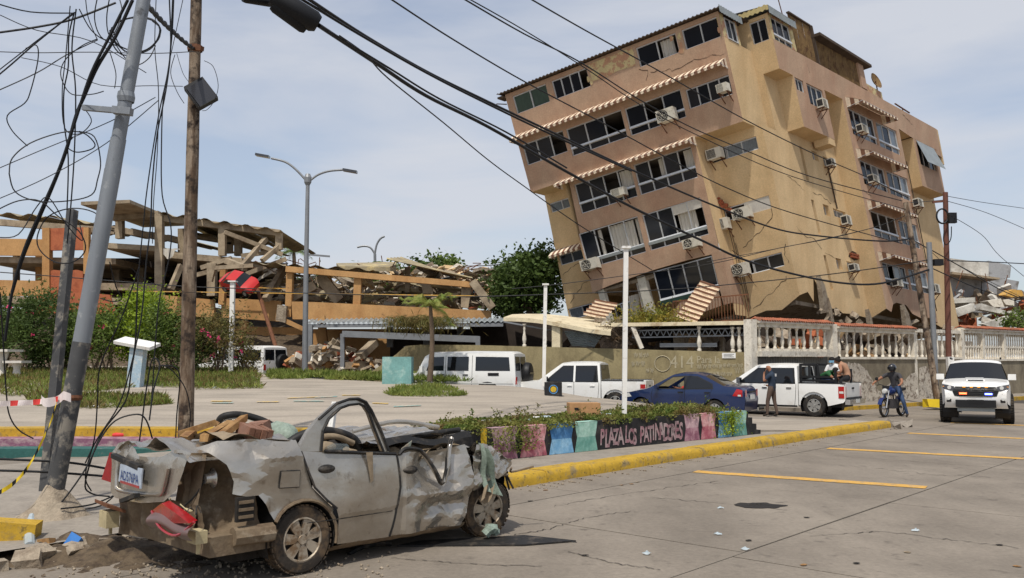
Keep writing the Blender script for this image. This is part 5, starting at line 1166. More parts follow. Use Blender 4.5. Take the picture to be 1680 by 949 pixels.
# ---- blue sedan
def sedan(label, loc, head):
    hw = hwf(.85, .85, 1.46, .24, 1.3, -1.4, .3, .22, 2.15)
    c = Car('sedan_car', label, 'car', loc, head, hw, 'car_blue'); fx, rx, wr = 1.27, -1.21, .3
    top = [(2.12, .24), (2.16, .45), (2.08, .66), (1.88, .76), (1.12, .9), (.95, .96), (.22, 1.36), (-.1, 1.42), (-.6, 1.41), (-.9, 1.33), (-1.5, 1.04), (-1.98, 1.0), (-2.08, .9), (-2.14, .62), (-2.1, .3), (-2.0, .22)]
    out = top + lower_edge(-1.98, 2.1, .22, [fx, rx], .36, wr)[1:-1]
    win1 = [(.72, .95), (.2, 1.29), (-.2, 1.32), (-.2, .94)]; win2 = [(-.28, .94), (-.28, 1.32), (-.62, 1.31), (-1.08, 1.1), (-1.12, .98)]
    c.side('body_side', out, 'car_blue', 0, [win1], step=.12)
    A = c.across
    A('front_bumper', [(2.12, .24, .0), (2.16, .45, .0), (2.09, .68, .02)], 'car_blue'); A('hood', [(2.09, .68, .02), (1.88, .8, .04), (1.5, .88, .05), (1.1, .95, .05), (.95, .98, .03)], 'car_blue'); A('windshield', [(.95, .985, .03), (.6, 1.2, .05), (.22, 1.41, .05)], 'car_glass_clear', .96)
    A('roof', [(.22, 1.41, .05), (-.1, 1.47, .05), (-.5, 1.47, .06), (-.9, 1.39, .06)], 'car_blue'); A('rear_window', [(-.9, 1.39, .06), (-1.2, 1.24, .06), (-1.5, 1.09, .05)], 'car_glass'); A('trunk_lid', [(-1.5, 1.09, .05), (-1.75, 1.07, .05), (-1.98, 1.04, .04), (-2.08, .94, .04), (-2.12, .78, .03)], 'car_blue'); A('rear_bumper', [(-2.12, .78, .03), (-2.15, .62, .0), (-2.13, .45, .0), (-2.1, .28, .0), (-2.0, .22, .0)], 'car_blue')
    c.side('window_trim', [(.8, .92), (.2, 1.32), (-.2, 1.35), (-.64, 1.34), (-1.14, 1.11), (-1.18, .94), (-.2, .915)], 'car_black', .002, [win1])
    c.side('window', win2, 'car_glass', .006); c.side('window', win1, 'car_glass_clear', -.02, sides=(-1,))
    c.seam([(-.24, .92), (-.25, .5), (-.3, .26)]); c.seam([(.85, .92), (.9, .7), (.82, .26)]); c.seam([(-1.14, .95), (-1.05, .7), (-.92, .6), (-.84, .3)]); c.handle(-.1, .83); c.handle(-.98, .83)
    for sg in (1, -1):
        MB().box((.68, sg * .93, .99), (.1, .18, .12)).build('mirror', 'car_blue', c.root)
        mb = MB(); panel(mb, [(-1.78, .74), (-2.06, .72), (-2.06, .92), (-1.9, .96)], lambda x, z: (x, sg * (hw(x, z) + .008), z), (), .1); panel(mb, [(sg * .48, .72), (sg * .66, .72), (sg * .66, .93), (sg * .5, .93)], lambda y, z: (-2.135, y, z), (), .1); tl = mb.build('tail_lamp', 'lamp_red', c.root); MB().box((-1.95, sg * (hw(-1.95, .75) + .01), .755), (.16, .008, .05)).build('lens', 'lamp_clear', tl)
        mb = MB(); panel(mb, [(1.6, .66), (2.02, .6), (1.96, .72), (1.7, .78)], lambda x, z: (x, sg * (hw(x, z) + .006), z), (), .1); mb.build('headlamp', 'lamp_clear', c.root)
    MB().box((-2.165, 0, .7), (.02, .4, .14)).build('licence_plate', 'plate_white', c.root); MB().box((-2.16, 0, .86), (.02, .7, .05)).build('trunk_trim', 'car_black', c.root)
    for x in (fx, rx):
        c.liner(x, .37, .5, wr)
        for sg in (1, -1): c.wheel(x, sg * .73, wr, .19, 'rim_alloy', .64, 8, .12)
    MB().box((0, 0, .28), (3.6, 1.2, .14)).build('underbody', 'car_black', c.root); MB().box((0, 0, .5), (2.2, 1.5, .25)).build('cabin_floor', 'car_black', c.root)
    for sg in (.36, -.36): MB().box((-.35, sg, .85), (.16, .44, .6), 0, 0, Matrix.Rotation(R(-12), 3, 'Y')).build('seat', 'car_black', c.root); MB().box((-.42, sg, 1.2), (.1, .24, .16)).build('headrest', 'car_black', c.root)
    MB().lathe([(.17, -.012), (.185, 0), (.17, .012)], (.32, .36, .88), 'X', 18).build('steering_wheel', 'car_black', c.root); MB().box((.7, 0, .82), (.4, 1.4, .16)).build('dashboard', 'car_black', c.root)
    return c
_p = G(1128, 686); sB = sedan('dark blue four door sedan with its driver window open behind the planter', V((_p.x, _p.y, 0)) + V((.1, .55, 0)), V((-.85, .527, 0)))

# ---- white long 4x4s with spare wheel on the rear door
def four_by_four(label, loc, head, z0, dark_badge=False):
    hw = hwf(.84, 1.08, 1.9, .1, 1.6, -2.2, .12, .02, 2.3)
    c = Car('offroad_wagon', label, 'car', (loc.x, loc.y, z0), head, hw, 'car_white'); fx, rx, wr = 1.35, -1.35, .38
    top = [(2.3, .5), (2.3, .8), (2.22, 1.02), (1.05, 1.12), (.78, 1.72), (.6, 1.84), (-2.1, 1.86), (-2.22, 1.8), (-2.28, 1.0), (-2.26, .5)]
    c.side('body_side', top + lower_edge(-2.26, 2.3, .45, [fx, rx], .46, wr)[1:-1], 'car_white', step=.16)
    c.across('front', [(2.3, .5, 0), (2.3, .8, 0), (2.22, 1.05, .03)], 'car_white'); c.across('hood', [(2.22, 1.05, .03), (1.05, 1.15, .03)], 'car_white'); c.across('windshield', [(1.05, 1.15, .03), (.78, 1.75, .03)], 'car_glass', .95); c.across('roof', [(.78, 1.75, .03), (.6, 1.89, .05), (-.8, 1.93, .07), (-2.1, 1.91, .05), (-2.22, 1.83, .03)], 'car_white'); c.across('rear_door', [(-2.22, 1.83, .03), (-2.28, 1.0, 0), (-2.26, .5, 0)], 'car_white')
    for w in ([(.72, 1.22), (.55, 1.7), (.12, 1.72), (.12, 1.22)], [(.0, 1.22), (.0, 1.72), (-.72, 1.72), (-.72, 1.22)], [(-.95, 1.22), (-.95, 1.72), (-2.05, 1.7), (-2.1, 1.22)]):
        c.side('window', w, 'car_glass', .006, step=.2)
    for (ya, yb) in ((.1, .72), (-.72, .02)): MB().quad((-2.27, ya, 1.22), (-2.27, yb, 1.22), (-2.235, yb * .97, 1.72), (-2.235, ya * .97, 1.72)).build('rear_window', 'car_glass', c.root)
    c.seam([(.06, 1.76), (.06, .5)]); c.seam([(-.84, 1.76), (-.84, .9), (-.8, .5)]); c.seam([(1.0, 1.15), (.95, .5)]); c.handle(.2, 1.08); c.handle(-.62, 1.08)
    c.side('side_moulding', [(-2.2, .76), (2.1, .76), (2.1, .8), (-2.2, .8)], 'lamp_clear', .008, step=.5)
    MB().box((-1.55, hw(-1.5, 1.05) + .008, 1.1), (.36, .01, .1)).build('vent', 'car_black', c.root)
    for sg in (1, -1): MB().box((-2.28, sg * .76, .88), (.06, .12, .26)).build('tail_lamp', 'lamp_red', c.root); MB().box((.82, sg * 1.0, 1.28), (.1, .16, .2)).build('mirror', 'car_white', c.root)
    sp = MB().lathe([(0, -2.55), (.3, -2.55), (.37, -2.52), (.4, -2.44), (.4, -2.36), (.36, -2.3), (0, -2.3)], (0, -.3, 1.12), 'X', 28).build('spare_wheel_cover', 'car_black', c.root, 40); MB().quad((-2.557, -.58, 1.1), (-2.557, -.02, 1.1), (-2.557, -.02, 1.16), (-2.557, -.58, 1.16)).build('lettering_band', 'lamp_smoke', sp)
    MB().box((-2.32, 0, .52), (.14, 1.6, .16)).build('rear_bumper', 'chrome', c.root)
    for x in (fx, rx):
        c.liner(x, .47, .5, wr)
        for sg in (1, -1): c.wheel(x, sg * .74, wr, .24, 'rim_alloy', .55, 6)
    MB().box((0, 0, .5), (4.2, 1.2, .2)).build('chassis', 'car_black', c.root)
    return c
_q = at(746, 620, 33.4); lc = four_by_four('white long wheelbase four by four with black spare wheel beside the young palm', _q, V((-.965, .262, 0)), .2); lc.root.scale = (1.14, 1.03, 1.03)
_q = at(395, 600, 43.5); lc2 = four_by_four('white four by four with spare wheel half hidden by the oleanders', _q, V((-.88, .47, 0)), .62)
for (ya) in (.35,): MB().box((0.0, 0, 2.0), (1.4, 1.2, .04)).build('roof_rack', 'car_black', lc2.root)

# ---- small red car hanging in the ruin
hw = hwf(.8, .85, 1.42, .25, 1.2, -1.3, .3, .25, 1.9); rc = Car('hatchback_car', 'red car hanging tilted from the broken parking deck', 'car', at(394, 463, 46.6), (1, 0), hw, 'red_paint')
rc.root.rotation_euler = (R(42), R(12), R(-20)); rc.root.scale = (.52, .62, .62)
rc.root.location = at(396, 474, 45.6)
rc.side('body_side', [(1.9, .3), (1.9, .6), (1.6, .78), (.9, .9), (.3, 1.34), (-.8, 1.38), (-1.5, 1.0), (-1.88, .9), (-1.9, .35)], 'red_paint', step=.3)
for (nm, pts, mt) in (('hood', [(1.9, .62, .02), (1.6, .82, .03), (.9, .94, .03)], 'red_paint'), ('windshield', [(.9, .94, .03), (.3, 1.38, .04)], 'car_glass'), ('roof', [(.3, 1.38, .04), (-.8, 1.42, .04)], 'red_paint'), ('rear_window', [(-.8, 1.42, .04), (-1.5, 1.04, .04)], 'car_glass'), ('trunk_lid', [(-1.5, 1.04, .04), (-1.88, .94, .03), (-1.9, .35, .0)], 'red_paint'), ('front', [(1.9, .3, 0), (1.9, .62, .02)], 'red_paint')): rc.across(nm, pts, mt)
rc.side('window', [(.7, .95), (.25, 1.28), (-.8, 1.3), (-1.2, 1.0)], 'car_glass', .01, step=.3)
for x in (1.2, -1.2):
    for sg in (1, -1): rc.wheel(x, sg * .72, .3, .2)
MB().box((0, 0, .3), (3.7, 1.3, .12)).build('underbody', 'car_black', rc.root)

# ---- white off-roader facing the camera
def suv():
    p = G(1603, 694); hd = V((-math.sin(R(28.5)), -math.cos(R(28.5)), 0)); L = 2.4
    hw = hwf(.94, 1.12, 1.86, .24, 1.75, -2.0, .13, .06, L)
    c = Car('offroad_suv', 'white off-roader with red and blue grille lights driving towards the camera', 'car', V((p.x, p.y, 0)) - hd * 1.5, hd, hw, 'car_white'); fx, rx, wr = 1.45, -1.35, .44
    top = [(L - .1, .62), (L, .78), (L - .03, 1.02), (L - .16, 1.16), (1.15, 1.27), (.95, 1.3), (.3, 1.8), (0, 1.88), (-1.6, 1.86), (-2.2, 1.74), (-2.36, 1.1), (-2.36, .62)]
    c.side('body_side', top + lower_edge(-2.3, L - .1, .55, [fx, rx], .56, wr)[1:-1], 'car_white', step=.16)
    c.across('hood', [(L - .16, 1.18, .03), (L - .5, 1.27, .05), (1.15, 1.34, .05), (.95, 1.36, .05)], 'car_white'); c.across('windshield', [(.95, 1.355, .05), (.6, 1.62, .06), (.3, 1.86, .06)], 'car_glass', .97); c.across('roof', [(.3, 1.86, .06), (0, 1.94, .06), (-1.6, 1.92, .06), (-2.2, 1.78, .04)], 'car_white'); c.across('rear', [(-2.2, 1.78, .04), (-2.36, 1.1, .0), (-2.36, .6, 0)], 'car_white')
    c.across('front_panel', [(L - .16, .48, 0), (L - .06, .6, 0), (L, .78, 0), (L - .03, 1.02, .02), (L - .16, 1.18, .03)], 'car_white')
    c.side('window', [(.85, 1.34), (.3, 1.74), (-1.5, 1.76), (-2.05, 1.62), (-2.1, 1.3)], 'car_glass', .006, step=.25)
    # scoop and hood creases
    sc = MB(); sc.prism([(1.95, -.24, 1.27), (1.2, -.28, 1.34), (1.2, -.28, 1.385), (1.85, -.24, 1.335)], (0, .5, 0)); sc = sc.build('hood_scoop', 'car_white', c.root); MB().quad((1.93, -.2, 1.29), (1.93, .22, 1.29), (1.87, .22, 1.325), (1.87, -.2, 1.325)).build('scoop_mouth', 'car_black', sc)
    # grille, lettering, lights
    X = L + .012
    fp = lambda y, z: (X + .02 - .1 * abs(y) ** 2 - .5 * max(0, z - 1.02), y, z)
    mb = MB(); panel(mb, [(-.56, .84), (.56, .84), (.62, 1.0), (.54, 1.13), (-.54, 1.13), (-.62, 1.0)], fp, (), .12); gr = mb.build('grille', 'car_black', c.root)
    for k in range(5): MB().tube([fp(y, .87 + k * .055) for y in np.linspace(-.5, .5, 8)], .012, 4).build('grille_bar', 'rim_black', gr)
    text_part('lettering', 'TOYOTA', 'chrome', gr, V(fp(.33, .985)) + V((.02, 0, 0)), (0, -1, 0), (0, 0, 1), .09, .02, 1.1)
    for y in (-.3, -.1, .1, .3): MB().box(V(fp(y, 1.115)) + V((.015, 0, 0)), (.02, .08, .03)).build('marker_lamp', 'lamp_amber', gr)
    MB().box(V(fp(-.33, .925)) + V((.025, 0, 0)), (.02, .2, .05)).build('strobe_lamp', 'strobe_red', gr, label='lit red strobe lamp'); MB().box(V(fp(.35, .915)) + V((.025, 0, 0)), (.02, .2, .05)).build('strobe_lamp', 'strobe_blue', gr, label='lit blue strobe lamp')
    for sg in (1, -1):
        mb = MB(); panel(mb, [(sg * .58, 1.02), (sg * .66, 1.0), (sg * .88, 1.06), (sg * .9, 1.2), (sg * .74, 1.17), (sg * .56, 1.13)], lambda y, z: (X - .1 * abs(y) ** 2 - .5 * max(0, z - 1.02) + .015, y, z), (), .1); hl = mb.build('headlamp', 'lamp_smoke', c.root)
        MB().lathe([(0, .03), (.05, .03), (.06, .0)], (X - .08, sg * .7, 1.09), 'X', 12).build('lens', 'lamp_clear', hl); MB().box((X - .12, sg * .83, 1.11), (.02, .1, .05)).build('indicator', 'lamp_amber', hl)
        mb = MB(); panel(mb, [(sg * .66, .66), (sg * .78, .66), (sg * .83, .86), (sg * .72, .92), (sg * .64, .84)], lambda y, z: (X - .08 * abs(y) ** 2 + .012, y, z), (), .1); fg = mb.build('fog_pocket', 'car_black', c.root); MB().lathe([(0, .04), (.05, .035), (.06, 0)], (X - .02, sg * .73, .77), 'X', 12).build('fog_lamp', 'lamp_clear', fg)
        m_ = MB().box((.98, sg * 1.0, 1.4), (.16, .22, .18)).build('mirror', 'car_white', c.root); MB().bar((.95, sg * .9, 1.33), (.97, sg * 1.0, 1.37), .05).build('mirror_arm', 'car_black', m_)
    lb = MB().box((X - .06, 0, .62), (.2, 1.08, .22)).build('lower_bumper', 'car_black', c.root); MB().box((X + .035, 0, .68), (.02, .42, .12)).build('plate_holder', 'rim_black', lb); MB().box((X - .15, 0, .44), (.1, 1.0, .1)).build('skid_plate', 'sheet_grey', c.root)
    for sg in (1, -1):
        mb = MB(); mb.bar((-.95, sg * .72, 1.96), (.1, sg * .72, 1.99), .05); mb.build('roof_rail', 'car_black', c.root)
    for x in (fx, rx):
        c.liner(x, .57, .5, wr)
        for sg in (1, -1): c.wheel(x, sg * .86, wr, .3, 'rim_black', .55, 6, tread=.03)
    MB().box((0, 0, .55), (4.2, 1.1, .2)).build('chassis', 'car_black', c.root)
    mb = MB(); mb.tube([(X - .3, -.7, .42), (X - .3, .7, .42)], .05, 6); mb.build('axle', 'car_black', c.root)
    return c
sv = suv(); sv.root.scale = (.96, .96, .96)
# ================================================================== THE WRECKED SILVER CAR
M('wreck_silver', lin(186, 181, 172), 0.27, .72, var=.14, scale=2.5, bump=.12, bscale=14, bdist=.02, col2=lin(140, 127, 108), thr=.6, soft=.3, s2=1.8, st=(1, 1, 1.6), col3=lin(112, 98, 80), thr3=.68, s3=9, soft3=.1, coat=.2)
M('wreck_mud', lin(132, 115, 93), 0.9, .1, var=.3, scale=4, bump=.4, bscale=20, bdist=.02, col2=lin(92, 76, 60), thr=.54, soft=.12, s2=4, col3=lin(150, 136, 116), thr3=.62, s3=6)
M('wreck_rubber', lin(32, 31, 30), .6, var=.3, bump=.1, col2=lin(84, 76, 66), thr=.6, s2=7)
M('wreck_rim', lin(168, 156, 138), .5, .35, var=.2, scale=7, bump=.1, col2=lin(118, 96, 72), thr=.55, s2=8)
M('wreck_tyre', lin(56, 50, 44), .95, var=.3, scale=6, bump=.5, bscale=50, col2=lin(104, 86, 66), thr=.52, s2=5)
M('lamp_broken', lin(150, 26, 30), .25, var=.3, scale=8, bump=.1, coat=.5)
M('lamp_milky', lin(104, 82, 78), .3, var=.2, bump=.1)
M('foam_cream', lin(176, 162, 126), .8, var=.15, scale=8)
M('shattered_glass', lin(138, 152, 138), .4, var=.35, scale=30, bump=.6, bscale=120, bdist=.01)
M('plate_blue', lin(168, 178, 190), .5, var=.25, scale=9, bump=.05)
M('plate_ink', lin(30, 60, 120), .6)
M('clay', lin(142, 108, 92), .95, var=.25, scale=6, bump=.4, bscale=30, col2=lin(122, 86, 68), thr=.52, s2=6)
M('splinter', lin(152, 118, 76), .9, var=.35, scale=5, stv=(6, 2, 2), col2=lin(120, 84, 50), thr=.55, s2=7)
M('dust_cloth', lin(140, 124, 102), .95, var=.3, scale=9, bump=.4)
M('charcoal', lin(46, 42, 38), .95, var=.4, scale=9, bump=.5)
wa = math.atan2(.714, .70)
WK = thing('wrecked_car', 'crushed silver sedan with its roof flattened, on the street beside the broken kerb', 'car', (-1.92, 7.83, 0), wa, frame='local')
def fold(a, b, sd):
    """linear noise on a triangle lattice: flat facets that meet in sharp creases"""
    k = (a + b) * .366; i, j = math.floor(a + k), math.floor(b + k); x, y = a + k - i, b + k - j
    h = lambda p, q: ((math.sin(p * 127.1 + q * 311.7 + sd * 74.7) * 43758.5453) % 1.0) * 2 - 1
    if x > y: return h(i, j) * (1 - x) + h(i + 1, j) * (x - y) + h(i + 1, j + 1) * y
    return h(i, j) * (1 - y) + h(i, j + 1) * (y - x) + h(i + 1, j + 1) * x
def crz(x, y, z, amp, f=2.2, sd=0.0):
    a, b = x * f + .5 * (y + z) + sd, (y + z) * f * 1.2 - .35 * x - sd
    w = .35 * noise.noise(V((a * .5, b * .5, sd)))
    return amp * (.75 * fold(a + w, b, sd) + .42 * fold(a * 2.1 - .7 * b, b * 2.2 + w, sd + 3) + .16 * fold(a * 4.7, b * 4.9 + a, sd + 8))
def wpan(name, outline, fn, mat='wreck_silver', holes=(), step=.045, thick=.0, par=WK, ang=9):
    mb = MB(); panel(mb, outline, fn, holes, step); return mb.build(name, mat, par, ang)
class W_: pass
wc = Car.__new__(Car); wc.root = WK; wc.hw = lambda x, z: .8
def wwheel(x, y, z, toe=0.0, camber=0.0, sg=-1):
    w = wc.wheel(0, 0.1 * sg, .295, .19, 'wreck_rim', .66, 7, .145)
    # wheel meshes are built about (0, .1*sg, .295): move them as one piece
    w.location = V((x, y + .1 * -sg * -1 * 0, z)); w.rotation_euler = (camber, 0, toe)
    w.data.materials[0] = MATS['wreck_tyre']
    for ch in w.children:
        if ch.name.startswith('rim') and 'barrel' not in ch.name: ch.data.materials[0] = MATS['wreck_rim']
        else: ch.data.materials[0] = MATS['charcoal']
    return w
wr = wwheel(.09, .05, .29, 0, R(-2)); wf = wwheel(2.38, .08, .285, R(-7), R(3))
wwheel(.09, 1.5, .29, 0, 0, 1); wwheel(2.34, 1.45, .285, R(-8), 0, 1)
for w in (wr, wf):
    mb = MB(); mb.lathe([(0, -.02), (.035, -.015), (.045, .0)], (0, 0, 0), 'Y', 12)
# --- near side panels.  y = 0 is the near side, negative is towards the camera
arch = [(.09 + .345 * math.cos(a), .29 + .345 * math.sin(a)) for a in np.linspace(R(-12), R(146), 13)]
q_out = [(.05, 1.15), (.07, 1.05), (.12, .89), (.17, .74), (.3, .62), (.40, .53)] + arch[3:] + [(-.27, .62), (-.34, .72), (-.45, .72), (-.56, .75), (-.545, .85), (-.6, .99), (-.72, 1.09), (-.81, 1.13), (-.64, 1.17), (-.38, 1.19), (-.19, 1.175)]
def q_fn(x, z):
    b = .5 * max(0, -.42 - x) ** 1.3 + .09 * smooth((z - 1.0) / .2)
    return (x, -.045 + b + .035 * (z - .6) ** 2 + crz(x, 0, z, .055 * smooth((-x + .05) / .35 + .25 * (z > 1)), 2.6, 1.0), z + crz(x, 1, z, .03 * smooth((z - 1.0) / .15), 3, 4))
wpan('quarter_panel', q_out, q_fn, step=.035)
MB().tube([q_fn(*p)[0:1] + (q_fn(*p)[1] - .012,) + q_fn(*p)[2:3] for p in arch], .016, 5).build('arch_lip', 'wreck_mud', WK, 60)
mb = MB(); mb.grid(lambda u, v: (.09 + .34 * math.cos(R(-20) + u * R(220)), lerp(-.03, .5, v), .29 + .34 * math.sin(R(-20) + u * R(220))), 16, 1); mb.quad((-.3, .45, .1), (.5, .45, .1), (.5, .45, .7), (-.3, .45, .7)); mb.build('wheel_arch_liner', 'charcoal', WK)
fl = [(-.155, .765), (.04, .755), (.045, .895), (-.15, .905)]
wpan('fuel_flap', fl, lambda x, z: (x, q_fn(x, z)[1] - .012 if True else 0, z), step=.04)
MB().tube([(x, q_fn(x, z)[1] - .008, z) for x, z in dens(fl + fl[:1], .04, False)], .006, 4).build('flap_gap', 'wreck_rubber', WK)
rd_out = [(.075, 1.055), (.12, .89), (.185, .735), (.31, .61), (.41, .52), (.445, .42), (.45, .3), (.455, .2), (1.03, .185), (1.08, .4), (1.125, .65), (1.1, .95), (.6, 1.0)]
def rd_fn(x, z): return (x, -.07 + .05 * ((z - .6) / .45) ** 2 + .012 * (z > .45) * smooth((.5 - abs(z - .62)) / .3) * -1 + crz(x, 0, z, .016, 1.8, 9), z)
rdo = wpan('rear_door', rd_out, rd_fn)
fd_out = [(1.12, .945), (1.25, .97), (1.4, .955), (1.52, .9), (1.62, .93), (1.8, .96), (2.0, .99), (2.05, .8), (2.075, .61), (2.0, .3), (1.93, .18), (1.05, .19), (1.1, .4), (1.145, .65)]
def fd_fn(x, z):
    dent = .16 * math.exp(-((x - 1.62) / .22) ** 2 - ((z - .82) / .2) ** 2) + .11 * math.exp(-((x - 1.78) / .2) ** 2 - ((z - .42) / .07) ** 2) - .06 * math.exp(-((x - 1.55) / .35) ** 2 - ((z - .55) / .06) ** 2)
    return (x, -.07 + .05 * ((z - .6) / .45) ** 2 + dent + crz(x, 0, z, .06 * smooth((x - 1.1) / .3), 2.6, 5) - .02 * (x > 1.2), z)
fdo = wpan('front_door', fd_out, fd_fn, step=.035)
for pts, fn in (([(.075, 1.055), (.12, .89), (.185, .735), (.31, .61), (.41, .53)], rd_fn), ([(1.11, .95), (1.135, .65), (1.09, .4), (1.04, .19)], rd_fn), ([(.12, .435), (.5, .43), (1.05, .43)], rd_fn)):
    MB().tube([(x, fn(x, z)[1] - .002, z) for x, z in dens(pts, .05, False)], .011 if pts[0][0] != .12 else .004, 4).build('door_gap', 'wreck_rubber', WK)
MB().tube([(x, rd_fn(x, 1.0)[1] - .01, lerp(1.065, .96, (x - .09) / 1.0)) for x in np.linspace(.3, 1.1, 10)], .016, 5).build('belt_trim', 'wreck_rubber', WK)
def handle(x, z, fn, par):
    y = fn(x, z)[1]; mb = MB(); mb.lathe([(0, -.035), (.03, -.03), (.042, -.01), (.045, .01)], (0, 0, 0), 'Y', 14); mb.v = [(a * 2.0 + x, b + y, c * .9 + z) for a, b, c in mb.v]; return mb.build('door_handle', 'wreck_rubber', par, 50)
handle(.315, .885, rd_fn, WK); handle(1.265, .795, fd_fn, WK)
# rear door window frame, still standing
ou = [(.075, 1.05), (.06, 1.09), (.16, 1.22), (.27, 1.325), (.46, 1.46), (.6, 1.495), (.71, 1.495), (.80, 1.46), (.86, 1.38), (.95, 1.2), (1.04, .98)]; inn = [(.975, .99), (.895, 1.19), (.835, 1.355), (.785, 1.42), (.72, 1.445), (.6, 1.44), (.5, 1.415), (.375, 1.325), (.31, 1.22), (.28, 1.04)]
fnf = lambda x, z: (x, -.02 + .12 * (z - 1.0) + .01 * math.sin(x * 9), z)
mb = MB(); P = ou + inn; panel(mb, P, fnf, (), .05); panel(mb, P, lambda x, z: (fnf(x, z)[0], fnf(x, z)[1] + .05, z), (), .05)
for lp in (ou, inn):
    q = dens(lp, .05, False)
    for a, b in zip(q[:-1], q[1:]): A_, B_ = V(fnf(*a)), V(fnf(*b)); mb.quad(A_, B_, B_ + V((0, .05, 0)), A_ + V((0, .05, 0)))
mb.build('window_frame', 'wreck_silver', rdo, 40)
MB().tube([V(fnf(*p)) + V((0, -.012, 0)) for p in dens([(.27, 1.325), (.46, 1.46), (.6, 1.495), (.71, 1.495), (.80, 1.46), (.86, 1.38), (.95, 1.2), (1.03, .99)], .06, False)], .014, 5).build('window_seal', 'wreck_rubber', rdo)
MB().tube([V(fnf(*p)) + V((0, -.008, 0)) for p in dens(inn, .06, False)], .012, 5).build('window_seal', 'wreck_rubber', rdo)
# front door frame folded into a V
for k, (pts, r_, mt) in enumerate((([(1.14, -.05, .95), (1.2, -.06, 1.0), (1.36, -.05, .985), (1.44, -.07, .93), (1.54, -.1, .78), (1.63, -.11, .63), (1.70, -.1, .76), (1.76, -.05, .9), (1.84, -.02, 1.05)], .02, 'wreck_rubber'), ([(1.42, -.04, .96), (1.5, -.08, .84), (1.6, -.1, .68)], .024, 'wreck_silver'), ([(1.66, -.11, .64), (1.73, -.09, .8), (1.79, -.04, .95), (1.86, 0, 1.06)], .026, 'wreck_silver'), ([(1.46, -.03, .93), (1.56, -.07, .8), (1.64, -.09, .66)], .014, 'wreck_rubber'))):
    MB().tube(spline(pts, 4), r_, 6).build('folded_window_frame', mt, fdo, 60)
mb = MB(); mb.grid(lambda u, v: (lerp(.4, 2.02, u), -.03 + .1 * v - .02 * math.sin(v * 3), lerp(.2, .135, v) - .012 * u + crz(u * 3, v, 0, .012)), 24, 3); mb.grid(lambda u, v: (lerp(.4, 2.02, u), .07 + .5 * v, .13), 4, 1); mb.build('sill', 'wreck_mud', WK, 40)
MB().box((1.1, .75, .22), (3.2, 1.2, .12)).build('underbody', 'charcoal', WK)
# crumpled fender and hood
fe = [(2.08, .99), (2.2, 1.0), (2.36, .94), (2.52, .88), (2.66, .83), (2.79, .71), (2.74, .63), (2.62, .655), (2.5, .6), (2.38, .62), (2.22, .58), (2.1, .5), (2.07, .62)]
wpan('front_fender', fe, lambda x, z: (x + .02 * math.sin(z * 20), -.05 + .25 * max(0, x - 2.45) + crz(x, 0, z, .10, 3.4, 2), z + crz(x, 0, z, .02, 4, 6)), step=.03)
mb = MB(); mb.grid(lambda u, v: (lerp(2.0, 2.75, u) + .1 * v, lerp(.0, 1.5, v), .99 - .22 * u + crz(u * 1.2, v * 2, 0, .13, 2.4, 3)), 22, 34); mb.build('hood', 'wreck_silver', WK, 9)
mb = MB(); mb.grid(lambda u, v: (2.7 + .08 * math.sin(v * 7) + .05 * u, lerp(.1, 1.5, v), lerp(.3, .78, u) + .03 * math.sin(v * 9)), 8, 24); mb.build('front_crush', 'charcoal', WK)
mb = MB(); mb.grid(lambda u, v: (2.38 + .36 * math.cos(R(-10) + u * R(200)), lerp(.03, .45, v), .3 + .33 * math.sin(R(-10) + u * R(200))), 14, 1); mb.quad((2.0, .4, .1), (2.8, .4, .1), (2.8, .4, .8), (2.0, .4, .8)); mb.build('wheel_arch_liner', 'charcoal', WK)
for i in range(9):
    rr = random.Random(i + 50); a = V((rr.uniform(2.1, 2.75), rr.uniform(-.02, .3), rr.uniform(.5, .75))); MB().tube(spline([a, a + V((rr.uniform(-.1, .2), rr.uniform(-.08, .05), rr.uniform(-.12, .05))), a + V((rr.uniform(-.1, .3), rr.uniform(-.1, .05), rr.uniform(-.3, .0)))], 4), .012, 5).build('torn_strip', rr.choice(['charcoal', 'wreck_mud', 'wreck_silver']), WK)
# flattened roof, pillars, seats and junk in the cabin
mb = MB(); mb.grid(lambda u, v: (lerp(.95, 2.25, u), lerp(.12, 1.45, v), 1.05 + .03 * math.sin(u * 3) + crz(u * 1.8, v * 1.8, 0, .08, 1.6, 8)), 40, 40); mb.build('roof_panel', 'wreck_silver', WK, 9)
mb = MB(); mb.grid(lambda u, v: (lerp(1.05, 2.2, u), .06 + .05 * v, 1.02 + .06 * v + .03 * math.sin(u * 8)), 24, 2); mb.build('roof_edge', 'wreck_rubber', WK, 50)
for pts, r_, mt in (([(.1, 1.5, .95), (.0, 1.35, 1.25), (.06, 1.25, 1.32), (.25, 1.2, 1.3), (.45, 1.1, 1.2), (.5, 1.0, 1.05)], .035, 'wreck_rubber'), ([(.0, 1.45, 1.1), (.05, 1.3, 1.27), (.2, 1.22, 1.27)], .03, 'wreck_silver'), ([(.15, .5, 1.0), (.35, .45, 1.14), (.6, .4, 1.18), (.9, .4, 1.1), (1.0, .4, .98)], .045, 'wreck_rubber'), ([(.2, .4, .98), (.4, .38, 1.1), (.65, .34, 1.13), (.88, .34, 1.05)], .03, 'dust_cloth'), ([(1.0, .25, 1.04), (1.5, .2, 1.08), (2.1, .15, 1.12)], .03, 'wreck_rubber'), ([(1.2, .8, 1.12), (1.7, .7, 1.2), (2.2, .6, 1.12)], .025, 'wreck_silver')):
    MB().tube(spline(pts, 5), r_, 7).build('bent_pillar', mt, WK, 60)
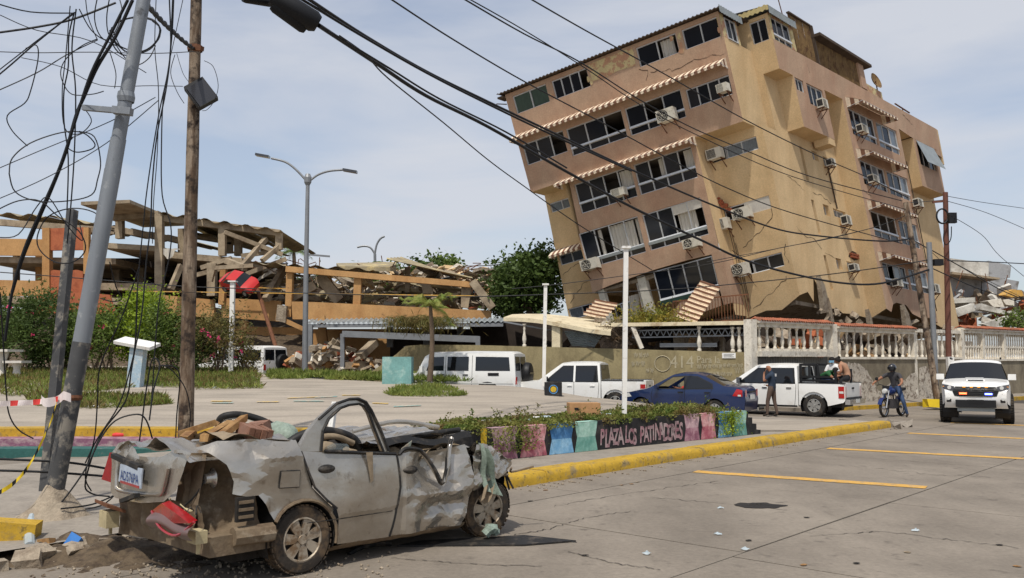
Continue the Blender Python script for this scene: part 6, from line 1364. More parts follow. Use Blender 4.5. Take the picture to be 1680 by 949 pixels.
def blob(name, c, sz, mat, sd, par=WK, amp=.25):
    mb = MB(); n = 10; mb.grid(lambda u, v: (lambda d: (c[0] + d.x * sz[0], c[1] + d.y * sz[1], c[2] + d.z * sz[2]))(V((math.sin(v * math.pi) * math.cos(u * 2 * math.pi), math.sin(v * math.pi) * math.sin(u * 2 * math.pi), math.cos(v * math.pi))) * (1 + amp * noise.noise(V((math.cos(u * 6.283) * 1.5 + sd, math.sin(u * 6.283) * 1.5, v * 3))))), 14, 9); return mb.build(name, mat, par, 60)
blob('seat', (.62, .45, .9), (.2, .24, .24), 'charcoal', 1); blob('seat', (.45, 1.1, .95), (.25, .24, .26), 'charcoal', 2); blob('airbag', (.35, .75, 1.1), (.14, .2, .16), 'shattered_glass', 3); blob('airbag', (.5, .3, 1.02), (.16, .1, .07), 'dust_cloth', 4)
mb = MB(); mb.grid(lambda u, v: (lerp(.0, 2.1, u), lerp(.05, 1.5, v), .95 + crz(u * 2, v * 2, 0, .12, 2.6, 11)), 30, 24); mb.build('cabin_debris', 'dust_cloth', WK, 40)
tag(MB().bar(WK.location + Matrix.Rotation(wa, 3, 'Z') @ V((.98, .9, 1.0)), WK.location + Matrix.Rotation(wa, 3, 'Z') @ V((1.08, .95, 1.42)), .05).build('white_batten', 'white_paint'), 'short white batten sticking up out of the crushed cabin', 'batten')
# --- rear
def tr_fn(y, z): return (-.87 - .06 * math.sin((y - .2) / 1.5 * math.pi) + .25 * max(0, z - .98) + crz(0, y, z, .035 * smooth((z - .75) / .3), 2.4, 6), y, z + .02 * math.sin(y * 6) * (z > 1))
trunk = wpan('trunk_lid', [(1.76, .62), (1.6, .585), (.9, .62), (.52, .67), (.34, .78), (.22, .95), (.16, 1.08), (.4, 1.1), (.6, 1.05), (1.0, 1.03), (1.4, 1.1), (1.62, 1.09), (1.74, 1.03)], tr_fn, step=.04)
mb = MB(); mb.grid(lambda u, v: (lerp(-.9, .1, u) , lerp(.08, 1.62, v), 1.07 + .09 * u + .05 * math.sin(v * 4) * (1 - u) + crz(u * 1.1, v * 1.6, 0, .085, 1.8, 13)), 30, 44); mb.build('trunk_top', 'wreck_silver', trunk, 9)
MB().tube(spline([V(tr_fn(y, z)) + V((-.02, 0, 0)) for y, z in ((1.5, .95), (1.48, .74), (1.36, .68), (.62, .72), (.5, .78), (.42, .96))], 5), .02, 6).build('lid_pressing', 'wreck_silver', trunk, 60)
pl = MB(); c_ = [V((-.985, 1.25, .78)), V((-.985, .78, .76)), V((-.985, .76, .93)), V((-.985, 1.22, .935))]; pl.prism(c_, (-.012, 0, 0)); pl = pl.build('licence_plate', 'plate_blue', trunk)
text_part('plate_text', 'AD576PA', 'plate_ink', pl, V((-.999, 1.2, .805)), (0, -1, -.03), (0, .02, 1), .085, .004, .8)
MB().obox(V((-1.0, 1.2, .772)), V((0, -.4, -.012)), V((-.002, 0, 0)), V((0, 0, .022))).build('plate_band', 'lamp_broken', pl)
MB().bar((-.99, 1.15, .62), (-1.0, .84, .7), .05, .035).build('plate_garnish', 'wreck_rubber', trunk); MB().bar((-.97, 1.45, .99), (-.975, .85, .93), .05, .04).build('plate_garnish', 'wreck_rubber', trunk)
mb = MB(); mb.grid(lambda u, v: (-.78 - .03 * math.sin(v * 40) * (u > .25) * (v > .15) * (v < .7) + .06 * (1 - u) + crz(0, v * 2, u, .03), lerp(1.82, .12, v), lerp(.25, .66, u) + .08 * (v - .5) * (1 - u)), 12, 60); mb.build('rear_panel', 'wreck_mud', WK, 40)
mb = MB(); mb.grid(lambda u, v: (lerp(-.78, -.28, u), lerp(.34, .0, u) + .12 * math.sin(v * 3) + crz(u, v, 0, .08, 3, 2), lerp(.34, 1.08, v)), 18, 26); mb.build('torn_inner_panel', 'wreck_mud', WK, 40)
mb = MB(); mb.grid(lambda u, v: (-.8 + .1 * u, lerp(.62, .2, v) , lerp(.38, 1.06, u) + crz(u, v, 1, .04)), 18, 12); mb.build('torn_inner_panel', 'wreck_mud', WK, 40)
mb = MB(); mb.lathe([(0, -.05), (.04, -.05), (.05, 0), (.085, .02)], (0, 0, 0), 'X', 16); mb.v = [(a - .66, b + .2, c + .87) for a, b, c in mb.v]; mb.build('lamp_socket', 'wreck_silver', WK, 50)
MB().tube(spline([(-.7, .2, .87), (-.76, .25, .74), (-.82, .33, .64), (-.86, .3, .6)], 5), .008, 5).build('lamp_wire', 'wreck_rubber', WK)
MB().box((-.46, -.02, .62), (.16, .04, .2)).build('air_vent', 'charcoal', WK)
for k in range(3): MB().box((-.46, -.045, .56 + k * .06), (.13, .015, .025)).build('vent_slat', 'wreck_mud', WK)
MB().box((-.4, .4, .34), (.7, .8, .16)).build('rear_floor', 'wreck_mud', WK); mb = MB(); mb.tube([(-.55, .0, .4), (-.2, -.03, .4)], .08, 8); mb.build('crushed_tube', 'wreck_mud', WK)
# hanging broken tail lamp and foam brackets
mb = MB(); mb.prism([(-.9, .62, .6), (-.93, .36, .7), (-.95, .05, .66), (-.95, -.18, .61), (-.93, .2, .56)], (-.07, 0, -.015)); tl = mb.build('broken_tail_lamp', 'lamp_broken', WK)
mb = MB(); mb.grid(lambda u, v: (-.98 - .05 * math.sin(u * 3.1), lerp(.58, -.18, v), lerp(.59, .47, u) + .02 * math.sin(v * 6) - .02 * abs(v - .5)), 6, 12); mb.build('lamp_bowl', 'lamp_milky', tl, 50)
MB().tube(spline([(-.97, .6, .59), (-1.03, .3, .5), (-1.03, 0, .48), (-.98, -.19, .6)], 5), .012, 5).build('lamp_rim', 'lamp_broken', tl)
mb = MB(); mb.prism([(-.8, 1.66, 1.0), (-.86, 1.82, .98), (-.88, 1.94, .72), (-.84, 1.8, .7)], (.14, .03, 0)); mb.build('tail_lamp', 'lamp_broken', WK, label='whole red tail lamp on the far corner')
for (c_, s_) in (((-.88, 1.72, .38), (.12, .17, .15)), ((-.86, .0, .45), (.1, .15, .1))):
    b_ = MB().box(c_, s_).build('foam_bracket', 'foam_cream', WK); MB().box((c_[0] + .03, c_[1] + .04, c_[2] - .1), (.025, .025, .1)).build('bracket_leg', 'foam_cream', b_)
mb = MB(); mb.prism([(-.95, 1.9, .52), (-.95, 1.6, .5), (-.8, 1.55, .44), (-.8, 1.8, .45)], (0, 0, .03)); mb.build('torn_bumper_skin', 'rust_iron', WK)
for i in range(8):
    rr = random.Random(i + 70); a = V((-.86, rr.uniform(-.1, .5), .64)); MB().tube(spline([a, a + V((-.03, rr.uniform(-.06, .06), rr.uniform(.0, .06))), a + V((-.06, rr.uniform(-.1, .1), rr.uniform(-.1, .08)))], 3), .006, 4).build('lamp_wire', rr.choice(['foam_cream', 'wreck_rubber']), WK)
# --- things lying on the wreck
RW = Matrix.Rotation(wa, 3, 'Z')
def wk(x, y, z): return WK.location + RW @ V((x, y, z))
def claypiece(name, label, c, sz, rot, cat='brick'):
    mb = MB(); rr = random.Random(int(c[0] * 100)); n = 4
    Q = Matrix.Rotation(wa, 3, 'Z') @ rot
    t_ = thing(name, label, cat, wk(*c))
    for i in range(n):
        q = MB(); q.box(wk(*c) + Q @ V(((i - 1.5) * sz[0] / n, rr.uniform(-.01, .01), 0)), (sz[0] / n * .86, sz[1], sz[2] * rr.uniform(.85, 1.05)), 0, 0, Q); q.build('ridge', 'clay', t_)
    q = MB(); q.box(wk(*c), (sz[0] * .98, sz[1] * .9, sz[2] * .86), 0, 0, Q); q.build('core', 'clay', t_); return t_
claypiece('hollow_brick', 'broken ribbed clay block lying on the crushed trunk', (-.12, .45, 1.21), (.25, .22, .11), Matrix.Rotation(R(12), 3, 'X') @ Matrix.Rotation(R(10), 3, 'Y')); claypiece('hollow_brick', 'smaller clay block lump wedged beside the window frame', (.0, .62, 1.22), (.2, .2, .12), Matrix.Rotation(R(-14), 3, 'Y') @ Matrix.Rotation(R(30), 3, 'Z'))
for i, (x, y, z, l, rz, ry) in enumerate(((-.35, .7, 1.22, .5, .5, -.25), (-.4, .95, 1.24, .42, -.4, -.3), (-.28, .55, 1.26, .36, .2, -.5), (-.55, .85, 1.18, .4, .9, -.1))):
    mb = MB(); Q = RW @ Matrix.Rotation(rz, 3, 'Z') @ Matrix.Rotation(ry, 3, 'Y'); mb.rock(wk(x, y, z), (l, .1, .06), i + 10, rot=Q); tag(mb.build('wood_splinter', 'splinter'), ('long splintered orange board on the trunk', 'short splintered board at the far side of the trunk', 'upright wood splinter against the clay block', 'flat wood splinter near the trunk edge')[i], 'wood')
mb = MB(); mb.grid(lambda u, v: wk(lerp(-.5, .0, u), lerp(.3, 1.1, v), 1.17 + .05 * math.sin(u * 5 + v * 4) + .03 * noise.noise(V((u * 6, v * 6, 1)))), 10, 12); tag(mb.build('dusty_debris', 'dust_cloth', None, 50), 'dusty plaster debris spread over the trunk', 'debris')
mb = MB(); mb.grid(lambda u, v: wk(2.14 + (.12 + .12 * v) * u + .08 * v, -.1 - .05 * math.sin(u * 9) - .03 * math.sin(v * 7), lerp(1.0, .5, v) - .08 * u), 12, 22); tag(mb.build('shattered_windscreen', 'shattered_glass', None, 50), 'limp sheet of shattered green windscreen over the front fender', 'windscreen')
mb = MB(); mb.grid(lambda u, v: wk(2.2 + .13 * u - .05 * v, -.13 - .04 * math.sin(u * 9), lerp(.54, .4, v) + .04 * math.sin(u * 8)), 8, 8); tag(mb.build('torn_cloth', 'dust_cloth', None, 50), 'torn dusty cloth hanging over the front wheel', 'cloth')
tag(MB().tube(spline([wk(2.2, -.14, .06), wk(2.27, -.17, .12), wk(2.36, -.15, .05)], 4), [.05, .05, .05, .07, .05, .06, .04, .05, .02], 6).build('green_rag', 'shattered_glass'), 'small green rag below the front wheel', 'rag')
tag(MB().prism([wk(.72, -.09, 1.0), wk(.79, -.1, 1.0), wk(.8, -.1, .74), wk(.77, -.1, .72)], (0, 0, .004)).build('cloth_strip', 'dust_cloth'), 'narrow cloth strip hanging over the rear door sill', 'cloth')
tag(MB().tube([wk(.36, .02, 1.045), wk(.43, .02, 1.05), wk(.58, .02, 1.04)], [.03, .05, .045], 8).build('plastic_bottle', 'car_glass_clear'), 'crushed clear bottle on the rear door sill', 'bottle')
tag(MB().prism([wk(1.16, -.06, 1.0), wk(1.28, -.07, 1.07), wk(1.27, -.06, 1.02), wk(1.15, -.05, .96)], (0, 0, .01)).build('blue_scrap', 'plaza_teal'), 'bright teal plastic scrap at the top of the crushed front door', 'scrap')
mb = MB(); mb.prism([G(652, 897), G(690, 889), G(860, 880), G(945, 889), G(860, 896)], (0, 0, .014)); tag(mb.build('sill_trim', 'wreck_rubber'), 'long black sill trim lying on the road before the wreck', 'car part')
mb = MB(); mb.tube(spline([G(572, 910), G(590, 905) + V((0, 0, .03)), G(620, 899) + V((0, 0, .04)), G(642, 896) + V((0, 0, .02))], 5), .022, 6); tag(mb.build('bent_trim', 'wreck_rubber'), 'bent black trim piece lying beside the rear wheel', 'car part')
tag(MB().tube(spline([G(800, 884), G(870, 886), G(946, 890)], 4), .006, 5).build('rod', 'wreck_rubber'), 'thin dark rod on the road before the front wheel', 'car part')
# ================================================================== PEOPLE AND THE MOTORCYCLE
for nm, c in (('skin', (150, 104, 78)), ('skin_dark', (124, 84, 62)), ('cloth_navy', (44, 56, 72)), ('cloth_brown', (92, 76, 66)), ('cloth_white', (222, 220, 216)), ('cloth_green', (44, 92, 54)), ('cloth_jeans', (54, 72, 102)), ('cloth_jeans_dark', (38, 50, 78)), ('cloth_tan', (166, 126, 100)), ('cloth_black', (30, 30, 32)), ('cloth_grey', (66, 64, 66)), ('cloth_red', (188, 50, 44)), ('hair_black', (26, 22, 20)), ('mask_blue', (120, 168, 196)), ('shoe', (52, 44, 38)), ('hivis', (186, 206, 70))):
    M(nm, lin(*c), .85 if nm != 'skin' else .6, var=.14, scale=9, bump=.15, bscale=30)
M('helmet', lin(38, 38, 42), .25, var=.1, bump=0, coat=.7)
BON = [('pelvis', 'spine', 'top'), ('spine', 'chest', 'top'), ('chest', 'neck', 'top'), ('neck', 'head', 'skin'), ('head', 'crown', 'skin')]
for s in 'LR': BON += [('chest', 'sh' + s, 'top'), ('sh' + s, 'el' + s, 'slv'), ('el' + s, 'wr' + s, 'arm'), ('wr' + s, 'ha' + s, 'skin'), ('pelvis', 'hip' + s, 'leg'), ('hip' + s, 'kn' + s, 'leg'), ('kn' + s, 'an' + s, 'shin'), ('an' + s, 'to' + s, 'shoe')]
RADI = dict(pelvis=.135, spine=.125, chest=.135, neck=.058, head=.092, crown=.07, sh=.078, el=.046, wr=.032, ha=.034, hip=.1, kn=.064, an=.045, to=.04)
def person(label, J, mats, fat=1.0, group=None, extras=None, nose=None):
    """J: world positions of the joints; mats: top, slv, arm, leg, shin, shoe, skin"""
    names = [k for k in J]; me = bpy.data.meshes.new('b'); vs = [V(J[k]) for k in names]; rad = [RADI.get(k, RADI.get(k[:-1], .05)) * (fat if k in ('pelvis', 'spine', 'chest') else 1) for k in names]
    ix = {k: i for i, k in enumerate(names)}; ed = [(ix[a], ix[b]) for a, b, _ in BON if a in ix and b in ix]; roots = {ix['pelvis']}
    bones = [(V(J[a]), V(J[b]), m) for a, b, m in BON if a in ix and b in ix]
    if nose is not None:
        vs.append(V(J['head']) + V(nose).normalized() * .11 - V((0, 0, .012))); rad.append(.018); ed.append((ix['head'], len(vs) - 1)); bones.append((vs[ix['head']], vs[-1], 'skin'))
    for s in 'LR':
        if 'ha' + s not in ix: continue
        w, h = V(J['wr' + s]), V(J['ha' + s]); d = (h - w).normalized(); a = d.cross(V((0, 0, 1)));
        if a.length < .1: a = d.cross(V((1, 0, 0)))
        a.normalize(); b = a.cross(d)
        for k, (off, ln) in enumerate(((-.03, .06), (-.01, .075), (.01, .07), (.028, .055), (.04, .045))):
            p0 = h + a * off * .8 - d * (.0 if k < 4 else .04); dd = d if k < 4 else (d + a * .9).normalized(); p1 = p0 + dd * ln * .55; p2 = p1 + (dd * .7 - b * .6).normalized() * ln * .5
            o = len(vs); vs += [p0, p1, p2]; rad += [.010, .009, .008]; ed += [(o, o + 1), (o + 1, o + 2)]; roots.add(o); bones.append((p0, p2, 'skin'))
    me.from_pydata(vs, ed, []); ob = bpy.data.objects.new('b', me); COL.objects.link(ob)
    ob.modifiers.new('s', 'SKIN'); ob.modifiers['s'].use_smooth_shade = True; ss = ob.modifiers.new('d', 'SUBSURF'); ss.levels = ss.render_levels = 2
    for i, sv in enumerate(me.skin_vertices[0].data): sv.radius = (rad[i], rad[i]); sv.use_root = i in roots
    ev = bpy.data.meshes.new_from_object(ob.evaluated_get(bpy.context.evaluated_depsgraph_get()))
    COL.objects.unlink(ob); bpy.data.objects.remove(ob)
    base = V(J['pelvis']); fz = min(v.z for v in vs); root = thing('person', label, 'person', (base.x, base.y, fz), group=group)
    mb = MB(); slots = []; idx = {}
    for k in mats.values():
        if k not in slots: slots.append(k)
    P = np.array([v.co for v in ev.vertices])
    for p in ev.polygons:
        c = V(p.center); best = None
        for a, b, m in bones:
            ab = b - a; t = clamp((c - a).dot(ab) / max(ab.length_squared, 1e-9)); dd = (c - a - ab * t).length / (1.15 if m == 'top' else 1)
            if best is None or dd < best[0]: best = (dd, m, t)
        m = best[1]; k = mats.get(m, mats['skin'])
        if m == 'slv' and best[2] > .62: k = mats['arm']
        mb.f.append(list(p.vertices)); mb.m.append(slots.index(k))
    mb.v = [tuple(x) for x in P]; mb.build('body', slots, root, 80); bpy.data.meshes.remove(ev)
    return root
def cap(parent, name, c, r, mat, up=(0, 0, 1), lo=.0, fwd=None, sc=(1, 1, 1)):
    """part of a sphere above lo: hair, cap, helmet shell"""
    u = V(up).normalized(); f = V(fwd) if fwd is not None else V((1, 0, 0)); f = (f - u * f.dot(u)).normalized(); s = u.cross(f); c = V(c); mb = MB()
    mb.grid(lambda a, b: (lambda th, ph: c + (f * math.cos(th) * math.sin(ph) * sc[0] + s * math.sin(th) * math.sin(ph) * sc[1] + u * math.cos(ph) * sc[2]) * r)(a * 2 * math.pi, .02 + b * math.acos(lo)), 16, 8); return mb.build(name, mat, parent, 60)
def ears(parent, head, side, mat):
    for sg in (1, -1): MB().lathe([(0, -.012), (.02, -.01), (.026, 0), (.02, .012), (0, .012)], V(head) + V(side).normalized() * .088 * sg, 'X', 8).build('ear', mat, parent, 60)
def basis(fw):
    f = V((fw[0], fw[1], 0)).normalized(); return f, V((-f.y, f.x, 0)), V((0, 0, 1))
# --- man on the phone beside the pickup
f, l, u = basis((-.75, .62)); g0 = G(1267, 684); P = lambda x, y, z: V((g0.x, g0.y, 0)) + f * x + l * y + u * z
J = dict(pelvis=P(0, 0, .93), spine=P(-.02, 0, 1.08), chest=P(-.03, 0, 1.28), neck=P(.02, 0, 1.47), head=P(.08, .01, 1.58), crown=P(.08, .01, 1.67),
    shL=P(-.02, .2, 1.37), elL=P(.14, .26, 1.14), wrL=P(.2, .12, 1.38), haL=P(.17, .1, 1.48), shR=P(-.02, -.2, 1.37), elR=P(.02, -.27, 1.1), wrR=P(.2, -.2, 1.0), haR=P(.27, -.16, 1.02),
    hipL=P(0, .1, .88), knL=P(.1, .12, .48), anL=P(.1, .15, .08), toL=P(.25, .18, .04), hipR=P(0, -.1, .88), knR=P(-.04, -.12, .48), anR=P(-.12, -.14, .08), toR=P(.03, -.16, .04))
man = person('bald man in navy T-shirt and brown trousers, hand at his face', J, dict(top='cloth_navy', slv='cloth_navy', arm='skin', leg='cloth_brown', shin='cloth_brown', shoe='shoe', skin='skin'), nose=f); ears(man, J['head'], l, 'skin')
mb = MB(); mb.box(P(.16, .13, 1.52), (.03, .02, .12)); mb.build('phone', 'cloth_black', man); mb = MB(); mb.box(P(-.17, .04, 1.36), (.012, .1, .09), math.atan2(f.y, f.x)); mb.build('shirt_print', 'cloth_white', man)
# --- three people in the pickup bed
hA = V((-.79, .613, 0)); lA = V((-.613, -.79, 0)); oA = pA.root.location
B = lambda x, y, z: oA + hA * x + lA * y + V((0, 0, z))
J = dict(pelvis=B(-1.75, -.35, 1.16), spine=B(-1.76, -.34, 1.34), chest=B(-1.77, -.34, 1.54), neck=B(-1.76, -.32, 1.72), head=B(-1.75, -.28, 1.83), crown=B(-1.75, -.28, 1.91),
    shL=B(-1.95, -.3, 1.62), elL=B(-2.02, -.2, 1.38), wrL=B(-1.9, -.02, 1.3), haL=B(-1.85, .04, 1.3), shR=B(-1.58, -.34, 1.62), elR=B(-1.5, -.25, 1.38), wrR=B(-1.6, -.08, 1.25), haR=B(-1.64, -.02, 1.24),
    hipL=B(-1.85, -.3, 1.12), knL=B(-1.9, .1, 1.08), anL=B(-1.9, .15, .72), toL=B(-1.9, .28, .68), hipR=B(-1.65, -.3, 1.12), knR=B(-1.62, .1, 1.08), anR=B(-1.62, .15, .72), toR=B(-1.62, .28, .68))
q = person('person in white T-shirt, black cap and blue mask in the pickup bed', J, dict(top='cloth_white', slv='cloth_white', arm='skin_dark', leg='cloth_jeans_dark', shin='cloth_jeans_dark', shoe='shoe', skin='skin_dark'), nose=lA)
cap(q, 'cap', J['head'] + V((0, 0, .02)), .108, 'hair_black', lo=.0, fwd=lA); mb = MB(); c_ = J['head']; mb.grid(lambda a, b: c_ + (lA * math.cos((a - .5) * 2) + hA * math.sin((a - .5) * 2)) * .108 + V((0, 0, -.07 + .075 * b)), 8, 2); mb.build('mask', 'mask_blue', q, 60)
J = dict(pelvis=B(-1.62, .55, 1.2), spine=B(-1.74, .58, 1.33), chest=B(-1.9, .6, 1.45), neck=B(-2.05, .6, 1.5), head=B(-2.15, .6, 1.49), crown=B(-2.2, .6, 1.43),
    shL=B(-1.94, .78, 1.44), elL=B(-2.1, .82, 1.28), wrL=B(-2.28, .7, 1.34), haL=B(-2.33, .64, 1.38), shR=B(-1.96, .42, 1.44), elR=B(-2.1, .38, 1.24), wrR=B(-2.25, .48, 1.2), haR=B(-2.32, .5, 1.2),
    hipL=B(-1.64, .68, 1.18), knL=B(-2.05, .78, 1.2), anL=B(-2.1, .7, .78), toL=B(-2.22, .7, .7), hipR=B(-1.64, .46, 1.18), knR=B(-2.0, .42, 1.2), anR=B(-2.05, .42, .78), toR=B(-2.2, .42, .7))
q = person('person in green T-shirt and jeans sitting bent forward on the pickup side rail', J, dict(top='cloth_green', slv='cloth_green', arm='skin', leg='cloth_jeans_dark', shin='cloth_jeans_dark', shoe='shoe', skin='skin'), nose=-hA - V((0, 0, .8)))
cap(q, 'hair', J['head'] + hA * .01 + V((0, 0, .02)), .108, 'hair_black', up=hA * .5 + V((0, 0, .8)), lo=-.1)
J = dict(pelvis=B(-2.4, .2, 1.28), spine=B(-2.38, .22, 1.44), chest=B(-2.3, .26, 1.62), neck=B(-2.2, .3, 1.76), head=B(-2.11, .33, 1.82), crown=B(-2.07, .33, 1.89),
    shL=B(-2.24, .48, 1.68), elL=B(-2.36, .72, 1.5), wrL=B(-2.22, .68, 1.34), haL=B(-2.17, .64, 1.38), shR=B(-2.3, .08, 1.68), elR=B(-2.16, -.06, 1.46), wrR=B(-2.05, .2, 1.42), haR=B(-2.06, .28, 1.42),
    hipL=B(-2.4, .34, 1.24), knL=B(-2.3, .64, 1.22), anL=B(-2.34, .68, .8), toL=B(-2.24, .74, .72), hipR=B(-2.4, .06, 1.24), knR=B(-2.02, .1, 1.24), anR=B(-2.0, .12, .8), toR=B(-1.9, .14, .72))
q = person('person in tan sleeveless top with black hair bun leaning over at the pickup tailgate', J, dict(top='cloth_tan', slv='skin', arm='skin', leg='cloth_black', shin='cloth_black', shoe='shoe', skin='skin'), .9, nose=hA - V((0, 0, .4)))
cap(q, 'hair', J['head'] - hA * .012 + V((0, 0, .02)), .108, 'hair_black', up=-hA * .5 + V((0, 0, .9)), lo=-.15); MB().lathe([(0, -.05), (.04, -.03), (.055, 0), (.04, .03), (0, .05)], J['head'] - hA * .06 + V((0, 0, .12)), 'Z', 10).build('hair_bun', 'hair_black', q, 60)
# --- driver in the blue sedan
hS = V((math.cos(sB.root.rotation_euler.z), math.sin(sB.root.rotation_euler.z), 0)); lS = V((-hS.y, hS.x, 0)); S_ = lambda x, y, z: sB.root.location + hS * x + lS * y + V((0, 0, z))
J = dict(pelvis=S_(-.2, .38, .66), spine=S_(-.23, .38, .78), chest=S_(-.24, .4, .92), neck=S_(-.22, .42, 1.07), head=S_(-.18, .46, 1.17), crown=S_(-.18, .46, 1.25), shL=S_(-.22, .58, 1.0), elL=S_(-.02, .68, .92), wrL=S_(.18, .52, .96), haL=S_(.26, .46, .98), shR=S_(-.22, .22, 1.0), elR=S_(0, .14, .86), wrR=S_(.2, .24, .92), haR=S_(.28, .28, .94), hipL=S_(-.15, .47, .64), knL=S_(.28, .47, .68), anL=S_(.5, .46, .48), toL=S_(.6, .46, .46), hipR=S_(-.15, .3, .64), knR=S_(.28, .3, .68), anR=S_(.5, .3, .48), toR=S_(.6, .3, .46))
q = person('driver in a red top seen through the open window of the blue sedan', J, dict(top='cloth_red', slv='cloth_red', arm='skin_dark', leg='cloth_black', shin='cloth_black', shoe='shoe', skin='skin_dark'), nose=hS + lS)
cap(q, 'hair', J['head'] + V((0, 0, .015)), .105, 'hair_black', lo=.05)
# --- motorcycle
M('bike_blue', lin(20, 42, 96), .3, var=.1, bump=0, coat=.6)
hm = V((-.74, -.67, 0)).normalized(); lm = V((-hm.y, hm.x, 0)); fw_ = G(1451, 685)
mo = thing('motorcycle', 'small blue motorcycle with silver forks stopped at the kerb end', 'motorcycle', (fw_ - hm * .62), math.atan2(hm.y, hm.x), frame='local')
def bwheel(x, r, w):
    mb = MB(); mb.lathe([(r * .8, -w * .4), (r * .92, -w * .5), (r, -w * .2), (r, w * .2), (r * .92, w * .5), (r * .8, w * .4)], (x, 0, r), 'Y', 26); t_ = mb.build('wheel', 'tyre', mo, 40)
    mb = MB(); mb.lathe([(r * .82, -.02), (r * .74, 0), (r * .82, .02)], (x, 0, r), 'Y', 26); mb.lathe([(.0, -.05), (.05, -.05), (.05, .05), (0, .05)], (x, 0, r), 'Y', 12)
    for k in range(9): a = k * .698; mb.tube([(x, 0, r), (x + r * .8 * math.cos(a), 0, r + r * .8 * math.sin(a))], .008, 4)
    mb.build('rim', 'chrome', t_)
bwheel(.62, .3, .09); bwheel(-.62, .3, .11)
for sg in (1, -1): MB().tube([(.64, sg * .085, .3), (.42, sg * .085, .86)], .024, 8).build('fork', 'chrome', mo); MB().tube([(-.62, sg * .12, .32), (-.5, sg * .13, .7)], .022, 6).build('shock_absorber', 'chrome', mo); MB().tube(spline([(.38, sg * .03, .98), (.36, sg * .2, 1.04), (.26, sg * .38, 1.02)], 4), .013, 6).build('handlebar', 'cloth_black', mo)
for sg in (1, -1): MB().tube([(.36, sg * .26, 1.03), (.38, sg * .32, 1.2)], .007, 5).build('mirror_stalk', 'cloth_black', mo); MB().lathe([(0, -.01), (.055, -.008), (.06, .0), (0, .012)], (.38, sg * .33, 1.23), 'X', 14).build('mirror', 'cloth_black', mo, 50)
mb = MB(); mb.grid(lambda a, b: (.62 + .34 * math.cos(R(20) + a * R(130)), (b - .5) * .13, .3 + .34 * math.sin(R(20) + a * R(130))), 12, 3); mb.build('front_mudguard', 'bike_blue', mo, 50)
MB().lathe([(0, .1), (.07, .09), (.09, .04), (.085, -.02), (.05, -.06)], (.5, 0, .84), 'X', 16).build('headlight', 'lamp_clear', mo, 50); MB().box((.46, 0, .96), (.06, .2, .1)).build('instruments', 'cloth_black', mo)
mb = MB(); mb.lathe([(0, -.3), (.1, -.26), (.14, -.05), (.13, .12), (.08, .24), (0, .27)], (.14, 0, .82), 'X', 16); mb.build('fuel_tank', 'bike_blue', mo, 60)
mb = MB(); mb.prism([(-.05, -.12, .78), (-.7, -.1, .86), (-.72, -.1, .94), (-.35, -.12, .88), (-.05, -.12, .86)], (0, .24, 0)); mb.build('saddle', 'cloth_black', mo); MB().box((.05, 0, .42), (.4, .26, .3)).build('engine', 'cloth_grey', mo); MB().tube([(.1, -.16, .35), (-.3, -.18, .3), (-.75, -.18, .4)], .035, 8).build('exhaust', 'chrome', mo)
for (p_, q_) in (((.4, 0, .86), (-.05, 0, .75)), ((.4, 0, .82), (.2, 0, .3)), ((-.05, 0, .75), (-.1, 0, .3)), ((.2, 0, .3), (-.1, 0, .3)), ((-.1, 0, .32), (-.62, 0, .32)), ((-.05, 0, .75), (-.6, 0, .78))): MB().tube([p_, q_], .022, 6).build('frame_tube', 'cloth_black', mo)
mb = MB(); mb.grid(lambda a, b: (-.62 - .36 * math.cos(R(60) + a * R(90)) * 1.0, (b - .5) * .16, .32 + .36 * math.sin(R(60) + a * R(90))), 8, 2); mb.build('rear_mudguard', 'bike_blue', mo)
Bm = lambda x, y, z: mo.location + hm * x + lm * y + V((0, 0, z))
J = dict(pelvis=Bm(-.22, 0, .95), spine=Bm(-.2, 0, 1.1), chest=Bm(-.14, .0, 1.3), neck=Bm(-.08, 0, 1.46), head=Bm(-.04, 0, 1.58), crown=Bm(-.04, 0, 1.66), shR=Bm(-.12, -.2, 1.38), elR=Bm(.06, -.4, 1.22), wrR=Bm(.22, -.5, 1.1), haR=Bm(.28, -.5, 1.06), shL=Bm(-.12, .2, 1.38), elL=Bm(.0, .34, 1.14), wrL=Bm(.2, .36, 1.04), haL=Bm(.27, .36, 1.04),
    hipR=Bm(-.2, -.1, .92), knR=Bm(.12, -.24, .74), anR=Bm(-.05, -.22, .32), toR=Bm(.1, -.24, .28), hipL=Bm(-.2, .12, .92), knL=Bm(.02, .36, .5), anL=Bm(-.08, .44, .08), toL=Bm(.09, .48, .04))
q = person('motorcycle rider in black helmet, grey T-shirt and jeans with one foot down', J, dict(top='cloth_grey', slv='cloth_grey', arm='skin', leg='cloth_jeans', shin='cloth_jeans', shoe='shoe', skin='skin'))
hc = J['head'] + V((0, 0, .01)); hl_ = cap(q, 'helmet', hc, .142, 'helmet', lo=-.75, fwd=hm, sc=(1.08, .95, 1.02))
mb = MB(); mb.grid(lambda a, b: hc + (hm * math.cos((a - .5) * 2.2) * 1.08 + lm * math.sin((a - .5) * 2.2) * .97) * .146 + V((0, 0, -.05 + .085 * b)), 10, 3); mb.build('visor', 'car_glass', hl_, 60)
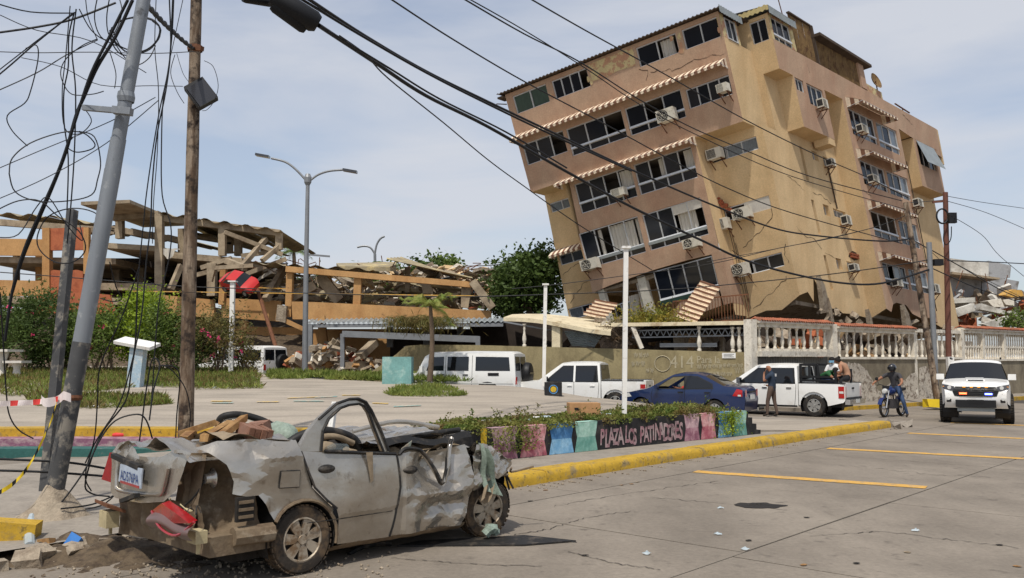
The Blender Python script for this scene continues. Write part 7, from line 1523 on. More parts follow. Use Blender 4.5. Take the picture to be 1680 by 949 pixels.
# ================================================================== PLANTER WITH MURAL
M('mural_black', lin(38, 37, 38), .85, var=.25, scale=4, col2=lin(70, 66, 62), thr=.6, s2=5)
for nm, c, c2 in (('mural_pink', (196, 128, 132), (214, 176, 172)), ('mural_rose', (172, 92, 104), (198, 140, 142)), ('mural_lilac', (168, 132, 142), (196, 166, 168)), ('mural_plum', (142, 92, 108), (180, 140, 148)), ('mural_blue', (66, 118, 168), (96, 142, 182)), ('mural_sky', (120, 172, 208), (150, 190, 214)), ('mural_mint', (146, 190, 172), (170, 202, 188)), ('mural_teal', (104, 158, 144), (132, 176, 162)), ('mural_letter', (176, 156, 154), (150, 104, 112)), ('mural_yellow', (206, 170, 40), (180, 150, 60))):
    M(nm, lin(*c), .85, var=.18, scale=5, bump=.2, bscale=30, col2=lin(*c2), thr=.52, soft=.1, s2=5, col3=lin(120, 108, 100), thr3=.68, s3=9)
pa, pb = G(842, 753, .125), G(1228, 714, .125); pa.z = pb.z = 0; pd = (pb - pa).normalized(); pn = V((pd.y, -pd.x, 0)); pd0 = pa - pd * 1.5
PLn = (pb - pd0).length; zt0, zt1 = .70, .66
pln = thing('planter_wall', 'low black planter wall with coloured hourglass mural and lettering', 'planter', pa + pd * 3)
def Pl(s, z, o=0.0): return pd0 + pd * s + pn * o + V((0, 0, z))
mb = MB(); mb.obox(Pl(0, -.1, -.22), pd * PLn, pn * .22, V((0, 0, .78))); mb.build('front_wall', 'mural_black', pln)
mb = MB(); mb.obox(Pl(0, -.1, -1.75), pd * PLn, pn * .16, V((0, 0, .74))); mb.obox(Pl(PLn - .16, -.1, -1.59), pd * .16, pn * 1.36, V((0, 0, .76))); mb.build('back_wall', 'walk_concrete', pln)
MB().obox(Pl(0, 0, -1.58), pd * (PLn - .17), pn * 1.35, V((0, 0, .6))).build('soil_bed', 'soil', pln)
for k in range(3): MB().obox(Pl(PLn + .001 + k * .17, -.1, -.5), pd * .168, pn * .5, V((0, 0, .62 - k * .15))).build('end_step', 'mural_black', pln)
def pls(px):
    k = ray(px, 730).x / ray(px, 730).y; return (pd0.x - k * pd0.y) / (k * pd.y - pd.x)
zb, ztp = .13, .675
for (xa, xb, m1, m2) in ((788, 799, 'mural_yellow', 'mural_yellow'), (806, 849, 'mural_lilac', 'mural_plum'), (853, 897, 'mural_pink', 'mural_rose'), (901, 941, 'mural_blue', 'mural_sky'), (943, 980, 'mural_mint', 'mural_teal'), (1123, 1148, 'mural_lilac', 'mural_plum'), (1150, 1175, 'mural_pink', 'mural_rose'), (1178, 1201, 'mural_blue', 'mural_sky'), (1203, 1226, 'mural_mint', 'mural_teal')):
    a, b = pls(xa), pls(xb); zm = lerp(zb, ztp, .5); i_ = (b - a) * .1
    MB().prism([Pl(a + i_, zm, .002), Pl(b - i_, zm, .002), Pl(b - i_ * .4, lerp(zm, ztp, .55), .002), Pl(b, ztp, .002), Pl(a, ztp, .002), Pl(a + i_ * .4, lerp(zm, ztp, .55), .002)], pn * .004).build('painted_panel', m1, pln)
    MB().prism([Pl(a, zb, .002), Pl(b, zb, .002), Pl(b - i_ * .6, lerp(zb, zm, .6), .002), Pl(b - i_, zm - .001, .002), Pl(a + i_, zm - .001, .002), Pl(a + i_ * .6, lerp(zb, zm, .6), .002)], pn * .004).build('painted_panel', m2, pln)
    MB().obox(Pl(a, ztp + .006, -.2), pd * (b - a), pn * .2, V((0, 0, .004))).build('painted_top', m1, pln)
s0, s1 = pls(984), pls(1120); wtot = s1 - s0
words = 'PLAZA LOS PATINADORES'; wch = [{'I': .5, ' ': .55, 'L': .85}.get(c, 1.0) for c in words]; n = sum(wch); acc = 0
rr = random.Random(2)
for i, ch in enumerate(words):
    x0_ = acc; acc += wch[i]
    if ch == ' ': continue
    o_ = text_part('letter', ch, 'mural_letter', pln, Pl(s0 + wtot * x0_ / n, .2 + rr.uniform(-.03, .03), .006), pd, V((0, 0, 1)) + pd * rr.uniform(-.06, .06), .33 + rr.uniform(-.03, .03), .0, .58, .03)
# low block of the far planter and its rim at the plaza edge
lb = thing('mural_block', 'short black painted block with a yellow emblem at the far plaza edge', 'planter', GP(906, 650)); p_ = GP(908, 650)
MB().box(p_ + V((0, .2, .2)), (.52, .4, .42)).build('block', 'mural_black', lb); MB().lathe([(0, -.01), (.09, -.01), (.09, 0)], p_ + V((0, -.01, .2)), 'Y', 14).build('emblem', 'mural_yellow', lb); MB().lathe([(.11, -.008), (.14, -.008), (.14, 0)], p_ + V((0, -.006, .2)), 'Y', 14).build('emblem_ring', 'mural_blue', lb)
# ================================================================== POLES, LAMPS, PLAZA FURNITURE
M('pole_steel', lin(132, 136, 140), .5, .35, var=.2, scale=2, bump=.1, bscale=30, stv=(3, 3, .4), col2=lin(64, 64, 64), thr=.66, soft=.05, s2=3, col3=lin(160, 162, 162), thr3=.63, s3=7)
M('pole_steel_low', lin(78, 78, 78), .6, .2, var=.3, scale=3, bump=.2, col2=lin(128, 122, 112), thr=.56, s2=6, soft=.04)
M('pole_wood', lin(142, 126, 108), .9, var=.3, scale=3, stv=(6, 6, .3), bump=.5, bscale=20, col2=lin(92, 74, 58), thr=.49, s2=2.4, st=(3, 3, .5), col3=lin(52, 42, 35), thr3=.55, s3=3.4)
M('pole_brown', lin(104, 66, 54), .75, var=.2, scale=3)
M('cable_black', lin(22, 23, 26), .6, var=.2, bump=0)
M('teal_paint', lin(116, 160, 156), .85, var=.18, scale=2.5, col2=lin(160, 188, 180), thr=.58, s2=3)
M('marble', lin(206, 200, 190), .7, var=.12, scale=5)
M('tape_red', lin(206, 60, 56), .6, var=.1); M('tape_white', lin(226, 214, 210), .6, var=.1); M('tape_yellow', lin(222, 190, 40), .6, var=.1)
M('cardboard', lin(176, 134, 92), .9, var=.12); M('trash_white', lin(218, 216, 210), .5, var=.2, scale=12); M('bottle_clear', lin(196, 210, 216), .15, var=.2, alpha=.65); M('bottle_green', lin(60, 150, 80), .2, var=.2); M('trash_blue', lin(60, 120, 190), .5, var=.2); M('oil', lin(40, 36, 32), .7, var=.3)
YP = 10.35; bp_ = G(88, 848, .12); YP = bp_.y
lp = thing('utility_pole', 'grey steel utility pole leaning right over a tangle of cables', 'pole', bp_); tp = at(243, -40, YP + .2); bt = at(84, 838, YP)
pt = lambda t: bt.lerp(tp, t)
MB().tube([pt(0), pt(.3)], [.1, .1], 16).build('shaft', 'pole_steel_low', lp, 60)
for a, b, r in ((.3, .62, .097), (.62, .68, .09), (.68, 1.0, .08)): MB().tube([pt(a), pt(b)], [r, r * .96], 16).build('shaft', 'pole_steel', lp, 60)
mb = MB(); mb.grid(lambda u, v: (lambda a, r: bp_ + V((r * math.cos(a), r * math.sin(a), .02 + .3 * (1 - v) ** 1.6 + .07 * noise.noise(V((r * 6 * math.cos(a), r * 6 * math.sin(a), 2))) - .08 * v)))(u * 2 * math.pi, .09 + .36 * v * (1 + .25 * noise.noise(V((math.cos(u * 6.283) * 2, math.sin(u * 6.283) * 2, 5))))), 28, 10); mb.build('concrete_foot', 'broken_concrete', lp, 40)
MB().lathe([(.105, -.03), (.115, 0), (.105, .03)], pt(.2), 'Z', 14).build('strap', 'rust_iron', lp); MB().lathe([(.09, -.06), (.1, 0), (.09, .06)], pt(.76), 'Z', 14).build('strap', 'pole_steel', lp)
MB().bar(at(136, 177, YP), at(196, 182, YP), .06).build('arm', 'pole_steel', lp); MB().bar(at(186, 181, YP - .12), at(216, 184, YP - .12), .1, .08).build('clamp', 'pole_steel', lp)
sp_ = MB().bar(at(119, 345, YP + 1.0), at(74, 806, YP + .7), .1).build('slim_post', 'pole_steel_low'); tag(sp_, 'slim dark square post standing behind the leaning steel pole', 'post')
wp = thing('utility_pole', 'weathered wooden utility pole carrying a black junction box', 'pole', at(303, 750, 15.7)); wf_ = lambda y: at(lerp(322, 304, clamp(y / 740, -.1, 1.1)), y, 15.7)
MB().tube([wf_(y) for y in np.linspace(-40, 775, 12)], [lerp(.095, .135, k / 11) * (1 + .03 * math.sin(k * 2.1)) for k in range(12)], 14).build('shaft', 'pole_wood', wp, 60)
MB().lathe([(.13, -.05), (.14, 0), (.13, .05)], wf_(80), 'Z', 12).build('strap', 'rust_iron', wp); MB().bar(at(318, 80, 15.5), at(332, 80, 15.4), .08).build('hook', 'rust_iron', wp)
bx_ = thing('junction_box', 'black junction box tilted on the wooden pole', 'box', at(330, 154, 15.4)); Q = Matrix.Rotation(R(-38), 3, 'Y') @ Matrix.Rotation(R(18), 3, 'Z')
MB().box(at(330, 154, 15.42), (.38, .16, .46), 0, 0, Q).build('casing', 'cable_black', bx_); MB().box(at(331, 153, 15.33), (.34, .02, .42), 0, 0, Q).build('lid', 'helmet', bx_)
# splice closures on the cable high up
for k, (a, b, r) in enumerate((((398, -3), (447, 5), .07), ((447, -6), (522, 40), .17), ((447, 8), (502, 48), .1))):
    A_, B_ = at(*a, 13), at(*b, 13.3); tag(MB().tube([A_, A_.lerp(B_, .1), A_.lerp(B_, .9), B_], [r * .8, r, r, r * .75], 14).build('splice_case', 'cable_black', None, 50), ('thin black cable sleeve at the top edge of the sky', 'fat black cable splice case high on the main cable', 'slimmer black splice case under the fat one')[k], 'splice case')
# double arm street lamp
Ys = 38.5; sl = thing('street_lamp', 'tall grey street lamp with two curved arms behind the plaza', 'street lamp', at(500, 612, Ys))
MB().tube([at(500, 615, Ys), at(502, 450, Ys), at(505, 298, Ys)], [.13, .11, .085], 12).build('post', 'galv', sl, 60); MB().lathe([(.08, -.25), (.16, -.1), (.17, .12), (.1, .28), (0, .3)], at(505, 296, Ys), 'Z', 10).build('hub', 'galv', sl)
for pts, lx in (([(503, 297), (485, 278), (468, 266), (445, 260)], (442, 258, 420, 254)), ([(508, 297), (522, 287), (540, 281), (562, 279)], (563, 279, 586, 283))):
    a = MB().tube(spline([at(x, y, Ys) for x, y in pts], 5), .05, 8).build('arm', 'galv', sl, 60); MB().bar(at(lx[0], lx[1], Ys), at(lx[2], lx[3], Ys), .3, .1).build('lamp_head', 'lamp_smoke', a)
Yd = 75; dl = thing('street_lamp', 'far street lamp with two drooping arms above the ruin', 'street lamp', at(612, 470, Yd))
MB().tube([at(616, 470, Yd), at(615, 417, Yd)], .12, 8).build('post', 'galv', dl)
for pts in ([(615, 417), (608, 407), (598, 404), (586, 406)], [(615, 417), (618, 402), (624, 392), (631, 388)]): MB().tube(spline([at(x, y, Yd) for x, y in pts], 5), .09, 6).build('arm', 'galv', dl)
tag(MB().bar(at(505, 418, 60), at(541, 421, 60), .12).build('lamp_arm', 'galv'), 'thin horizontal lamp arm behind the tall street lamp', 'lamp arm')
# white square poles
for (x, y0, y1, Y, w, lab) in ((1026, 408, 690, None, .095, 'tall white square pole standing in the mural planter'), (894, 468, 634, 28.6, .11, 'white square pole at the far plaza edge before the pickup'), (381, 463, 614, 36, .17, 'slim white pole among the oleanders')):
    if Y is None: Y = (Pl(pls(1026), 0, -.9)).y
    p0, p1 = at(x - 2, y1, Y), at(x + 1, y0, Y); t_ = thing('white_pole', lab, 'pole', p0, group='white square poles'); MB().bar(p0, p1, w).build('shaft', 'white_paint', t_); MB().box(p1 + V((0, 0, .02)), (w * 1.9, w * 1.9, .05)).build('cap', 'white_paint', t_)
# poles on the right
def simple_pole(label, a, b, Y0, Y1, r0, r1, mat, name='utility_pole'):
    A_, B_ = at(*a, Y0), at(*b, Y1); t_ = thing(name, label, 'pole', A_); MB().tube([A_, A_.lerp(B_, .5), B_], [r0, (r0 + r1) / 2, r1], 10).build('shaft', mat, t_, 60); return t_
bpw = simple_pole('reddish brown utility pole behind the white off-roader', (1558, 660), (1551, 316), 36, 36, .12, .1, 'pole_brown'); MB().box(at(1559, 600, 35.8), (.24, .2, .7)).build('painted_foot', 'white_paint', bpw)
MB().tube([at(1546, 355, 35.7) + V((.26 * math.cos(a) * .9, 0, .3 * math.sin(a))) for a in np.linspace(0, 12.6, 40)], .035, 6).build('cable_coil', 'cable_black', bpw); MB().box(at(1562, 358, 35.6), (.3, .2, .42)).build('junction_box', 'cable_black', bpw)
MB().tube(spline([at(1549, 378, 35.7), at(1548, 395, 35.7), at(1553, 402, 35.7), at(1560, 392, 35.7), at(1561, 372, 35.7)], 4), .02, 5).build('hanging_cable', 'cable_black', bpw)
MB().bar(at(1530, 332, 36), at(1553, 330, 36), .08).build('insulator_arm', 'pole_brown', bpw)
simple_pole('grey concrete utility pole leaning left of the steel one', (1540, 668), (1486, 333), 33.5, 35, .13, .1, 'pole_wood'); gp = simple_pole('galvanised steel pole leaning between concrete and brown poles', (1537, 664), (1524, 398), 34, 34, .11, .1, 'galv'); MB().box(at(1538, 431, 34), (.34, .3, .24)).build('junction_box', 'cable_black', gp)
tag(MB().rock(at(1531, 662, 33.2), (.7, .5, .35), 31).build('yellow_bag', 'tape_yellow'), 'crumpled yellow bag at the foot of the leaning poles', 'bag')
# marble table and stool, plaque lectern, teal block
def stone_table(label, px, py, w, h, cat):
    p = GP(px, py); t_ = thing('stone_' + cat, label, cat, p); MB().box(p + V((0, 0, h - .04)), (w, w, .09)).build('top', 'marble', t_); MB().lathe([(w * .32, 0), (w * .2, .1), (w * .16, h * .5), (w * .26, h - .08)], p, 'Z', 12).build('pedestal', 'marble', t_, 50)
stone_table('low marble stool beside the marble table on the grass', 27, 619, .72, .62, 'stool'); stone_table('marble table cut by the left edge of the picture', 0, 619, 1.1, 1.05, 'table')
p = GP(218, 636); lt = thing('plaque_lectern', 'concrete lectern with slanted white plaque on a pale blue base', 'lectern', p); mb = MB(); mb.prism([p + V((-.24, 0, -.1)), p + V((.2, 0, -.1)), p + V((.3, 0, 1.22)), p + V((-.14, 0, 1.38))], (0, .35, 0)); M('pale_blue', lin(160, 182, 196), .85, var=.15, scale=4, col2=lin(188, 190, 186), thr=.55, s2=4); mb.build('base', 'pale_blue', lt)
mb = MB(); a_ = p + V((-.62, -.14, 1.42)); mb.obox(a_, V((1.18, 0, -.22)), V((.12, .62, .16)), V((0, -.03, .1))); mb.build('plaque', 'white_paint', lt)
p = at(651, 622, 30.6); p.z = plaza_z(p.x, p.y); tb = MB().box(p + V((0, .3, .42)), (1.0, .7, 1.02)).build('teal_block', 'teal_paint'); tag(tb, 'square teal painted concrete block beside the young palm', 'block')
# cardboard box and litter in the planter
p = Pl(pls(1020), .67, -1.1); cb = thing('cardboard_box', 'brown cardboard box with hand hole behind the white planter pole', 'box', p); MB().box(p + V((.05, 0, .15)), (.64, .4, .3), .1).build('carton', 'cardboard', cb); MB().box(p + V((-.1, -.225, .19)), (.1, .02, .04), .1).build('hand_hole', 'cable_black', cb)
# caution tape
def ribbon(name, label, pts, w, mats, n=40, seg=3):
    P = spline([V(q) for q in pts], n // max(1, len(pts) - 1)); mb = MB()
    for i in range(len(P) - 1):
        s1, s2 = V((0, .25 * math.sin(i * .5), 1)).normalized() * w / 2, V((0, .25 * math.sin((i + 1) * .5), 1)).normalized() * w / 2
        mb.quad(P[i] - s1, P[i + 1] - s2, P[i + 1] + s2, P[i] + s1, (i // seg) % len(mats))
    tag(mb.build(name, mats), label, 'tape')
ribbon('barrier_tape', 'red and white barrier tape tied to the leaning pole', [at(-20, 664, YP - .3), at(20, 662, YP - .2), at(60, 660, YP - .1), at(95, 655, YP - .16)], .06, ['tape_red', 'tape_white', 'tape_white'], 40, 4)
mb = MB(); mb.grid(lambda u, v: at(68 + 50 * u, 648 + 14 * v + 6 * math.sin(u * 6), YP - .18) + V((0, -.05 * math.sin(u * 9), 0)), 10, 3); tag(mb.build('barrier_tape', 'tape_white', None, 60), 'loose knot of barrier tape wrapped round the leaning pole', 'tape')
ribbon('warning_tape', 'yellow warning tape twisting down from the pole to the ground', [at(93, 660, YP - .16), at(80, 700, YP - .2), at(50, 760, YP - .3), at(20, 795, YP - .4), at(-20, 818, YP - .5)], .05, ['tape_yellow', 'tape_yellow', 'cable_black'], 60, 3)
# ================================================================== CABLES
def cable(label, pts, r, Y0, Y1, sub=6, name='cable', grp=None, n=5):
    k = len(pts) - 1; L_ = [0]
    for a, b in zip(pts[:-1], pts[1:]): L_.append(L_[-1] + math.hypot(a[0] - b[0], a[1] - b[1]))
    P = [at(x, y, lerp(Y0, Y1, s / L_[-1])) for (x, y), s in zip(pts, L_)]
    tag(MB().tube(spline(P, sub), r, n).build(name, 'cable_black', None, 60), label, 'cable', grp)
cable('thickest black cable sagging from the splice case to the steel pole', [(523, 42), (620, 106), (700, 158), (800, 208), (924, 279), (1040, 342), (1160, 399), (1214, 424), (1285, 446), (1375, 464), (1447, 465), (1526, 442)], .038, 13.3, 34, 6)
cable('black cable running just above the thickest cable from the splice case', [(505, -2), (600, 60), (700, 118), (800, 167), (920, 224), (1036, 279), (1160, 333), (1267, 374), (1339, 387), (1447, 396), (1493, 392)], .03, 13.3, 34.6, 6)
cable('second strand of the upper black cable pair', [(490, -4), (590, 57), (700, 120), (800, 171), (915, 226), (1036, 281)], .024, 13.2, 22, 6)
cable('strand lashed along the thickest cable', [(540, 52), (640, 113), (720, 162), (830, 217), (930, 276)], .018, 13.4, 18.5, 6)
cable('thin wire drooping below the thickest cable past the building corner', [(557, 59), (600, 90), (637, 129), (728, 202), (800, 262), (860, 306), (954, 372), (1069, 443)], .014, 13.5, 27)
cable('long thin wire crossing the sky to the upper balcony', [(640, -2), (740, 63), (860, 134), (1000, 208), (1107, 266), (1200, 312), (1300, 350), (1480, 400)], .018, 16, 35)
cable('twin wire over the upper left facade', [(760, -2), (860, 56), (953, 103), (1051, 165), (1140, 212), (1230, 250), (1330, 290), (1480, 330)], .018, 17, 35)
cable('lower strand of the twin wire over the upper facade', [(765, -4), (860, 50), (960, 112), (1050, 172), (1150, 225), (1300, 290), (1490, 345)], .014, 17, 35)
cable('wire crossing the roof corner towards the far bay', [(866, -4), (960, 50), (1080, 116), (1225, 198), (1340, 255), (1420, 290), (1490, 325)], .018, 18, 35)
cable('service wire drooping across the lower facade', [(840, 474), (905, 468), (1030, 452), (1167, 433), (1280, 407), (1360, 392), (1440, 372)], .016, 36, 36); cable('lowest wire passing before the leaning window', [(400, 478), (600, 484), (760, 487), (912, 483), (1101, 475), (1280, 459), (1380, 448), (1480, 434), (1526, 426)], .02, 34, 34); cable('thin wire level with the broken storey', [(1160, 430), (1321, 399), (1432, 374), (1490, 352)], .014, 35, 35)
cable('wire behind the big tree', [(736, 437), (800, 436), (840, 431)], .03, 58, 58); cable('yellowish wire along the ruin parapet front', [(0, 447), (120, 456), (300, 470), (420, 474)], .02, 34, 34)
for i, (pts, lab) in enumerate((([(1553, 330), (1620, 350), (1700, 384)], 'topmost wire leaving the brown pole to the right'), ([(1553, 322), (1610, 332), (1700, 345)], 'nearly level wire from the top of the brown pole'), ([(1553, 350), (1610, 385), (1640, 420), (1700, 470)], 'steep wire falling right from the brown pole'), ([(1527, 410), (1580, 440), (1640, 475), (1700, 500)], 'thick dark cable from the steel pole across the white ruin'), ([(1528, 440), (1600, 472), (1660, 492), (1700, 502)], 'lower dark cable across the white ruin'), ([(1555, 428), (1620, 430), (1700, 434)], 'level cable above the white ruin'), ([(1493, 333), (1530, 330), (1553, 328)], 'short wire between leaning pole and brown pole'), ([(1490, 390), (1526, 412), (1555, 440)], 'short wire dropping to the steel pole'), ([(1500, 395), (1600, 450), (1700, 500)], 'thin slanting wire behind the brown pole'))):
    cable(lab, pts, .022 if 'dark' in lab or 'level cable' in lab else .012, 34.5, 40)
# tangle on the left, traced strand by strand
TG = 'dangling cable tangle'
TL = 'thin black strand of the cable tangle around the two left poles'
tang = [([(-10, 55), (60, 45), (120, 32), (190, 5)], .02), ([(-10, 5), (50, 20), (122, 22)], .012), ([(120, 22), (60, 70), (20, 105), (-10, 130)], .014), ([(120, 24), (70, 60), (-10, 122)], .01), ([(-10, 152), (60, 120), (110, 90), (160, 66)], .01), ([(-10, 85), (60, 87), (150, 86), (250, 88), (318, 85)], .008), ([(0, 25), (60, 50), (150, 68), (240, 120)], .008), ([(35, 95), (100, 110), (165, 140), (250, 141), (300, 142)], .007), ([(-10, 280), (60, 250), (180, 200), (255, 160)], .008), ([(-10, 330), (80, 290), (175, 235), (260, 165)], .008),
    ([(218, 0), (190, 60), (160, 110), (140, 155), (125, 190), (108, 250), (85, 310), (55, 380), (35, 430), (20, 480)], .03), ([(210, 0), (180, 60), (150, 120), (128, 185), (100, 270), (70, 340), (40, 410), (20, 480), (8, 560)], .026), ([(122, 20), (113, 60), (112, 110), (105, 150), (105, 200), (112, 260), (110, 345)], .012), ([(125, 15), (118, 80), (124, 150), (122, 250), (116, 340), (110, 400)], .012), ([(115, 10), (108, 90), (102, 150), (106, 210), (130, 220), (150, 200), (140, 180)], .009),
    ([(42, 80), (60, 75), (62, 100), (50, 150), (40, 170), (12, 190), (20, 215), (45, 240)], .01), ([(170, 150), (150, 155), (118, 155), (103, 135), (100, 115), (110, 95), (135, 75), (160, 64)], .009), ([(15, 285), (20, 260), (50, 235), (100, 218), (135, 218), (155, 235), (150, 245), (125, 250), (110, 240), (120, 225)], .011), ([(15, 285), (25, 315), (60, 330), (110, 330), (150, 320), (160, 295), (165, 265), (155, 225), (130, 216)], .011), ([(-5, 345), (30, 330), (65, 330), (95, 355), (130, 380), (140, 410), (120, 430), (90, 430), (65, 410), (62, 385), (80, 355), (120, 342), (160, 352), (180, 385)], .011),
    ([(-5, 390), (30, 385), (60, 340), (80, 325), (110, 370), (135, 395), (130, 365)], .01), ([(180, 50), (195, 75), (230, 85), (255, 70), (262, 45), (245, 32), (215, 30), (190, 40), (180, 60), (200, 90), (240, 82), (262, 60), (255, 35), (225, 28), (195, 35)], .016), ([(183, 45), (200, 80), (225, 88), (250, 78), (264, 50), (250, 35)], .014), ([(185, 65), (205, 95), (225, 107), (245, 95), (255, 75)], .012), ([(130, 15), (150, 50), (175, 66), (190, 50), (200, 20), (195, -5)], .01), ([(160, -5), (155, 30), (165, 60), (190, 75)], .01), ([(140, -5), (145, 30), (160, 66)], .008), ([(180, -5), (175, 30), (180, 60), (205, 85)], .01),
    ([(285, 0), (282, 60), (275, 120), (262, 180), (250, 250), (240, 320), (236, 360), (228, 440), (225, 480)], .014), ([(278, 0), (280, 80), (272, 150), (258, 220), (250, 300), (247, 370), (240, 430), (232, 520), (215, 600), (195, 665), (160, 720), (140, 760)], .016), ([(283, 0), (278, 100), (268, 160), (265, 230), (266, 320), (280, 370), (278, 420), (262, 490), (255, 560), (250, 640), (245, 690)], .014), ([(256, 0), (254, 80), (260, 150), (258, 250), (252, 330), (250, 400)], .01), ([(300, 0), (287, 60), (276, 110)], .008), ([(225, 480), (222, 560), (215, 610), (205, 660), (165, 715), (140, 790), (150, 810), (180, 815)], .014), ([(228, 440), (200, 520), (165, 600), (160, 660), (155, 720), (140, 780), (150, 806)], .012),
    ([(245, 690), (252, 640), (262, 600), (250, 590), (240, 640), (232, 700), (228, 730)], .016), ([(262, 600), (285, 602), (295, 620), (290, 680), (288, 725)], .014), ([(262, 600), (280, 606), (305, 640), (312, 690), (300, 735)], .012), ([(60, 860), (100, 825), (140, 770), (165, 720), (190, 690), (225, 680), (240, 690), (250, 720)], .014), ([(-10, 753), (60, 756), (120, 760), (180, 770)], .02), ([(-10, 772), (80, 775), (180, 782)], .02), ([(100, 835), (150, 828), (190, 812)], .014), ([(0, 480), (5, 560), (10, 640), (15, 680), (30, 705), (55, 720)], .012), ([(215, 440), (240, 460), (290, 478), (330, 480)], .006), ([(180, 430), (190, 470), (200, 490), (185, 495), (165, 490)], .01), ([(287, 90), (280, 120), (290, 150), (302, 170)], .008), ([(290, 88), (300, 120), (310, 135)], .006), ([(335, 100), (350, 110), (358, 140), (352, 165), (340, 180), (332, 182)], .007), ([(180, 85), (190, 120), (188, 145)], .008), ([(180, 770), (195, 800), (165, 830), (110, 838)], .012)]
TT = []
for i, (pts, r) in enumerate(tang):
    x_ = sum(p[0] for p in pts) / len(pts); Y = YP - .2 if x_ < 215 else 12.5
    xs_, ys_ = [p[0] for p in pts], [p[1] for p in pts]; ln = sum(math.hypot(a[0] - b[0], a[1] - b[1]) for a, b in zip(pts[:-1], pts[1:])); w_, h_ = max(xs_) - min(xs_), max(ys_) - min(ys_)
    kd = 'looping black cable' if ln > 1.6 * math.hypot(w_, h_) else ('hanging black cable' if h_ > w_ * 1.3 else 'slack black cable')
    zn = 'near the ground by the poles' if sum(ys_) / len(ys_) > 560 else ('between the steel and wooden poles' if x_ > 205 else ('left of the leaning steel pole' if sum(ys_) / len(ys_) > 190 else 'in the upper left sky'))
    TT.append((kd + ' ' + zn, x_, pts, r * .68, Y))
for lab in sorted(set(t[0] for t in TT)):
    sel = sorted([t for t in TT if t[0] == lab], key=lambda t: t[1])
    for i, t in enumerate(sel): cable(lab + ', ' + nth(i, len(sel)), t[2], t[3], t[4], t[4] + .6, 5, grp=TG, n=5)
tw = [at(lerp(240, 318, t), lerp(6, 80, t) + 14 * math.sin(t * math.pi) * -.3 + 10 * t * (1 - t) * 4 * .9, lerp(11, 15.5, t)) for t in np.linspace(0, 1, 40)]
for k in range(2): tag(MB().tube([p + V((.016 * math.cos(i * .9 + k * 3.14), 0, .016 * math.sin(i * .9 + k * 3.14))) for i, p in enumerate(tw)], .026, 6).build('cable', 'cable_black', None, 60), ('twisted black cable from the steel pole to the wooden pole strap', 'second core of the twisted cable to the wooden pole strap')[k], 'cable')
# ================================================================== LITTER, DIRT AND RUBBISH ON THE ROAD
def litter(px, py, kind, label, surf='road', sz=1.0, seed=0):
    rr = random.Random(seed + int(px)); p = G(px, py) if surf == 'road' else (GP(px, py) if surf == 'plaza' else G(px, py, .125))
    if surf == 'planter': p = Pl(pls(px), .68, -lerp(.25, 1.4, (py) % 1.0))
    a = rr.uniform(0, 6.28); d = V((math.cos(a), math.sin(a), 0))
    if kind == 'bottle':
        mb = MB(); mb.tube([p + V((0, 0, .035)) - d * .11 * sz, p + V((0, 0, .035)) - d * .1 * sz, p + V((0, 0, .036)) + d * .05 * sz, p + V((0, 0, .034)) + d * .09 * sz, p + V((0, 0, .034)) + d * .12 * sz], [.02 * sz, .036 * sz, .034 * sz, .016 * sz, .014 * sz], 8); o_ = mb.build('plastic_bottle', rr.choice(['bottle_clear', 'bottle_clear', 'trash_white']), None, 60)
    elif kind == 'lid':
        mb = MB(); mb.grid(lambda u, v: p + V((math.cos(u * 6.283) * .1 * sz * v * (1 + .35 * noise.noise(V((u * 5, seed, 0)))), math.sin(u * 6.283) * .07 * sz * v, .012 + .04 * sz * (1 - v) + .02 * noise.noise(V((u * 6, v * 4, seed))))), 14, 4); o_ = mb.build('crushed_cup', 'bottle_clear', None, 60)
    else:
        mb = MB(); mb.grid(lambda u, v: p + V((math.cos(u * 6.283) * .14 * sz * v * (1 + .6 * noise.noise(V((u * 5, seed, 3)))), math.sin(u * 6.283) * .11 * sz * v * (1 + .5 * noise.noise(V((u * 4, seed, 8)))), .006 + .05 * sz * abs(noise.noise(V((u * 3 + seed, v * 3, px)))))), 10, 3); o_ = mb.build('scrap', kind, None, 40)
    tag(o_, label, 'litter', 'litter on the ground')
RL = 'crushed clear cup lying on the road slabs'; PB = 'plastic bottle lying in the planter greenery'; SC = 'small dry scrap scattered on the road'
for i, (x, y) in enumerate(sorted(((1182, 835), (1178, 878), (1222, 903), (1061, 910), (1502, 872)))): litter(x, y, 'lid', RL + ', ' + nth(i, 5), 'road', .45, i)
for i, (x, y) in enumerate(sorted(((870, 823), (1045, 792), (1036, 795), (1228, 888), (1324, 850), (1405, 925), (1489, 907), (1640, 895), (1668, 930), (1318, 928), (960, 912), (1020, 797), (895, 805), (1470, 712), (1440, 700), (1280, 742)))): litter(x, y, random.Random(i).choice(['charcoal', 'splinter', 'dust_cloth', 'charcoal']), SC + ', ' + nth(i, 16), 'road', .26, i)
for i, x in enumerate(sorted((826, 850, 868, 888, 905, 940, 955, 1000, 1044, 1060, 1075, 1083, 1090, 1100, 1050, 960, 1010))): litter(x, .2 + (i * .37) % .7, 'bottle' if i % 3 else 'trash_white', ('plastic bottle' if i % 3 else 'white scrap') + ' in the planter greenery, piece ' + nth(i, 17), 'planter', 1.1, i)
ob_ = MB(); ob_.grid(lambda u, v: G(1242, 830) + V((math.cos(u * 6.283) * .3 * v * (1 + .5 * noise.noise(V((math.cos(u * 6.283) * 1.6, math.sin(u * 6.283) * 1.6, 4)))), math.sin(u * 6.283) * .22 * v * (1 + .6 * noise.noise(V((math.cos(u * 6.283) * 2, math.sin(u * 6.283) * 2, 1)))), .005 + .05 * (1 - v) * abs(noise.noise(V((u * 7, v * 5, 2)))))), 40, 8); tag(ob_.build('black_rag', 'oil', None, 40), 'flat black rag lying on the road', 'rag')
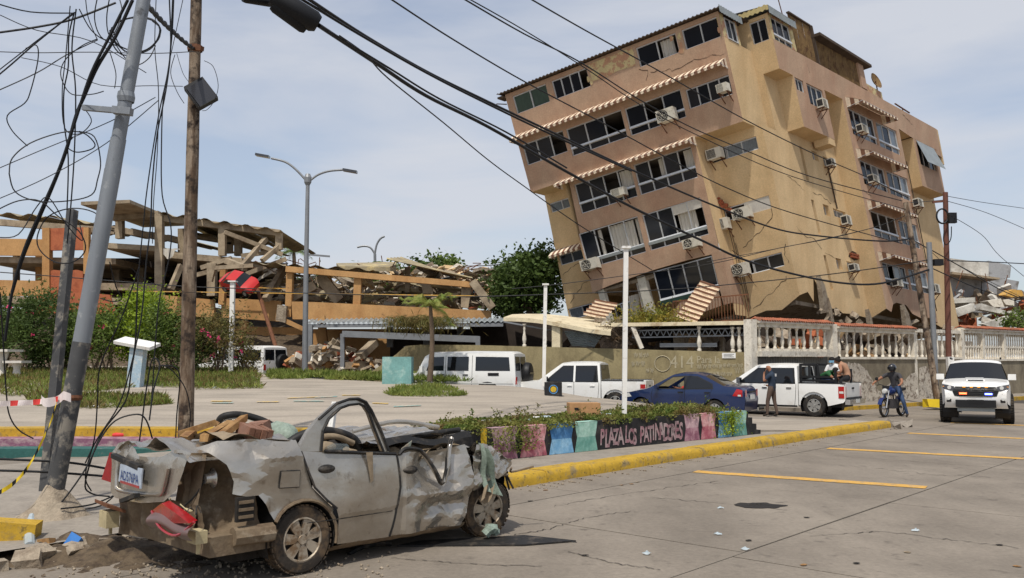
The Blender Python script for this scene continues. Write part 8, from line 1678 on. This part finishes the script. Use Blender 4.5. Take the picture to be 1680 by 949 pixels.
for i, (x, y, k, lab) in enumerate(((18, 738, 'bottle', 'clear bottle on the teal step far left'), (55, 739, 'bottle', 'second clear bottle on the teal step'), (185, 714, 'tape_red', 'red and white packet on the purple step'), (345, 637, 'bottle', 'green tinted bottle on the plaza before the grass'), (145, 668, 'trash_white', 'white crumpled cup at the edge of the grass'), (195, 735, 'bottle', 'bottle rolled against the step by the wooden pole'))):
    p = at(x, y, 18.2) if y > 700 else GP(x, y); rr = random.Random(i); mb = MB(); mb.tube([p, p + V((.06, 0, .0)), p + V((.2, .03, 0)), p + V((.26, .03, 0))], [.03, .05, .05, .02], 8); tag(mb.build('plastic_bottle', 'bottle_clear' if k == 'bottle' else k, None, 60), lab, 'litter')
# dirt heap and rubbish at the bottom left corner
mb = MB(); C0 = G(150, 905)
mb.grid(lambda u, v: (lambda X, Y: (X, Y, .01 + .2 * math.exp(-((X - C0.x) / 1.3) ** 2 - ((Y - C0.y) / .55) ** 2) * (.6 + .7 * abs(noise.noise(V((X * 3, Y * 3, 0))))) + .05 * noise.noise(V((X * 7, Y * 7, 1))) - .04))(C0.x - 2.4 + 4.8 * u, C0.y - 1.0 + 2.0 * v), 60, 30); o_ = mb.build('dirt', 'soil', None, 60); tag(o_, 'dark spilled soil around the broken kerb', 'soil', kind='stuff')
yk = MB().rock(G(8, 905) + V((0, 0, .16)), (.62, .3, .3), 5, rot=Matrix.Rotation(R(12), 3, 'Z') @ Matrix.Rotation(R(6), 3, 'Y'), jag=.12).build('kerb_lump', 'kerb_yellow'); tag(yk, 'tipped yellow kerb lump at the lower left corner', 'kerb')
tag(MB().tube([G(48, 915) + V((0, 0, .1)), G(46, 900) + V((0, 0, .2)), G(50, 890) + V((0, 0, .27))], [.05, .05, .025], 10).build('plastic_bottle', 'bottle_clear'), 'clear bottle standing in the rubbish beside the yellow lump', 'bottle'); tag(MB().rock(G(118, 912) + V((0, 0, .1)), (.22, .16, .1), 8).build('blue_wrapper', 'trash_blue'), 'blue plastic wrapper in the spilled soil', 'litter'); tag(MB().rock(G(76, 912) + V((0, 0, .09)), (.2, .16, .08), 9).build('orange_wrapper', 'splinter'), 'orange brown wrapper in the spilled soil', 'litter')
mb = MB(); rr = random.Random(12)
for i in range(420):
    x, y = rr.gauss(330, 150), rr.uniform(905, 960)
    if x < 40 or x > 640: continue
    s_ = rr.uniform(.008, .03); mb.rock(G(x, y) + V((0, 0, s_ * .3)), (s_, s_, s_ * .7), i)
for i in range(260):
    s = rr.uniform(0, 1); p = KP[i0 + int(s * (len(KP) - i0 - 1))] + RN * rr.uniform(.03, .45); s_ = rr.uniform(.008, .03); mb.rock((p.x, p.y, .01), (s_, s_, s_ * .6), i + 500)
tag(mb.build('gravel', 'broken_concrete'), 'loose grit and gravel scattered along the gutter', 'gravel', kind='stuff')
for i in range(5):
    p = G(1455 + i * 9, 698 + (i % 3) * 3); tag(MB().rock(p + V((0, 0, .06)), (.34, .24, .16), 40 + i, jag=.6).build('concrete_lump', 'walk_concrete'), 'broken concrete lump at the far kerb end, ' + nth(i, 5), 'rubble', 'concrete lumps at the kerb end')
# ================================================================== VEGETATION
def leafmat(nm, c, c2, tr=.25): return M(nm, lin(*c), .6, var=.35, scale=1.5, bump=0, col2=lin(*c2), thr=.5, soft=.12, s2=2.2, trans=tr, spec=.25)
leafmat('leaf_dark', (58, 76, 34), (86, 104, 48)); leafmat('leaf_mid', (84, 104, 48), (116, 134, 62)); leafmat('leaf_lime', (128, 150, 38), (160, 178, 60), .35); leafmat('leaf_dry', (124, 104, 62), (96, 100, 52)); leafmat('grass', (98, 118, 48), (138, 142, 72), .3); leafmat('ground_cover', (84, 104, 42), (132, 130, 66), .25); leafmat('leaf_autumn', (150, 130, 50), (96, 110, 46)); leafmat('palm_leaf', (118, 138, 60), (156, 152, 84), .35)
M('blossom', lin(214, 62, 116), .7, var=.2); M('bark', lin(106, 90, 74), .95, var=.3, scale=6, bump=.5)
def leaves(name, C, size, mat, parent=None, up=.2, aspect=.45, seed=0, droop=0.0, kind=None):
    rg = np.random.default_rng(seed); C = np.asarray(C, float); N = len(C); d = rg.normal(size=(N, 3)); d[:, 2] = d[:, 2] * .7 + up; d /= np.linalg.norm(d, axis=1)[:, None]
    e = rg.normal(size=(N, 3)); s = np.cross(d, e); s /= np.linalg.norm(s, axis=1)[:, None] + 1e-9
    sz = (size * rg.uniform(.6, 1.3, N))[:, None]; mid = C + d * sz * .5
    Vv = np.stack([C, mid + s * sz * aspect * .5, C + d * sz + np.array([0, 0, -droop]) * sz, mid - s * sz * aspect * .5], 1).reshape(-1, 3)
    c = (Vv.min(0) + Vv.max(0)) / 2; me = bpy.data.meshes.new(name); me.vertices.add(4 * N); me.vertices.foreach_set('co', (Vv - c).ravel())
    me.loops.add(4 * N); me.loops.foreach_set('vertex_index', np.arange(4 * N)); me.polygons.add(N); me.polygons.foreach_set('loop_start', np.arange(N) * 4); me.polygons.foreach_set('loop_total', np.full(N, 4)); me.update(calc_edges=True)
    me.materials.append(MATS[mat]); o = bpy.data.objects.new(name, me); COL.objects.link(o)
    base = V((0, 0, 0))
    if parent is not None: o.parent = parent; base = ORG[parent.name]
    o.location = V(c) - base; ORG[o.name] = V(c)
    if kind: o['kind'] = kind
    return o
def clumps(c, rad, K, n, spread, seed, shell=.45):
    rg = np.random.default_rng(seed); P = rg.normal(size=(K, 3)); P /= np.linalg.norm(P, axis=1)[:, None]; P *= (shell + (1 - shell) * rg.random(K) ** .6)[:, None]; P *= np.array(rad); P += np.array(c)
    w = rg.uniform(.5, 1.5, K); w /= w.sum(); idx = rg.choice(K, n, p=w); return P[idx] + rg.normal(size=(n, 3)) * spread * rg.uniform(.6, 1.3, K)[idx][:, None]
def bush(label, px, pyb, pyt, wpx, Y, mat, n=5000, leaf=.16, flowers=0, seed=0, name='oleander_bush', spread=.28, K=26, stems=9, aspect=.3):
    b = at(px, pyb, Y); t = at(px, pyt, Y); h = t.z - b.z; w = wpx * Y / FPX; root = thing(name, label, 'bush', b)
    pts = clumps((b.x, b.y, b.z + h * .54), (w * .46, w * .4, h * .44), K, n, spread, seed); pts = pts[pts[:, 2] > b.z + .02]
    leaves('crown', pts, leaf, mat, root, .5, aspect, seed); rr = random.Random(seed)
    for i in range(stems): a = V((b.x + rr.uniform(-.2, .2) * w, b.y, b.z - .1)); e = V((b.x + rr.uniform(-.45, .45) * w, b.y + rr.uniform(-.3, .3) * w, b.z + h * rr.uniform(.6, .95))); MB().tube(spline([a, a.lerp(e, .5) + V((rr.uniform(-.1, .1), 0, .1)), e], 3), [.035, .033, .03, .027, .02, .015, .008], 5).build('stem', 'bark', root)
    if flowers: leaves('blossom', clumps((b.x, b.y - w * .15, b.z + h * .62), (w * .46, w * .3, h * .36), flowers, flowers * 9, .05, seed + 1, .8), .1, 'blossom', root, .2, .9, seed + 2)
    return root
bush('tall dark oleander with a few pink flowers behind the leaning pole', 62, 604, 478, 150, 37, 'leaf_dark', 9000, .2, 5, 1, spread=.34, K=34); bush('oleander cut by the left edge behind the marble table', -12, 606, 482, 110, 38, 'leaf_dark', 6000, .2, 3, 2, spread=.34); bush('narrow dark oleander between the leaning pole and the lime bush', 168, 602, 498, 80, 36.5, 'leaf_mid', 5000, .18, 3, 3); bush('bright lime green bush behind the lectern', 226, 598, 484, 88, 37, 'leaf_lime', 6500, .16, 0, 4, 'lime_bush', .3, 30, aspect=.5)
bush('grey green oleander right of the lime bush', 275, 600, 506, 76, 36.5, 'leaf_mid', 4500, .17, 4, 5); bush('sparse brownish oleander with pink flowers beside the slim white pole', 352, 610, 512, 96, 36, 'leaf_dry', 4200, .16, 12, 6, spread=.32); bush('small thin oleander in front of the white four by four', 405, 612, 552, 50, 36.5, 'leaf_dry', 1200, .14, 3, 7, spread=.2); bush('low dark bush left of the slim white pole', 318, 606, 545, 60, 35.8, 'leaf_dark', 2600, .16, 2, 8)
bush('low oleander shoots in front of the orange wall', 118, 602, 520, 70, 38, 'leaf_mid', 3600, .17, 3, 9)
def blades(name, label, polys, n, hgt, mat, zf, seed=0, cat='grass', tuft=True):
    rg = np.random.default_rng(seed); pts = []
    for poly, share in polys:
        xs = [p[0] for p in poly]; ys = [p[1] for p in poly]; k = 0; m = int(n * share)
        while k < m:
            x, y = rg.uniform(min(xs), max(xs)), rg.uniform(min(ys), max(ys))
            if inside(poly, x, y) and noise.noise(V((x * .9, y * .9, seed))) > rg.uniform(-.35, .3): pts.append((x, y, zf(x, y))); k += 1
    o = leaves(name, np.array(pts), hgt, mat, None, 1.1, .16, seed); tag(o, label, cat, kind='stuff'); return o
def gpoly(pts): return [tuple(GP(*p)[:2]) for p in pts]
g1 = [(gpoly([(0, 606), (420, 606), (430, 622), (400, 632), (0, 626)]), .5), (gpoly([(0, 622), (120, 616), (300, 610), (420, 625), (432, 638), (330, 640), (240, 634), (60, 652), (0, 650)]), .34), (gpoly([(40, 655), (140, 650), (270, 652), (280, 664), (150, 672), (60, 668)]), .16)]
blades('grass', 'green weedy grass under the oleanders and lectern', g1, 34000, .19, 'grass', lambda x, y: plaza_z(x, y), 1)
blades('grass', 'isolated weed strip on the plaza floor', [(gpoly([(632, 645), (655, 636), (690, 632), (730, 634), (762, 644), (765, 650), (700, 652), (640, 650)]), 1)], 4000, .16, 'grass', lambda x, y: plaza_z(x, y), 2); blades('grass', 'grass strip along the plaza edge under the palm', [(gpoly([(440, 612), (620, 616), (760, 620), (770, 627), (620, 625), (440, 622)]), 1)], 9000, .24, 'grass', lambda x, y: plaza_z(x, y), 3)
# planter greenery
rg = np.random.default_rng(5); N = 30000; s_ = rg.uniform(.35, PLn - .15, N); o_ = rg.uniform(-1.55, .06, N); keep = np.array([noise.noise(V((a * 1.3, b * 1.6, 3))) > -.32 + .3 * (b > -.1) for a, b in zip(s_, o_)]); s_, o_ = s_[keep], o_[keep]
hh = .55 * np.array([.03 + .16 * max(0, noise.noise(V((a * 1.1, b * 1.4, 9))) + .35) + (.26 * math.exp(-((a - pls(1140)) / 1.3) ** 2)) * max(0, .6 + noise.noise(V((a * 2, b * 2, 4)))) for a, b in zip(s_, o_)]) * rg.uniform(.0, 1, len(s_))
base_ = np.array([tuple(Pl(a, .68 if b < 0 else .68 - 1.5 * max(0, b), b)) for a, b in zip(s_, o_)]); base_[:, 2] += hh
tw_ = []
for k in range(30):
    rr = random.Random(k + 600); p = Pl(rr.uniform(.5, PLn - .3), .7, -rr.uniform(.1, 1.4)); e = p + V((rr.uniform(-.15, .15), 0, rr.uniform(.12, .34))); tw_ += [tuple(p.lerp(e, t) + V((rr.gauss(0, .04), rr.gauss(0, .04), 0))) for t in np.linspace(.2, 1, 20)]
base_ = np.concatenate([base_, np.array(tw_)]); mk = np.array([noise.noise(V((p[0] * 1.8, p[1] * 1.8, 5))) > .12 for p in base_])
tag(leaves('planter_plants', base_[~mk], .06, 'ground_cover', None, .4, .6, 6), 'low creeping weeds filling the mural planter', 'plants', kind='stuff'); tag(leaves('dry_plants', base_[mk], .06, 'leaf_dry', None, .4, .5, 7), 'dry brown patches among the planter weeds', 'plants', kind='stuff')
for k, (px, sd) in enumerate(((1195, 1), (858, 2), (812, 3), (845, 4))):
    a = pls(px); n = 700 if k == 0 else 260; pts = np.stack([rg.normal(a, .22, n), rg.uniform(.0, .1, n), .68 - rg.uniform(0, 1, n) ** 1.3 * (.5 if k == 0 else .42)], 1)
    q = leaves('hanging_plant', [tuple(Pl(x, z, y + .012)) for x, y, z in pts], .055, 'leaf_lime' if k == 0 else 'ground_cover', None, -.2, .5, sd); tag(q, ('bushy weed spilling over the right mural panels', 'weed trailing down between the pink mural panels', 'weed hanging over the lilac panel', 'thin weed on the first pink panel')[k], 'plant', kind='stuff')
# big tree and background trees
def tree(label, px, pyb, Y, w, h, mat, n, K, leaf, seed, name='tree', spread=.6, trunk=.22):
    b = at(px, pyb, Y); root = thing(name, label, 'tree', b); c = (b.x, b.y, b.z + h * .6)
    pts = clumps(c, (w / 2, w / 2.2, h * .42), K, n, spread, seed, .4); leaves('crown', pts, leaf, mat, root, .1, .55, seed)
    rr = random.Random(seed); top = b + V((0, 0, h * .75)); MB().tube(spline([b, b.lerp(top, .4) + V((.15, 0, 0)), top], 4), [trunk * (1 - k * .09) for k in range(9)], 8).build('trunk', 'bark', root, 60)
    for i in range(7): a = b.lerp(top, rr.uniform(.3, .8)); e = V(c) + V((rr.uniform(-.45, .45) * w, rr.uniform(-.3, .3) * w, rr.uniform(-.2, .4) * h)); MB().tube(spline([a, a.lerp(e, .5) + V((0, 0, .3)), e], 3), [.1, .09, .08, .06, .05, .04, .02], 6).build('limb', 'bark', root)
    return root
tree('big dark leafy tree beside the left edge of the leaning block', 864, 545, 47, 3.0, 4.4, 'leaf_dark', 11000, 30, .27, 11, spread=.4)
tree('dark tree lobe between the ruin and the big tree', 830, 535, 49, 1.6, 2.8, 'leaf_dark', 2600, 18, .27, 12, spread=.3)
for i, (px, pb_, Y, w, h, lab) in enumerate(((640, 500, 72, 6.0, 3.6, 'green tree seen through the ruin portal'), (700, 495, 76, 5.0, 4.4, 'round tree above the sagging ruin roof'), (726, 490, 80, 3.5, 4.6, 'slender tree top right of the ruin roof'), (596, 500, 74, 4.5, 3.2, 'low tree behind the tan portal column'), (760, 500, 82, 5, 2.8, 'far low tree beside the big dark tree'), (500, 505, 78, 4, 3, 'dim tree behind the rubble'))):
    tree(lab, px, pb_, Y, w * .8, h * .82, ['leaf_mid', 'leaf_dark'][i % 2], 2200, 18, .4, 20 + i, spread=.42)
def palm(label, px, pyc, pyb, Y, r, n, mat='palm_leaf', trunk=.16, seed=0, up=.5, thick=None):
    c = at(px, pyc, Y); b = at(px - 1, pyb, Y); root = thing('palm_tree', label, 'tree', b); rr = random.Random(seed)
    MB().tube(spline([b, b.lerp(c, .5) + V((.08, 0, 0)), c], 4), [trunk * (1.25 - k * .07) for k in range(9)], 9).build('trunk', 'bark', root, 60)
    for i in range(n):
        a = 2 * math.pi * i / n + rr.uniform(-.3, .3); el = rr.uniform(.0, 1.35) * up; L = r * rr.uniform(.8, 1.1); d = V((math.cos(a), math.sin(a), 0)); P = []
        for k in range(9): t = k / 8; P.append(c + d * (L * t * math.cos(el * .6)) + V((0, 0, L * (math.sin(el) * t - (.5 + .25 * rr.random()) * t * t))))
        mb = MB(); mb.tube(P, [.03 * (1 - .1 * k) for k in range(9)], 4)
        for k in range(1, 9):
            for m in range(5):
                q = P[k - 1].lerp(P[k], m / 5); tdir = (P[k] - P[k - 1]).normalized(); sd_ = tdir.cross(V((0, 0, 1))).normalized(); ln = r * .34 * (1 - .5 * abs(k / 8 - .4))
                for sg in (1, -1):
                    e = q + sd_ * sg * ln * .6 + tdir * ln * .65 + V((0, 0, -ln * .45)); mb.add([q, q + tdir * .018, e, q - tdir * .014], [(0, 1, 2, 3)])
        mb.build('frond', mat, root)
    return root
palm('young coconut palm in front of the carport beside the teal block', 706, 502, 626, 31.5, 1.15, 11, seed=1, up=1.0, trunk=.09); palm('fan palm behind the ruin left of the tall lamp', 482, 412, 470, 80, 1.7, 12, 'leaf_mid', .2, 2, .5); palm('palm crown beside the far lamp arms', 632, 432, 480, 74, 1.9, 11, 'leaf_mid', .2, 3, .4)
# dead palm thatch on the canopy
p = at(690, 524, 37); pts = np.stack([rg.normal(p.x, .75, 2600), rg.normal(p.y, .4, 2600), p.z + .15 - np.abs(rg.normal(0, .22, 2600))], 1); tag(leaves('dry_thatch', pts, .4, 'leaf_dry', None, -1.2, .07, 4), 'dry palm thatch hanging over the canopy edge', 'thatch', kind='stuff')
p = at(1070, 535, 35.6); pts = np.stack([rg.normal(p.x, .65, 3600), rg.normal(p.y, .4, 3600), p.z + np.abs(rg.normal(0, .32, 3600))], 1); tag(leaves('roof_weeds', pts, .13, 'leaf_autumn', None, .5, .4, 8), 'yellow green weeds growing on the carport roof', 'plants', kind='stuff'); p = at(1012, 545, 35.4); pts = np.stack([rg.normal(p.x, .35, 1800), rg.normal(p.y, .3, 1800), p.z - .1 + rg.normal(0, .25, 1800)], 1); tag(leaves('dead_vine', pts, .2, 'bark', None, -.4, .1, 9), 'dead brown vine hanging beside the white pole', 'plant', kind='stuff')
tag(leaves('bush', clumps((at(1680, 528, 52).x, 52, at(1680, 528, 52).z), (1.2, .8, .5), 14, 1500, .25, 3), .2, 'leaf_mid', None, .3, .4, 3), 'green bush top behind the balustrade at the right edge', 'bush')
# tufts along walls and kerbs

blades('dry_grass', 'dry straw coloured grass mixed into the weeds on the left', g1, 9000, .24, 'leaf_dry', lambda x, y: plaza_z(x, y), 4)
